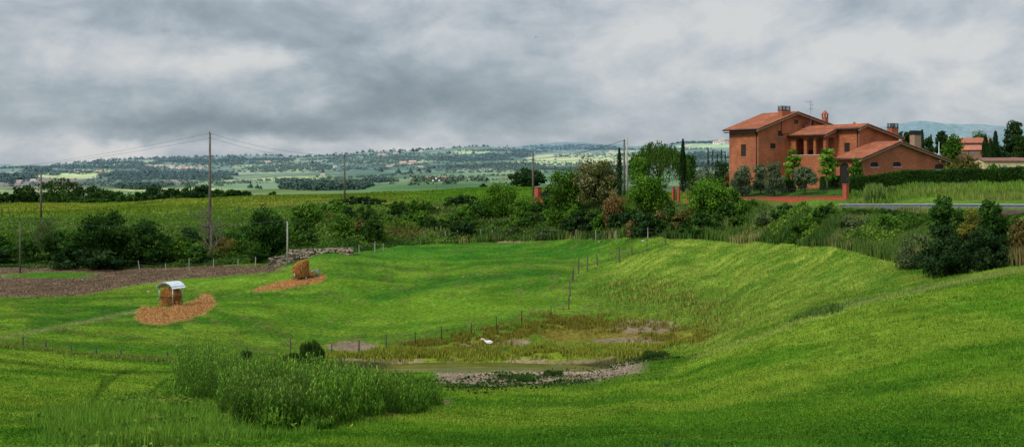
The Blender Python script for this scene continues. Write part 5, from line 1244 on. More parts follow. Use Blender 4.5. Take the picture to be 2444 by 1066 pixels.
# chimneys
def louvre_chimney(u0, u1, v0, v1, z0, z1, mat=BR, cap=.62):
    ch = boxpart('chimney', u0, u1, v0, v1, z0, z1 - cap, mat, villa); mb = MB(); cu, cv, su, sv = (u0 + u1) / 2, (v0 + v1) / 2, u1 - u0, v1 - v0
    for k in range(3): mb.box((cu, cv, z1 - cap + .20 + k * .20), (su + .06, sv + .06, .075))
    for du in (-1, 0, 1):
        for dv in (-1, 1): mb.box((cu + du * su * .42, cv + dv * sv * .42, z1 - cap + .27), (.09, .09, .54))
    for dz in (.0,): mb.box((cu, cv, z1 - cap + .04), (su + .1, sv + .1, .08))
    mb.build('chimney_cap', M['verge'] if mat is not BR else M['shutter'], ch); return ch
louvre_chimney(sU(1866.6, -.12), 6.05, -.12, .68, 8.0, zl(253.5, 5.5, 0))
def turret(pxc, v, ytop, ybase, w):
    u = sU(pxc, v); z1 = zl(ytop, u, v); z0 = zl(ybase, u, v) - .6
    ch = boxpart('chimney', u - w / 2, u + w / 2, v - w / 2, v + w / 2, z0, z1 - 1.0, BR, villa); mb = MB()
    for a in (-1, 1):
        for b in (-1, 1): MB().box((u + a * w * .38, v + b * w * .38, z1 - .82), (w * .24, w * .24, .36)).build('chimney_post', BR, ch)
    q = w * .66
    MB().add([(u - q, v - q, z1 - .64), (u + q, v - q, z1 - .64), (u + q, v + q, z1 - .64), (u - q, v + q, z1 - .64), (u, v, z1)], [(3, 2, 1, 0), (0, 1, 4), (1, 2, 4), (2, 3, 4), (3, 0, 4)]).build('chimney_cap', M['redcap'], ch)
turret(1969, 1.6, 263, 288, .66)
# arcade block and second wing
uL, vN = 6.1, -6.5
wz = lambda U: ridge_z(U, 9.4, 9.12, .36, .24)
mfA, miA = onV(uL)
def vh(px0, px1, zb, zt, arch, U=uL): a, b = sV(px0, U), sV(px1, U); return rect_hole(min(a, b), max(a, b), zb, zt, arch)
sillz = zl(369, uL, -3.5)
az = zl(328.5, uL, -3.5)
holes = [vh(1899, 1918.5, sillz, az, .38), vh(1925.5, 1941.5, sillz, az, .38), vh(1946.5, 1965, sillz, az, .38)]
wall('arcade_wall', [(vN, -.5), (-.01, -.5), (-.01, wz(uL) - .2), (vN, wz(uL) - .2)], holes, mfA, miA, .32, BR, villa)
mfS, miS = onU(vN)
hs = rect_hole(sU(1976.5, vN), sU(1994.5, vN), sillz, az, .38)
wall('arcade_side_wall', [(uL + .33, -.5), (8.33, -.5), (8.33, wz(8.33) - .2), (uL + .33, wz(uL + .33) - .2)], [hs], mfS, miS, .32, BR, villa)
hb = [vh(1905, 1918, 3.3, 5.75, 0, 8.36), vh(1934, 1941, 3.3, 5.75, 0, 8.36)]
mfB, miB = onV(8.36)
wall('arcade_back_wall', [(vN + .33, -.5), (-.01, -.5), (-.01, wz(8.33) - .25), (vN + .33, wz(8.33) - .25)], hb, mfB, miB, .3, BR, villa)
for h_ in hb: window(h_, mfB, miB, villa, sill=False, name='door')
boxpart('terrace_floor', uL + .33, 8.35, vN + .33, -.02, sillz - .35, sillz - .12, M['verge'], villa)
boxpart('arcade_sill', uL - .06, uL - .004, vN + .4, -.4, sillz - .10, sillz - .02, M['stone'], villa)
hdoor = rect_hole(sU(1979, -2.6), sU(1993, -2.6), sillz - .3, 5.9)
vS = -10.3
mfW, miW = onV(8.33); hw = vh(2015, 2028.4, zl(362.5, 8.3, -8.5), zl(341, 8.3, -8.5), 0, 8.33)
wall('wing_side_wall', [(vS + .36, -.5), (vN - .002, -.5), (vN - .002, wz(8.33) - .2), (vS + .36, wz(8.33) - .2)], [hw], mfW, miW, .35, BR, villa); window(hw, mfW, miW, villa)
mfG, miG = onU(vS)
wall('wing_gable_wall', [(8.33, -.5), (16.3, -.5), (16.3, wz(16.3) - .2), (9.4, wz(9.4) - .2), (8.33, wz(8.33) - .2)], [], mfG, miG, .35, BR, villa)
wall('wing_rear_wall', [(vS + .36, -.5), (-.02, -.5), (-.02, wz(15.9) - .2), (vS + .36, wz(15.9) - .2)], [], lambda s, z: Vector((15.9, s, z)), (1, 0, 0), .35, BR, villa)
tile_roof('roof', (5.5, vN - .5, wz(5.5)), (5.5, -.03, wz(5.5)), (7.69, -.03, wz(7.69)), (7.69, vN - .5, wz(7.69)), villa)
tile_roof('roof', (7.72, vS - .6, wz(7.72)), (7.72, -.03, wz(7.72)), (9.38, -.03, wz(9.4)), (9.38, vS - .6, wz(9.4)), villa)
tile_roof('roof', (16.9, vS - .6, wz(16.9)), (16.9, -.03, wz(16.9)), (9.42, -.03, wz(9.4)), (9.42, vS - .6, wz(9.4)), villa)
verge(7.75, wz(7.75), 9.35, wz(9.35), vS - .55, villa); verge(9.45, wz(9.45), 16.8, wz(16.8), vS - .55, villa); verge(5.55, wz(5.55), 7.65, wz(7.65), vN - .45, villa)
pipe(8.24, vS + .25, wz(8.3) - .35, 0, villa)
MB().tube([(7.62, vS - .5, wz(7.62) - .04), (7.62, vN - .55, wz(7.62) - .04)], .07, 8).build('gutter', M['shutter'], villa)
MB().tube([(5.4, vN - .4, wz(5.4) - .04), (5.4, -.1, wz(5.4) - .04)], .07, 8).build('gutter', M['shutter'], villa)
turret(2039, -4.0, 289.5, 300, .5)
ua, ub = sU(2124.5, vS + .6), sU(2140, vS + .6)
louvre_chimney(ua, ub, vS + .3, vS + 1.1, 6.6, zl(294.5, ua, vS + .6))
# garage
gz = lambda U: ridge_z(U, 10.9, 6.72, .30, .236); vG = -14.5
mfH, miH = onU(vG)
gh = [rect_hole(sU(a, vG), sU(b, vG), zl(c, sU(a, vG), vG), zl(d, sU(a, vG), vG), .22) for a, b, c, d in ((2077.5, 2096, 398.2, 387), (2131, 2150.5, 397.5, 386.3), (2231.6, 2252, 403.6, 391.5))]
wall('garage_gable_wall', [(3.8, -.5), (20.7, -.5), (20.7, gz(20.7) - .2), (10.9, gz(10.9) - .2), (3.8, gz(3.8) - .2)], gh, mfH, miH, .35, BR, villa)
for h_ in gh: window(h_, mfH, miH, villa, shutter=False, sill=2, split=3, arch=.22)
mfI, miI = onV(3.8); hd_ = vh(2026.5, 2004.5, .0, zl(389, 3.8, -12.3), .5, 3.8)
wall('garage_side_wall', [(vG + .36, -.5), (vS, -.5), (vS, gz(3.8) - .2), (vG + .36, gz(3.8) - .2)], [hd_], mfI, miI, .35, BR, villa)
window(hd_, mfI, miI, villa, shutter=False, sill=False, split=4, name='garage_door', arch=.5)
wall('garage_rear_wall', [(4.16, -.5), (8.32, -.5), (8.32, gz(8.3) - .2), (4.16, gz(4.1) - .2)], [], lambda s, z: Vector((s, vS - .02, z)), (0, -1, 0), .3, BR, villa)
wall('garage_side_wall', [(vG + .36, -.5), (vS, -.5), (vS, gz(20.3) - .2), (vG + .36, gz(20.3) - .2)], [], lambda s, z: Vector((20.3, s, z)), (1, 0, 0), .35, BR, villa)
tile_roof('roof', (3.15, vG - .5, gz(3.15)), (3.15, vS - .03, gz(3.15)), (10.88, vS - .03, gz(10.9)), (10.88, vG - .5, gz(10.9)), villa)
tile_roof('roof', (21.3, vG - .5, gz(21.3)), (21.3, vS - .03, gz(21.3)), (10.92, vS - .03, gz(10.9)), (10.92, vG - .5, gz(10.9)), villa)
verge(3.2, gz(3.2), 10.85, gz(10.85), vG - .45, villa); verge(10.95, gz(10.95), 21.2, gz(21.2), vG - .45, villa)
ua, ub = sU(2177.2, vG + 1.2), sU(2192.5, vG + 1.2)
ch = boxpart('chimney', ua, ub, vG + .8, vG + 1.6, 5.6, zl(322, ua, vG + 1.2), M['verge'], villa)
boxpart('chimney_cap', ua - .04, ub + .04, vG + .76, vG + 1.64, zl(322, ua, vG + 1.2) + .01, zl(311.5, ua, vG + 1.2), M['iron'], ch)
ul = sU(2242, vG); MB().box((ul, vG - .08, zl(384, ul, vG)), (.34, .12, .16)).build('wall_lamp', M['globe'], villa)
ua = sU(2224, vG - .02); MB().box((ua + .5, vG - .35, zl(405.5, ua, vG) - .05), (1.3, .6, .10)).build('door_canopy', M['iron'], villa)
# satellite dish and aerial
ud = sU(1923.5, -.5); zd = zl(297, ud, -.5); dv = []; df = []
for i in range(6):
    for k in range(18):
        r_ = .40 * i / 5; a = k / 18 * 6.283; dv.append((ud + math.cos(a) * r_, -.5 - .12 * (1 - (i / 5) ** 2) * -1, zd + math.sin(a) * r_ * 1.1))
for i in range(5):
    for k in range(18): q = (k + 1) % 18; df.append((i * 18 + k, i * 18 + q, (i + 1) * 18 + q, (i + 1) * 18 + k))
dish = MB().add(dv, df).build('satellite_dish', M['dish'], villa, smooth=True)
MB().tube([(ud, -.02, zd - .3), (ud, -.35, zd - .1)], .03, 6).tube([(ud, -.38, zd - .1), (ud, -.9, zd)], .015, 5).build('dish_arm', M['iron'], dish)
ua = sU(1935, -.3); z0, z1 = zl(300, ua, -.3), zl(239.5, ua, -.3)
an = MB().tube([(ua, -.3, z0), (ua, -.3, z1)], .035, 6).build('aerial_mast', M['steel'], villa)
ab = MB(); 
for (zz, l0, l1, n_) in ((z1 - .25, -1.0, .25, 7), (z1 - .6, -.25, .45, 4), (z1 - 1.2, -.3, .4, 4)):
    ab.tube([(ua + l0, -.3, zz), (ua + l1, -.3, zz)], .02, 4)
    for k in range(n_): x = ua + l0 + (l1 - l0) * k / (n_ - 1); ab.tube([(x, -.3, zz - .22), (x, -.3, zz + .22)], .012, 4)
ab.build('aerial_elements', M['steel'], an)

# ------------------------------------------------------------------ garden wall, railing, pillars
A0, A1 = Vector((4.10, 170, 0)), Vector((38.30, 125, 0))
def wl(t): return A0 + (A1 - A0) * t
def walltop(t): return -4.84 + 1.57 * t
gw = empty('garden_wall', (A0.x, A0.y, -5.8)); tag(gw, 'low red brick garden wall with dark iron railing and brick pillars', 'wall')
def local(p, z): return (p.x - A0.x, p.y - A0.y, z + 5.8)
dirw = (A1 - A0).normalized(); nw = Vector((-dirw.y, dirw.x, 0))
def wseg(t0, t1):
    mb = MB(); cp = MB(); P = []; Q = []
    for t in (t0, t1):
        for s_ in (-.14, .14): p = wl(t) + nw * s_; zt = walltop(t); P += [local(p, zt - 1.5), local(p, zt - .06)]
        for s_ in (-.19, .19): p = wl(t) + nw * s_; Q += [local(p, zt - .055), local(p, zt + .02)]
    fc = [(0, 1, 5, 4), (2, 6, 7, 3), (1, 3, 7, 5), (0, 4, 6, 2), (0, 2, 3, 1), (4, 5, 7, 6)]
    mb.add(P, fc).build('masonry', M['redbrick'], gw); cp.add(Q, fc).build('coping', M['redcap'], gw)
    rl = MB(); n_ = int((t1 - t0) * (A1 - A0).length / .14); H_ = 1.05
    for i in range(n_ + 1):
        t = t0 + (t1 - t0) * i / n_; p = wl(t); a = local(p, walltop(t)); rl.tube([(a[0], a[1], a[2]), (a[0], a[1], a[2] + H_)], .02, 4, False)
    for z_ in (.12, H_ - .1):
        a, b = local(wl(t0), walltop(t0) + z_), local(wl(t1), walltop(t1) + z_); rl.tube([a, b], .02, 4)
    rl.build('railing', M['iron'], gw)
def pillar(t, h, w=.42):
    p = wl(t); zt = walltop(t) + h; c = local(p, 0); mb = MB()
    o = MB().box((c[0], c[1], (zt + walltop(t) - 1.5) / 2 + 5.8), (w, w, zt - walltop(t) + 1.5), rz=math.atan2(dirw.y, dirw.x)).build('pillar', M['redbrick'], gw)
    MB().box((c[0], c[1], zt + 5.85), (w + .1, w + .1, .09), rz=math.atan2(dirw.y, dirw.x)).build('pillar_cap', M['redcap'], o)
wseg(.002, .49); wseg(.56, .995)
pillar(0, 1.72, .8); pillar(1, 1.33, .5)
for pxp in (1607, 1620):
    k = (pxp - CX) / F; t = (k * 170 - 4.1) / (34.2 + 45 * k); pillar(t, 1.35, .30)
# gate leaf between the pillars
gt = MB(); ta, tb = [(((p - CX) / F) * 170 - 4.1) / (34.2 + 45 * (p - CX) / F) for p in (1608.5, 1618.5)]
for i in range(9):
    t = ta + (tb - ta) * i / 8; a = local(wl(t), walltop(t) - .4); gt.tube([a, (a[0], a[1], a[2] + 1.5)], .015, 4, False)
for z_ in (-.3, 1.0): gt.tube([local(wl(ta), walltop(ta) + z_), local(wl(tb), walltop(tb) + z_)], .02, 4)
gt.build('gate', M['iron'], gw)

# ------------------------------------------------------------------ guardrail and retaining wall
gr = [W2(2003, 104.0), W2(2100, 99.5), W2(2200, 93.8), W2(2300, 88.5), W2(2444, 81.5), W2(2600, 76.5), W2(2800, 72)]
gtop = [zat(486.5, 104), zat(486.3, 99.5), zat(486.2, 93.8), zat(486.2, 88.5), zat(487, 81.5), zat(487, 76.5), zat(487, 72)]
rail = empty('guardrail', (gr[0][0], gr[0][1], gtop[0])); tag(rail, 'galvanised steel guardrail along the road on the right', 'guardrail')
ox, oy, oz = rail.location
cum = [0]
for a, b in zip(gr[:-1], gr[1:]): cum.append(cum[-1] + math.dist(a, b))
def gat(s): return np.interp(s, cum, [p[0] for p in gr]), np.interp(s, cum, [p[1] for p in gr]), np.interp(s, cum, gtop)
prof = [(-.02, 0), (.06, -.03), (.06, -.09), (-.05, -.135), (-.05, -.175), (.06, -.22), (.06, -.28), (-.02, -.31)]
V_ = []; F_ = []; ss = np.arange(0, cum[-1], 1.0)
for i, s_ in enumerate(ss):
    x, y, z = gat(s_); x2, y2, _ = gat(s_ + .5); d = Vector((x2 - x, y2 - y, 0)).normalized() if (x2, y2) != (x, y) else Vector((1, 0, 0)); nn = Vector((d.y, -d.x, 0))
    for (o_, h_) in prof: V_.append((x + nn.x * o_ * 1.6 - ox, y + nn.y * o_ * 1.6 - oy, z + h_ - oz))
m_ = len(prof)
for i in range(len(ss) - 1):
    for k in range(m_ - 1): a = i * m_ + k; F_.append((a, a + m_, a + m_ + 1, a + 1))
MB().add(V_, F_).build('beam', M['steel'], rail)
for s_ in np.arange(.5, cum[-1] - 1, 2.6):
    x, y, z = gat(s_); zg = float(NL.zxy(x, y)[0]); MB().box((x + .0 - ox, y + .14 - oy, (z + zg - .3) / 2 - oz), (.11, .07, z - zg + .3)).build('post', M['steel'], rail)
rw = [W2(2205, 92.9), W2(2300, 87.8), W2(2444, 80.9), W2(2600, 76), W2(2800, 71.5)]; mb = MB(); P = []
for i, (x, y) in enumerate(rw):
    z = zat(500.5, y); P += [(x, y, z), (x, y + .3, z), (x, y, z - 1.1), (x, y + .3, z - 1.1)]
for i in range(len(rw) - 1):
    a = i * 4; mb_ = [(a, a + 4, a + 5, a + 1), (a, a + 2, a + 6, a + 4), (a + 1, a + 5, a + 7, a + 3)]; mb.f += mb_
mb.v = P; o = mb.build('retaining_wall', simple('dark_concrete', (.09, .07, .055), .9, 0, 1.2, .6, 1.5)); tag(o, 'dark stained retaining wall directly under the guardrail', 'wall')

# ------------------------------------------------------------------ dry stone wall
dw = empty('stone_wall', pt(740, 127)); tag(dw, 'brown dry stone wall holding the bank behind the tilted hay bale', 'wall'); o_ = dw.location
mb = MB(); rg = random.Random(4)
for (pa, Da, pb, Db, yt0, yt1, yb0, yb1) in ((690, 130.5, 842, 127.0, 596, 591, 622, 608), (640, 127.5, 702, 127.8, 616, 607, 634, 626)):
    n_ = 26; base = len(mb.v)
    for i in range(n_ + 1):
        t = i / n_; p_, D_ = pa + (pb - pa) * t, Da + (Db - Da) * t; x = (p_ - CX) / F * D_; zt = zat(yt0 + (yt1 - yt0) * t, D_) + rg.uniform(-.05, .05); zb = zat(yb0 + (yb1 - yb0) * t, D_) - .8
        mb.v += [(x - o_.x, D_ - o_.y, zb - o_.z), (x - o_.x, D_ + .1 - o_.y, zt - o_.z), (x - o_.x, D_ + .9 - o_.y, zt - o_.z), (x - o_.x, D_ + .9 - o_.y, zb - o_.z)]
    for i in range(n_):
        a = base + i * 4; mb.f += [(a, a + 4, a + 5, a + 1), (a + 1, a + 5, a + 6, a + 2), (a + 2, a + 6, a + 7, a + 3)]
    mb.f += [(base, base + 1, base + 2, base + 3), (base + n_ * 4 + 3, base + n_ * 4 + 2, base + n_ * 4 + 1, base + n_ * 4)]
mb.build('stonework', M['drystone'], dw)
mb = MB()
for i in range(150):
    t = rg.random(); p_, D_ = 690 + 150 * t, 130.4 - 3.5 * t; zt = zat(596 - 4 * t, D_); x = (p_ - CX) / F * D_
    mb.box((x - o_.x, D_ - o_.y - .02, zt - rg.uniform(0, 1.0) - o_.z), (rg.uniform(.15, .4), .12, rg.uniform(.08, .2)), rg.uniform(-.2, .2))
mb.build('protruding_stones', simple('light_stone', (.36, .29, .20), .9, 0, 2, .5, 1.4), dw)

# ------------------------------------------------------------------ poles and overhead lines
def pole(px, D, ytop, w, label, mat='pole', ybase=None, head=None, taper=.65, lean=0.0, name='utility_pole'):
    b = pt(px, D); zt = zat(ytop, D); r = empty(name, b); tag(r, label, 'pole'); H = zt - b.z
    MB().tube([(0, 0, -.4), (lean * H * .5, 0, H * .5), (lean * H, 0, H)], [w, w * (1 + taper) / 2, w * taper], 10).build('shaft', M[mat], r, smooth=True)
    if head:
        for i, dz in enumerate(head):
            mb = MB(); mb.box((lean * H, -.12, H + dz), (.10, .22, .07)).tube([(lean * H, -.2, H + dz), (lean * H, -.2, H + dz + .2)], [.06, .035], 8)
            mb.build('insulator', M['concrete'] if i else M['iron'], r)
    return Vector((b.x + lean * H, b.y, zt))
pA = pole(98, 188, 408, .20, 'leftmost tall wooden pole at the field edge', head=(-.1,))
MB_ = None
pB = pole(501, 156, 318, .23, 'tallest wooden pole with insulators, behind the bare tree', 'pole', head=(.05, -.55, -.95), taper=.6)
pC = pole(822.5, 198, 370, .20, 'wooden pole on the field edge above the stone wall', head=(-.1,))
pD = pole(1272, 178, 367, .20, 'wooden pole just left of the red wall pillar', head=(-.1, -.5))
pE = pole(1490, 172, 334, .20, 'thinner dark wooden pole of the pair beside the slim cypress', head=(-.1, -1.9))
pF = pole(1496.5, 170, 329, .16, 'thick pale concrete pole of the pair beside the slim cypress', 'concrete', taper=.8)
pG = pole(48, 131, 523, .10, 'small thin post-like pole at the left edge of the ploughed strip', head=(-.1,))
pH = pole(686, 124.5, 525, .11, 'small pale pole in front of the dry stone wall', 'concrete', head=(-.05,))
pole(2241, 168, 338, .09, 'slim grey lamp pole behind the garage roof', 'steel', name='lamp_pole')
pole(1043, 210, 1, .01, 'x') if False else None
def cable(a, b, sag, label, r=.015):
    pts = []
    for i in range(25):
        t = i / 24; p = a.lerp(b, t); p.z -= sag * 4 * t * (1 - t); pts.append(p)
    o = MB().tube([p - a for p in pts], r, 4).build('overhead_cable', M['wire'], None, a); tag(o, label, 'cable')
def P3(px, py, D): return Vector(((px - CX) / F * D, D, zat(py, D)))
cable(pB + Vector((0, -.2, 0)), P3(-160, 414, 235), 1.0, 'upper cable running left from the tallest pole')
cable(pB + Vector((0, -.2, -.7)), P3(-160, 406, 235), 1.2, 'lower cable running left from the tallest pole')
cable(pB + Vector((0, -.2, 0)), pC + Vector((0, -.1, 0)), .9, 'upper cable from the tallest pole to the pole above the stone wall')
cable(pB + Vector((0, -.2, -.6)), pC + Vector((0, -.1, -.4)), 1.1, 'lower cable from the tallest pole to the pole above the stone wall')
cable(pC + Vector((0, -.1, -.2)), pD + Vector((0, -.2, -.9)), 1.4, 'sagging cable between the stone wall pole and the pole by the red pillar', .03)
cable(pD + Vector((0, -.2, -.8)), pE + Vector((0, -.2, 0)), .6, 'thick twisted cable rising to the top of the paired poles', .038)
cable(pD + Vector((0, -.2, -1.1)), pE + Vector((0, -.2, -2.1)), .5, 'lower cable between the pillar pole and the paired poles', .025)
cable(pG, pH, .9, 'low thin cable crossing before the left bank bushes', .014)
cable(pG, P3(-200, 520, 132), .3, 'low thin cable leaving the small left pole', .014)

# ------------------------------------------------------------------ fences
def fence(name, label, posts, w, mat, wires=(.9, .55, .25), dmin=50, hmin=0, mesh=False):
    """posts: (column, top line, foot line[, lean]) ; feet are put on the ground they are seen on"""
    P = []
    for p in posts:
        D = p[4] if len(p) > 4 else NL.hit(p[0], p[2], dmin); H = max(hmin, (p[2] - p[1]) / F * D); P.append((pt(p[0], D), H, p[3] if len(p) > 3 else 0))
    r = empty(name, P[0][0]); tag(r, label, 'fence'); o_ = r.location; rg = random.Random(len(label))
    for b, H, ln in P:
        c = b - o_; ww = w * rg.uniform(.85, 1.2)
        MB().tube([(c.x, c.y, c.z - .3), (c.x + ln * H * .5 + rg.uniform(-.02, .02), c.y, c.z + H * .5), (c.x + ln * H, c.y, c.z + H)], [ww, ww * .95, ww * .8], 6).build('post', M[mat], r)
    mb = MB()
    for k in wires:
        for (b, H, ln), (b2, H2, l2) in zip(P[:-1], P[1:]):
            a, c = b - o_ + Vector((ln * H * k, 0, H * k)), b2 - o_ + Vector((l2 * H2 * k, 0, H2 * k)); m_ = (a + c) / 2; m_.z -= .03; mb.tube([a, m_, c], .006, 3, False)
    mb.build('wire', M['rustwire'], r); return r
fence('pasture_fence', 'post and wire fence along the foot of the near left meadow', [(55, 802, 826), (109, 814, 834), (170, 821, 842), (230, 826, 850), (290, 832, 856, -.12), (360, 849, 860, .25), (402, 839, 859, -.18), (458, 841, 865), (495, 838, 864), (591, 826, 852, -.08), (693, 805, 845), (792, 820, 846), (857, 811, 841), (921, 797, 830)], .055, 'post')
fence('mesh_fence', 'thin metal post fence above the orange shore of the pond', [(921.5, 797, 829.5), (991, 790, 822), (1053, 778, 810), (1125, 769, 797), (1185, 755, 787), (1245, 740, 773), (1315, 729, 758), (1357, 709, 738)], .032, 'iron', (.95, .7, .5, .3))
fence('mound_fence', 'old fence climbing the edge of the pale grass mound', [(1357, 703, 738, .05), (1361, 668, 706, -.05), (1365, 641, 672, .1), (1368, 638, 668), (1381, 619, 653), (1402, 612, 646), (1427, 606, 634, -.12), (1478, 590, 625), (1508, 588, 608), (1544, 567, 599), (1588, 558, 588)], .06, 'post', dmin=84)
fence('hedge_fence', 'pale leaning posts along the foot of the left bank', [(284, 619, 643, -.12), (334, 621, 643, -.2), (395, 628, 645), (452, 616, 644, -.03), (510, 617, 639), (568, 617, 634), (610, 613, 634)], .05, 'concrete', dmin=105)
fence('bank_fence', 'pale posts along the foot of the middle bank', [(857, 583, 604), (895, 576, 601), (915, 580, 598), (1014, 559, 578, -.1), (1046, 560, 577), (1065, 552, 572, -.15), (1092, 549, 571), (1113, 549, 568, -.18), (1147, 547, 569), (1175, 548, 566), (1300, 545, 566), (1375, 548, 570), (1422, 548, 573), (1471, 550, 576, -.05), (1546, 543, 570), (1630, 546, 566)], .05, 'concrete', dmin=100)
fence('field_fence', 'old wooden posts along the edge of the pale field behind the bank', [(4, 494, 516), (25, 500, 518, -.2), (74, 517, 532), (399, 500, 517), (456, 494, 512), (569, 488, 505), (632, 484, 500), (700, 484, 498), (999, 472, 489, -.15), (1052, 474, 488)], .075, 'post', dmin=165)
fence('hedge_side_fence', 'weathered posts standing before the long clipped hedge', [(2199, 434, 450), (2262, 438, 450, .3), (2318, 428, 447), (2358, 430, 443), (2397, 428, 441), (2432, 423, 438)], .05, 'post', dmin=104)
fence('slope_fence', 'short dark posts on the grass slope above the guardrail', [(2322, 451, 470), (2389, 454, 471), (2470, 452, 470)], .06, 'post', dmin=92)

# ------------------------------------------------------------------ hay feeders
def fibres(name, C, dirs, ln, w, parent, cols=([.42, .19, .05], [.66, .36, .12]), n_=None):
    n = len(C); r0 = rand_unit(n); sd = np.cross(dirs, r0); sd /= np.linalg.norm(sd, axis=1, keepdims=True) + 1e-9
    A = dirs * (ln / 2)[:, None]; B = sd * (w / 2)
    v = np.stack([C - A - B, C - A + B, C + A + B, C + A - B], 1).reshape(-1, 3); c = mixc(np.ones((n, 3)) * np.array(cols[0]), cols[1], RNG.random(n))
    return np_mesh(name, v, np.arange(n)[:, None] * 4 + np.array([[0, 1, 2, 3]]), M['hay'], np.repeat(c, 4, axis=0), parent)
def bale(name, label, loc, Rad, Len, axis, sag=.0, rz=0, tilt=0.0, squash=1.0):
    r = empty(name, loc); r.rotation_euler = (0, tilt, rz); tag(r, label, 'hay bale')
    vs = []; fs = []; n_ = 28; rings = [(-.5, .0), (-.5, .72), (-.46, .93), (-.25, 1.0), (.0, 1.02), (.25, 1.0), (.46, .93), (.5, .72), (.5, .0)]; rg = random.Random(3)
    for (t, q) in rings:
        for k in range(n_):
            a = 6.2832 * k / n_; rr = Rad * q * (1 + rg.uniform(-.03, .03)) * (1 - sag * max(0, -math.sin(a)) * .25)
            vs.append((math.cos(a) * rr * squash, t * Len, math.sin(a) * rr + Rad))
    for i in range(len(rings) - 1):
        for k in range(n_): q = (k + 1) % n_; fs.append((i * n_ + k, i * n_ + q, (i + 1) * n_ + q, (i + 1) * n_ + k))
    MB().add(vs, fs).build('bale_core', M['haycore'], r, smooth=True)
    n = 5200; t = RNG.uniform(-.5, .5, n); a = RNG.random(n) * 6.2832; cap = RNG.random(n) < .42
    rr = np.where(cap, Rad * np.sqrt(RNG.random(n)), Rad * (1.0 + .03 * RNG.random(n))); tt = np.where(cap, np.where(RNG.random(n) < .5, -.52, .52), t) * Len
    C = np.stack([np.cos(a) * rr * squash, tt, np.sin(a) * rr + Rad], -1); D_ = np.stack([-np.sin(a), 0 * a, np.cos(a)], -1) + RNG.normal(size=(n, 3)) * .45; D_ /= np.linalg.norm(D_, axis=1, keepdims=True)
    fibres('loose_hay', C, D_, RNG.uniform(.10, .34, n), .022, r); return r
# roofed feeder
D1 = NL.hit(408, 728, 84); b1 = pt(408, D1); s1 = D1 / F
fz = b1.z; RZ = R(-26)
fd = empty('hay_feeder', b1, RZ); tag(fd, 'hay feeder with a curved pale metal roof on thin posts', 'hay feeder')
hw, hd = .80, .62; zr = 1.62; Hr = 52 * s1
def fp(x, y, z): return (x, y, z)
for (x, y) in ((-hw, -hd), (hw, -hd), (hw, hd), (-hw, hd)): MB().tube([(x, y, -.15), (x, y, zr + .05)], .035, 8).build('post', M['steel'], fd, smooth=True)
vs = []; fs = []; na, nl = 22, 41
for i in range(na + 1):
    a = R(18) + (math.pi - R(36)) * i / na; x = math.cos(a) * (hw + .16) / math.cos(R(18)); z = zr - .32 + math.sin(a) * .80
    for j in range(nl):
        cr = .022 * math.sin(i * math.pi) if False else .0; y = -hd - .22 + (2 * hd + .44) * j / (nl - 1)
        k = .022 * math.cos(i * 2 * math.pi / 3.2); vs.append((x * (1 + k), y, z + k * .8))
for i in range(na):
    for j in range(nl - 1): p = i * nl + j; fs.append((p, p + nl, p + nl + 1, p + 1))
rf = MB().add(vs, fs).build('roof_sheet', M['sheet'], fd)
so_ = rf.modifiers.new('thickness', 'SOLIDIFY'); so_.thickness = .02
mb = MB()
for y in (-hd - .18, hd + .18): mb.tube([(math.cos(a) * (hw + .12) / math.cos(R(18)), y, zr - .36 + math.sin(a) * .78) for a in np.linspace(R(18), math.pi - R(18), 14)], .02, 6)
mb.build('roof_hoops', M['steel'], fd)
cage = MB()
for z in (.06, .80):
    for (x0, y0, x1, y1) in ((-hw, -hd, hw, -hd), (hw, -hd, hw, hd), (hw, hd, -hw, hd), (-hw, hd, -hw, -hd)): cage.tube([(x0, y0, z), (x1, y1, z)], .022, 6)
for (x0, y0, x1, y1, n_) in ((-hw, -hd, hw, -hd, 10), (hw, -hd, hw, hd, 7), (hw, hd, -hw, hd, 10), (-hw, hd, -hw, -hd, 7)):
    for i in range(1, n_): t = i / n_; x, y = x0 + (x1 - x0) * t, y0 + (y1 - y0) * t; cage.tube([(x, y, .06), (x, y, .80)], .012, 5)
cage.build('rack', M['iron'], fd)
bl = bale('hay_bale', 'round orange-brown hay bale standing inside the roofed feeder', b1 + Vector((0, 0, .05)), .76, 1.05, 'y', .25, RZ, 0, .98)
n = 900; C = np.stack([RNG.uniform(-.9, .9, n) + b1.x, RNG.uniform(-.7, .7, n) + b1.y - .25, np.zeros(n)], -1); C[:, 2] = NL.zxy(C[:, 0], C[:, 1]) + RNG.random(n) ** 2 * .45
D_ = rand_unit(n); sp = fibres('spilled_hay', C, D_, RNG.uniform(.1, .35, n), .025, None); tag(sp, kind='stuff')
# open tilted feeder
D2 = NL.hit(730, 664, 100); b2 = pt(728, D2); s2 = D2 / F
f2 = empty('hay_cradle', b2, R(6)); tag(f2, 'low open hay cradle of bent pale tubes holding the tilted bale', 'hay feeder')
mb = MB(); L_ = 1.05
mb.tube([(-1.0, -.5, .0), (-1.05, -.5, .62)], .04, 8).tube([(-1.0, .5, .0), (-1.05, .5, .62)], .04, 8).tube([(-1.05, -.5, .60), (-1.05, .5, .60)], .035, 8)
mb.build('rear_leg_frame', M['steel'], f2, smooth=True)
mb = MB(); mb.tube([(.95, -.5, .30), (1.28, -.5, 1.02), (1.50, -.5, .10)], .04, 8).tube([(.95, .5, .30), (1.28, .5, 1.02), (1.50, .5, .10)], .04, 8).tube([(1.28, -.5, 1.02), (1.28, .5, 1.02)], .035, 8).tube([(1.28, -.5, 1.0), (.45, -.5, .72)], .03, 8)
mb.build('front_arch', M['steel'], f2, smooth=True)
mb = MB(); mb.tube([(-1.0, -.5, .16), (.3, -.5, .16), (1.5, -.5, .34)], .035, 8).tube([(-1.0, .5, .16), (.3, .5, .16), (1.5, .5, .34)], .035, 8)
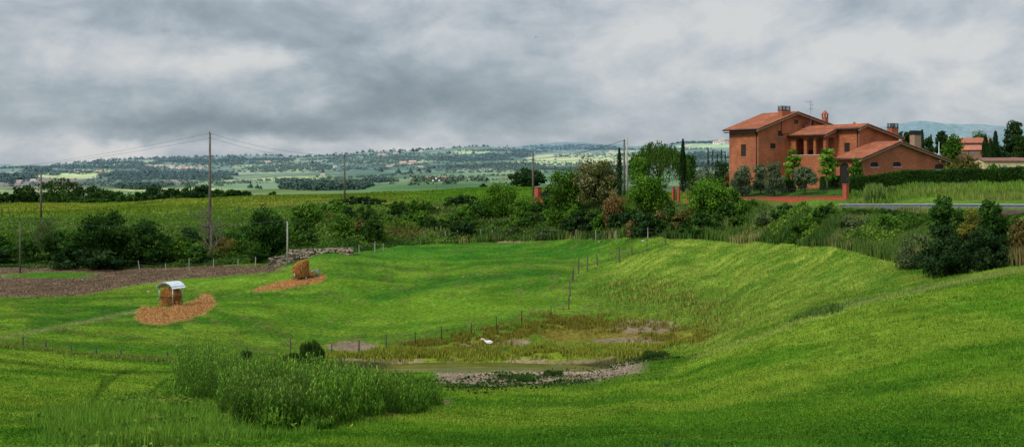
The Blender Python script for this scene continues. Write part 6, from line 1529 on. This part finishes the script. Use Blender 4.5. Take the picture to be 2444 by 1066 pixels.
for i in range(9): x = -.9 + i * .26; mb.tube([(x, -.5, .17), (x, .5, .17)], .02, 6)
mb.build('base_rack', M['iron'], f2, smooth=True)
for (x, y) in ((.15, -.5), (.15, .5), (1.5, -.5), (1.5, .5)): MB().tube([(x, y, -.1), (x, y, .20)], .04, 8).build('leg', M['steel'], f2, smooth=True)
# the tilted bale: a lumpy leaning cone of hay
hb_ = empty('hay_bale', b2 + Vector((-.25, 0, .18)), R(6)); tag(hb_, 'shaggy orange hay bale leaning in the open cradle', 'hay bale')
prof_ = [(.10, .00, .34), (.05, .18, .62), (-.12, .50, .78), (-.25, .85, .86), (-.22, 1.15, .82), (-.05, 1.45, .66), (.12, 1.62, .40), (.20, 1.70, .04)]
vs = []; fs = []; n_ = 26; rg = random.Random(9)
for (cx, z, rad) in prof_:
    for k in range(n_): a = 6.2832 * k / n_; q = rad * (1 + rg.uniform(-.05, .05)); vs.append((cx + math.cos(a) * q * .92, math.sin(a) * q * .8, z + math.cos(a) * q * .22))
for i in range(len(prof_) - 1):
    for k in range(n_): q = (k + 1) % n_; fs.append((i * n_ + k, i * n_ + q, (i + 1) * n_ + q, (i + 1) * n_ + k))
MB().add(vs, fs).build('bale_core', M['haycore'], hb_, smooth=True)
n = 6500; zz = RNG.random(n) * 1.66; pz = [p[1] for p in prof_]; rad = np.interp(zz, pz, [p[2] for p in prof_]) * (1 + .06 * RNG.random(n)); cx = np.interp(zz, pz, [p[0] for p in prof_]); a = RNG.random(n) * 6.2832
C = np.stack([cx + np.cos(a) * rad * .92, np.sin(a) * rad * .8, zz + np.cos(a) * rad * .22], -1); D_ = np.stack([-np.sin(a) * .4, np.cos(a) * .4, -np.ones(n)], -1) + RNG.normal(size=(n, 3)) * .5; D_ /= np.linalg.norm(D_, axis=1, keepdims=True)
fibres('loose_hay', C, D_, RNG.uniform(.12, .42, n), .025, hb_)
n = 1500; t = RNG.random(n); C = np.stack([.35 + t * .85, RNG.uniform(-.4, .4, n), .75 - t * .62 + RNG.normal(size=n) * .07], -1); fibres('hanging_hay', C, (lambda q: q / np.linalg.norm(q, axis=1, keepdims=True))(np.stack([np.ones(n), 0 * t, -.8 * np.ones(n)], -1) + RNG.normal(size=(n, 3)) * .4), RNG.uniform(.1, .35, n), .025, hb_)

# ------------------------------------------------------------------ birds
def goose():
    D = NL.hit(1163, 822, 76); b = pt(1163, D); r = empty('white_goose', b, 0); tag(r, 'white long-necked goose resting on the bare patch above the pond', 'goose')
    me = bpy.data.meshes.new('body'); P = [(.36, 0, .20), (.18, 0, .17), (-.02, 0, .20), (-.14, 0, .27), (-.24, 0, .38), (-.34, 0, .45), (-.42, 0, .44), (-.50, 0, .40)]
    me.from_pydata(P, [(i, i + 1) for i in range(len(P) - 1)], []); o = bpy.data.objects.new('body', me); link(o, r)
    sk = o.modifiers.new('skin', 'SKIN'); rad = [.07, .16, .14, .075, .05, .045, .06, .04]
    for i, v_ in enumerate(me.skin_vertices[0].data): v_.radius = (rad[i], rad[i]); v_.use_root = i == 1
    sb = o.modifiers.new('subsurf', 'SUBSURF'); sb.levels = 2; sb.render_levels = 2; me.materials.append(M['white'])
    MB().tube([(-.50, 0, .40), (-.60, 0, .365)], [.032, .012], 7).build('beak', M['beak'], r, smooth=True)
    for s_ in (-1, 1): MB().add([(.02, s_ * .13, .30), (.22, s_ * .16, .28), (.46, s_ * .08, .24), (.30, s_ * .17, .12), (.05, s_ * .16, .14)], [(0, 1, 2, 3, 4)]).build('wing', M['white'], r)
    for s_ in (-1, 1): MB().tube([(.10, s_ * .07, .10), (.12, s_ * .07, .0), (.02, s_ * .07, .0)], [.018, .014, .02], 6).build('leg', M['beak'], r, smooth=True)
goose()
def flying_bird(name, label, loc, span, rz, mat='black', dihedral=.7):
    r = empty(name, loc, rz); tag(r, label, 'bird'); s = span / 2
    me = bpy.data.meshes.new('body'); P = [(0, -.52 * s, -.02 * s), (0, -.40 * s, 0), (0, -.1 * s, 0), (0, .25 * s, .0), (0, .55 * s, .03 * s)]
    me.from_pydata(P, [(i, i + 1) for i in range(4)], []); o = bpy.data.objects.new('body', me); link(o, r); o.modifiers.new('skin', 'SKIN')
    for i, v_ in enumerate(me.skin_vertices[0].data): q = [.03, .09, .13, .09, .04][i] * s; v_.radius = (q, q); v_.use_root = i == 2
    sb = o.modifiers.new('subsurf', 'SUBSURF'); sb.levels = 1; me.materials.append(M[mat])
    for g_ in (-1, 1):
        vs = []; prof_ = [(0, .18, -.14), (.25, .20, -.17), (.5, .14, -.10), (.75, .02, -.08), (1.0, -.20, -.18)]
        for (t, fr, bk) in prof_:
            z = math.sin(t * dihedral) * s * .95 + .03 * s; x = g_ * t * s * math.cos(dihedral * .6)
            vs += [(x, -fr * s, z), (x, -bk * s + .12 * s * (1 - t), z - .01 * s)]
        MB().add(vs, [(2 * i, 2 * i + 2, 2 * i + 3, 2 * i + 1) for i in range(4)]).build('wing', M[mat], r)
    MB().add([(-.04 * s, .5 * s, .02 * s), (.04 * s, .5 * s, .02 * s), (.12 * s, .9 * s, .04 * s), (-.12 * s, .9 * s, .04 * s)], [(0, 1, 2, 3)]).build('tail', M[mat], r)
flying_bird('flying_bird', 'black bird with raised wings skimming the meadow at the bottom edge', P3(1591, 1063, 15.5), .24, R(15), dihedral=.95)
flying_bird('flying_bird', 'tiny dark bird high in the grey sky', P3(1279, 89, 120), .34, R(50), dihedral=.5)

# ------------------------------------------------------------------ lamps on the crest, stones
lb = pt(1041, 262); lm = empty('street_lamp', lb); tag(lm, 'street lamp with three white globes on the field crest', 'street lamp'); H = zat(428, 262) - lb.z
MB().tube([(0, 0, -.3), (0, 0, H)], [.07, .045], 8).build('lamp_post', M['pole'], lm, smooth=True)
MB().tube([(-.75, 0, H - .55), (-.6, 0, H - .75), (0, 0, H - .62), (.6, 0, H - .75), (.75, 0, H - .55)], .035, 6).build('arms', M['iron'], lm)
for (x, z) in ((-.75, H - .35), (.75, H - .35), (0, H + .15)):
    me = bpy.data.meshes.new('globe'); bm = bmesh.new(); bmesh.ops.create_icosphere(bm, subdivisions=2, radius=.26); bm.to_mesh(me); bm.free(); me.materials.append(M['globe']); o = bpy.data.objects.new('globe', me); o.location = (x, 0, z); link(o, lm)
def stone(px, py, s, label, dmin=60):
    D = NL.hit(px, py, dmin); b = pt(px, D, .02); me = bpy.data.meshes.new('stone'); bm = bmesh.new(); bmesh.ops.create_icosphere(bm, subdivisions=2, radius=s * .65)
    rg = random.Random(int(px * 7)); k = Vector((rg.uniform(.8, 1.3), rg.uniform(.8, 1.2), rg.uniform(.5, .8)))
    for v_ in bm.verts: v_.co = Vector((v_.co.x * k.x, v_.co.y * k.y, v_.co.z * k.z)) * rg.uniform(.88, 1.08)
    bm.to_mesh(me); bm.free(); me.materials.append(M['stone']); o = bpy.data.objects.new('stone', me); o.location = b; link(o); tag(o, label, 'stone', 'pale stones lying in the fields')
for q in ((196, 668, .16), (252, 670, .13), (275, 661, .11), (310, 660, .10), (354, 696, .16), (515, 652, .10), (128, 668, .12), (45, 660, .1)): stone(*q, 'pale stone lying in or beside the ploughed strip on the left', 100)
for q in ((1430, 577, .16), (1534, 575, .22), (1105, 661, .12), (1140, 655, .1), (1010, 560, .1)): stone(*q, 'pale stone lying in the middle pasture', 84)

# ------------------------------------------------------------------ buildings further off
def house(name, label, loc, L_, Wd, H, rh, rz, wm, rm, wins=3, group=None, floors=1, cat='house', detail=True, doors=False, hip=0):
    r = empty(name, loc, rz); tag(r, label, cat, group)
    x, y = L_ / 2, Wd / 2; base = -4
    MB().add([(-x, -y, base), (x, -y, base), (x, y, base), (-x, y, base), (-x, -y, H), (x, -y, H), (x, y, H), (-x, y, H), (-x, 0, H + rh * .93), (x, 0, H + rh * .93)],
             [(0, 1, 5, 4), (1, 2, 6, 9, 5), (2, 3, 7, 6), (3, 0, 4, 8, 7)]).build('wall', wm, r)
    e = .06 * Wd; s = rh / y; hx = x * (1 - hip); t_ = max(.12, H * .04)
    V = [(-x - e, -y - e, H - s * e + .02), (x + e, -y - e, H - s * e + .02), (hx + e * (1 - hip), 0, H + rh), (-hx - e * (1 - hip), 0, H + rh), (x + e, y + e, H - s * e + .02), (-x - e, y + e, H - s * e + .02)]
    V += [(a, b, c + t_) for a, b, c in V]
    MB().add(V, [(6, 7, 8, 9), (9, 8, 10, 11), (0, 1, 7, 6), (4, 5, 11, 10), (1, 4, 10, 8, 7) if False else (1, 2, 8, 7), (2, 4, 10, 8), (0, 6, 9, 3), (3, 9, 11, 5), (0, 3, 2, 1), (3, 5, 4, 2)]).build('roof', rm, r)
    if detail:
        for f_ in range(floors):
            for i in range(wins):
                cx = -x + L_ * (i + .5) / wins; cz = H * (f_ + .55) / floors; hh = H / floors * .36; ww = min(L_ / wins * .3, hh * .8)
                MB().box((cx, -y - .02, cz), (ww, .06, hh)).build('window', M['fardark'], r)
        MB().box((x * .4, y * .3, H + rh * .9), (L_ * .05 + .3, L_ * .05 + .3, rh * .9)).build('chimney', wm, r)
    return r
# farmhouse and annex on the rise at the right
house('farmhouse', 'red-roofed farmhouse among the dark trees on the rise', Vector(((2322 - CX) / F * 230, 230, 3.0)), 5.6, 4.2, zat(341, 230) - 3.0, .95, R(-14), simple('farm_plaster', (.20, .12, .09)), simple('farm_roof', (.36, .11, .06), .9, 0, 2, .7, 1.2), 2, None, 1)
house('farm_shed', 'low shed with a red tile roof in front of the farmhouse', Vector(((2320 - CX) / F * 212, 212, 2.0)), 3.6, 3.4, zat(358, 212) - 2.0, .8, R(-20), simple('shed_plaster', (.24, .13, .09)), simple('shed_roof', (.42, .14, .08), .9, 0, 2, .7, 1.2), 1)
ax = (2400 - CX) / F * 168; house('annex', 'long low cream building with a red-brown roof behind the hedge', Vector((ax, 168, -1.2)), 8.5, 3.4, zat(385, 168) + 1.2, .45, R(4), M['cream'], simple('annex_roof', (.20, .085, .06), .9, 0, 2, .7, 1.2), 4)

def far_z(px, D): return fpt(px, D).z
rgf = random.Random(21)
# hill town: small houses one by one
def fhit(px, py): return FL.hit(px, py, 420)
k_ = 0
for i in range(78):
    px_ = rgf.uniform(346, 484); band = np.interp(px_, [346, 385, 420, 450, 484], [0, 0, 1, 1.6, .6])
    py_ = np.interp(px_, [346, 400, 440, 484], [397, 398, 402, 400]) + rgf.uniform(-2.5, 3.2) * (.5 + band * .7); D_ = min(fhit(px_, py_), 4000); u = D_ / F
    b = fpt(px_, D_, 0); pale = rgf.random() < .45; w_ = rgf.uniform(3.2, 7.5) * u
    house('village_house', 'small sunlit pinkish house among the roofs of the hill town' if not pale else 'small sunlit cream house among the roofs of the hill town', b, w_, w_ * .7, rgf.uniform(2.2, 3.8) * u, rgf.uniform(.6, 1.1) * u, rgf.uniform(-.7, .7), M['farwall_pale'] if pale else M['farwall'], M['farroof'], 2, 'houses of the hill town', 1, 'house', detail=False)
b = fpt(436, 3900); H = zat(389, 3900) - b.z; tw = empty('tower_crane', b); tag(tw, 'thin yellowish tower crane above the hill town', 'crane')
MB().tube([(0, 0, 0), (0, 0, zat(384, 3900) - b.z)], 1.6, 4).build('mast', M['farwall_pale'], tw); MB().tube([(-6, 0, zat(385, 3900) - b.z), (12, 0, zat(385, 3900) - b.z)], 1.2, 4).build('jib', M['farwall_pale'], tw)
for i, (a, y_, w_, h_, l_, pale, n_) in enumerate([
 (963, 391, 17, 5.5, 'large pale pink farmhouse on the slope below the left ridge', 0, 4), (985, 391, 17, 7, 'tall pink villa with a small raised roof next to the large farmhouse', 0, 4), (930, 398, 16, 4.0, 'long low pink house left of the two slope villas', 0, 4), (1004, 399, 12, 4.0, 'small pale house right of the two slope villas', 1, 2),
 (122, 413, 0, 0, '', 0, 0), (237, 411, 17, 4.5, 'red brick farm on the slope right of the leftmost tall pole', 2, 3), (205, 409, 16, 3, 'long reddish farm building beside the brick farm', 2, 3), (182, 411, 14, 2.5, 'low reddish barn at the left of the slope farms', 2, 2),
 (46, 434, 13, 4.5, 'pinkish house in the valley left of the leftmost tall pole', 0, 3), (80, 432, 13, 5, 'white-walled house in the valley beside the leftmost tall pole', 1, 3),
 (912, 369, 20, 3, 'pinkish long house on the left end of the ridge', 0, 4), (945, 366, 12, 3, 'small pale house on the ridge between cypresses', 1, 2), (1005, 361, 8, 4, 'white gabled house on the ridge top', 1, 2), (640, 388, 14, 4, 'pale house on the ridge right of the tallest pole', 1, 3), (493, 396, 6, 2.4, 'white barn just left of the tallest pole', 1, 2),
 (1710, 343, 16, 6, 'sunlit cream hilltop village house, left one', 1, 3), (1722, 341, 12, 8, 'sunlit cream hilltop village house, tallest one', 1, 3), (1733, 343, 12, 5, 'sunlit pink hilltop village house beside the villa wall', 0, 3), (1460, 361, 13, 3.0, 'pale farmhouse on the far slope left of the paired poles', 1, 3), (1640, 354, 12, 5, 'cream farmhouse behind the tall slim cypress', 1, 2), (1325, 368, 12, 2.4, 'low cream farm above the bright yellow field', 1, 3), (770, 417, 10, 3.5, 'small grey house in the valley trees', 1, 2), (800, 399, 9, 4, 'pale cottage on the slope left of the stone wall pole', 1, 2), (560, 431, 12, 2.2, 'bright white greenhouse roof in the valley', 1, 3), (344, 438, 5, 2.4, 'small white shed in the valley wood', 1, 1), (1402, 408, 14, 3, 'white farm building behind the small oak on the crest', 1, 3), (1475, 398, 12, 10, 'pale tower house left of the slim cypress', 1, 2)]):
    if not l_: continue
    D_ = fhit(a, y_ + 1.5); u = D_ / F; b = fpt(a, D_)
    wm = [M['farwall'], M['farwall_pale'], M['farroof']][pale]
    house('farmhouse', l_, b, w_ * u, w_ * u * .55, h_ * u, h_ * u * .35, R((i * 37) % 30 - 15), wm, M['farroof'], n_)
# the big farmstead on the near crest
u = 760 / F
for (a, y0, y1, w_, l_, n_, fl) in ((1040, 438, 421.5, 48, 'long two-storey stone farmhouse, main block of the farmstead', 7, 2), (1058, 439, 421, 20, 'stone end block of the farmstead next to the cypresses', 2, 2), (1012, 438, 428, 34, 'low stone middle range of the farmstead', 4, 1), (990, 438, 427, 20, 'white-gabled left wing of the farmstead', 2, 1), (970, 439, 433, 14, 'small low outbuilding at the left end of the farmstead', 1, 1)):
    D_ = 765; b = fpt(a, D_); u = D_ / F; b.z = zat(y0, D_)
    H = (y0 - y1) * u; house('farmstead_building', l_, b, w_ * u, 11 * u * (1.6 if w_ < 30 else 1), H * .84, H * .2, R(-8), M['farstone'] if 'white' not in l_ else M['farwall_pale'], simple('farmstead_roof', (.28, .17, .14)), n_, 'buildings of the near farmstead', fl)
mb = MB()
b = fpt(1000, 758)
yw = zat(440.5, 758); mb.box((0, 0, yw + .0 - yw), (95 * u, 1, 3.0)); o = mb.build('yard_wall', M['farstone'], None, Vector(((1000 - CX) / F * 758, 758, yw - .6))); tag(o, 'reddish yard wall in front of the near farmstead', 'wall')
# trees of the near farmstead
def fland(D0): return lambda px, D: fpt(px, D)
for (a, yt, w_) in ((1077, 419, 6.5), (1085, 423, 5.5), (1100, 422, 5.5), (1105, 418, 6), (1093, 426, 8), (1126, 423, 5), (1132, 424, 5), (1138, 426, 5), (1144, 424, 5), (1150, 425, 5), (1161, 423, 6)):
    cypress(a, 768, yt, w_, 'dark cypress standing in the row right of the near farmstead', group='cypresses beside the near farmstead', n=260, land=lambda px, D: Vector(((px - CX) / F * D, D, zat(438, D))))

# ------------------------------------------------------------------ far trees
def blob_proto(n, seed, spec='far', cyp=False):
    rg = np.random.default_rng(seed); d = rg.normal(size=(n, 3)); d /= np.linalg.norm(d, axis=1, keepdims=True); d[:, 2] = np.abs(d[:, 2])
    lump = 1 + .25 * np.sin(d[:, 0] * 5 + seed) * np.cos(d[:, 1] * 6); P = d * lump[:, None] * np.array([.5, .5, .95]); 
    if cyp: P[:, :2] *= .35
    a = d + rg.normal(size=(n, 3)) * .35; a /= np.linalg.norm(a, axis=1, keepdims=True); r0 = rg.normal(size=(n, 3)); b = np.cross(a, r0); b /= np.linalg.norm(b, axis=1, keepdims=True); t = np.cross(b, a)
    s = .19; A = b * s; B = t * s * .8
    tone = rg.random(n) * .6 + .4 * d[:, 2]
    return np.stack([P - A, P + B, P + A, P - B], 1), tone
PROTOS = [blob_proto(34, i) for i in range(6)]
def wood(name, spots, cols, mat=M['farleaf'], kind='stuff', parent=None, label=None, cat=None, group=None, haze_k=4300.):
    """spots: list of (px, D, height); one mesh of many small crowns"""
    V, C = [], []; rg = np.random.default_rng(len(spots))
    for (px, D, h) in spots:
        P, tone = PROTOS[rg.integers(0, 6)]; b = fpt(px, D); w = h * rg.uniform(.9, 1.5); a = rg.random() * 6.28; ca, sa = math.cos(a), math.sin(a)
        Q = P * np.array([w, w, h]); Q = np.stack([Q[..., 0] * ca - Q[..., 1] * sa, Q[..., 0] * sa + Q[..., 1] * ca, Q[..., 2]], -1) + np.array([b.x, b.y, b.z - h * .05])
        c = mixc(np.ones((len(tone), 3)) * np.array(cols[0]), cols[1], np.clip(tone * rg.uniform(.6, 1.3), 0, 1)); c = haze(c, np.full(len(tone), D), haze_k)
        V.append(Q.reshape(-1, 3)); C.append(np.repeat(c, 4, axis=0))
    V = np.concatenate(V); n = len(V) // 4
    o = np_mesh(name, V, np.arange(n)[:, None] * 4 + np.array([[0, 1, 2, 3]]), mat, np.concatenate(C)); tag(o, label, cat, group, kind if kind == 'stuff' else None); return o
rw_ = random.Random(5)
def region(n, cx, cy, rx, ry, hpx, edge=1.0):
    out = []
    while len(out) < n:
        x, y = rw_.uniform(-1, 1), rw_.uniform(-1, 1)
        if x * x + y * y > edge - 1.1 * max(0, float(vnoise(np.array(cx + x * rx) / 23., np.array(cy + y * ry) / 3.5)) - .35) * (rx > 50): continue
        px, py = cx + x * rx, cy + y * ry + rw_.uniform(-.6, .6); D = fhit(px, py); out.append((px, D, max(4, hpx * D / F * rw_.uniform(.7, 1.3))))
    return out
DARK = ([.022, .045, .028], [.05, .09, .045]); MIDG = ([.05, .085, .04], [.10, .15, .06])
def merge(*a): return [q for s in a for q in s]
wood('valley_wood', merge(region(420, 775, 446, 122, 9, 7), region(120, 905, 432, 36, 3, 6), region(160, 700, 436, 40, 4, 6)), DARK)
wood('slope_wood', merge(region(700, 430, 419, 138, 10, 6.5), region(260, 300, 422, 70, 12, 6), region(200, 330, 448, 50, 5, 8), region(120, 500, 426, 60, 5, 6)), DARK)
wood('ridge_wood', merge(region(420, 470, 384, 110, 4.5, 5), region(200, 300, 390, 110, 4, 5), region(200, 200, 399, 80, 4, 5), region(90, 560, 381, 30, 4, 6), region(160, 640, 381, 90, 2.5, 4)), DARK)
wood('left_valley_wood', merge(region(90, 22, 428, 34, 8, 9), region(60, 60, 424, 30, 6, 8), region(60, 92, 408, 34, 4, 8), region(120, 60, 401, 90, 2.5, 4), region(80, 170, 411, 60, 2, 4)), DARK)
wood('far_ridge_wood', merge(region(300, 1120, 381, 110, 6, 4.5), region(240, 1210, 372, 70, 6, 4), region(160, 1180, 360, 110, 2.5, 3.5), region(120, 1270, 362, 60, 3, 3.5), region(200, 1230, 393, 80, 3, 4), region(100, 1330, 404, 60, 3, 5), region(140, 1120, 398, 80, 3, 4)), DARK)
wood('blue_hill_wood', merge(region(420, 1365, 353, 120, 7, 3.2), region(160, 1450, 357, 60, 3, 3)), ([.03, .06, .05], [.05, .09, .06]))
wood('right_hill_wood', merge(region(160, 1660, 341, 90, 1.5, 4), region(200, 1690, 372, 60, 10, 5), region(120, 1560, 372, 80, 6, 4.5), region(140, 1450, 402, 80, 5, 5), region(90, 1690, 395, 50, 6, 7)), DARK)
# orchards and hedgerows: rows of small trees
orch = merge(region(520, 700, 396, 330, 16, 3.6), region(420, 1150, 395, 260, 18, 3.4), region(300, 240, 405, 230, 12, 3.6), region(120, 900, 432, 280, 12, 4.5), region(160, 300, 438, 300, 12, 5), region(160, 1560, 375, 170, 16, 3.6))
for (cx, cy, rx, ry, n, h) in ((1000, 372, 200, 8, 300, 3), (560, 388, 160, 6, 300, 3), (870, 382, 130, 9, 500, 2.6), (1240, 403, 90, 6, 260, 2.4), (740, 398, 90, 9, 300, 3), (650, 402, 70, 8, 220, 3), (1400, 372, 110, 5, 140, 2.2), (90, 416, 60, 4, 120, 2.5), (980, 378, 90, 7, 240, 2.6), (320, 400, 60, 6, 220, 4)): orch += region(n, cx, cy, rx, ry, h)
wood('orchards', orch, MIDG)
hr = []
for i in range(260):
    px = rw_.uniform(120, 1300); best = min(range(3200, 5400, 100), key=lambda d_: HY - F * float(FL.z(px, d_)[0]) / d_); hr.append((px, best, rw_.uniform(2.5, 6) * best / F * (1.4 if rw_.random() < .2 else 1)))
for (x0, y0, x1, y1, n) in ((560, 392, 820, 378, 60), (600, 411, 940, 402, 70), (830, 424, 1010, 414, 50), (1010, 402, 1280, 398, 60), (1060, 413, 1300, 409, 60), (150, 403, 330, 398, 40), (1290, 395, 1480, 388, 60), (1300, 412, 1420, 405, 40), (0, 445, 200, 441, 40), (560, 434, 720, 428, 30), (1130, 431, 1230, 428, 30), (1140, 420, 1300, 417, 50), (700, 375, 900, 371, 50), (1500, 358, 1700, 356, 60), (380, 440, 640, 436, 50)):
    for i in range(n):
        t = rw_.random(); px, py = x0 + (x1 - x0) * t, y0 + (y1 - y0) * t + rw_.uniform(-.6, .6); D = fhit(px, py); hr.append((px, D, rw_.uniform(2.5, 5.5) * D / F))
wood('hedgerows', hr, DARK)
# countable single trees in the valley
for i, (a, y_, h_, l_) in enumerate([(990, 425, 7, 'round dark tree beside the white-gabled wing of the farmstead'), (951, 414, 12, 'large round valley tree below the pink slope houses'), (980, 414, 11, 'twin-crowned valley tree below the slope villas'), (1022, 412, 12, 'dark valley tree right of the slope villas'), (598, 449, 12, 'single bare-trunked tree in the pale green valley field'), (614, 450, 10, 'second tree in the pale green valley field'), (622, 451, 8, 'third and smallest tree in the pale green valley field'),
     (1130, 367, 6, 'small dark tree beside the yellow ridge field'), (1072, 367, 7, 'round dark tree left of the yellow ridge field'), (985, 362, 9, 'dark pine group, left tree on the ridge'), (993, 362, 8, 'dark pine on the ridge, second of the group'), (952, 366, 9, 'pointed tree on the ridge between the pale houses'), (1022, 357, 6, 'dark ridge-top tree right of the white gabled house'), (1030, 357, 6, 'second ridge-top tree right of the white gabled house'), (28, 440, 12, 'dark pointed tree in the valley at the far left'), (910, 410, 9, 'small round tree left of the slope villas'), (1000, 409, 9, 'dark tree before the slope villas'), (770, 412, 9, 'pointed tree by the grey valley house'), (745, 390, 6, 'small tree on the slope left of the stone wall pole'), (1250, 420, 9, 'dark tree behind the crest oak')]):
    D = fhit(a, y_); wood('valley_tree', [(a, D, h_ * D / F), (a + .8, D, h_ * .8 * D / F), (a - 1.2, D + 6, h_ * .75 * D / F)], DARK, kind='thing', label=l_, cat='tree')
# filler scrub along the overgrown bank
FS = [(i_ % 5) for i_ in range(64)]
for i_ in range(64):
    px_ = [-10, 20, 75, 400, 440, 520, 560, 600, 690, 720, 800, 830, 880, 900, 960, 1000, 1030, 1090, 1110, 1160, 1170, 1210, 1230, 1290, 1300, 1340, 1370, 1440, 1480, 1500, 1600, 1730][i_ % 32] + rw_.uniform(-14, 14)
    hd, tp = np.interp(px_, *HED), np.interp(px_, *TOP); t_ = rw_.uniform(.05, .38 if px_ < 740 else .6); D_ = hd + (tp - hd) * t_
    sp_ = ['bush', 'green', 'bush', 'green', 'dark', 'green', 'bush'][i_ % 7]; b_ = pt(px_, D_); yb = HY - F * b_.z / D_; h_ = rw_.uniform(1.6, 3.6)
    plant('bank_shrub', {'bush': 'mid green', 'green': 'light green', 'dark': 'dark green', 'rust': 'brown-tinged', 'olive': 'grey-green'}[sp_] + ' scrub in the dense growth of the bank', 'shrub', px_, D_, yb - h_ * F / D_, rw_.uniform(45, 85), sp_, 'bushy', 1500, .03, group='scrub on the overgrown bank', limbs=4)
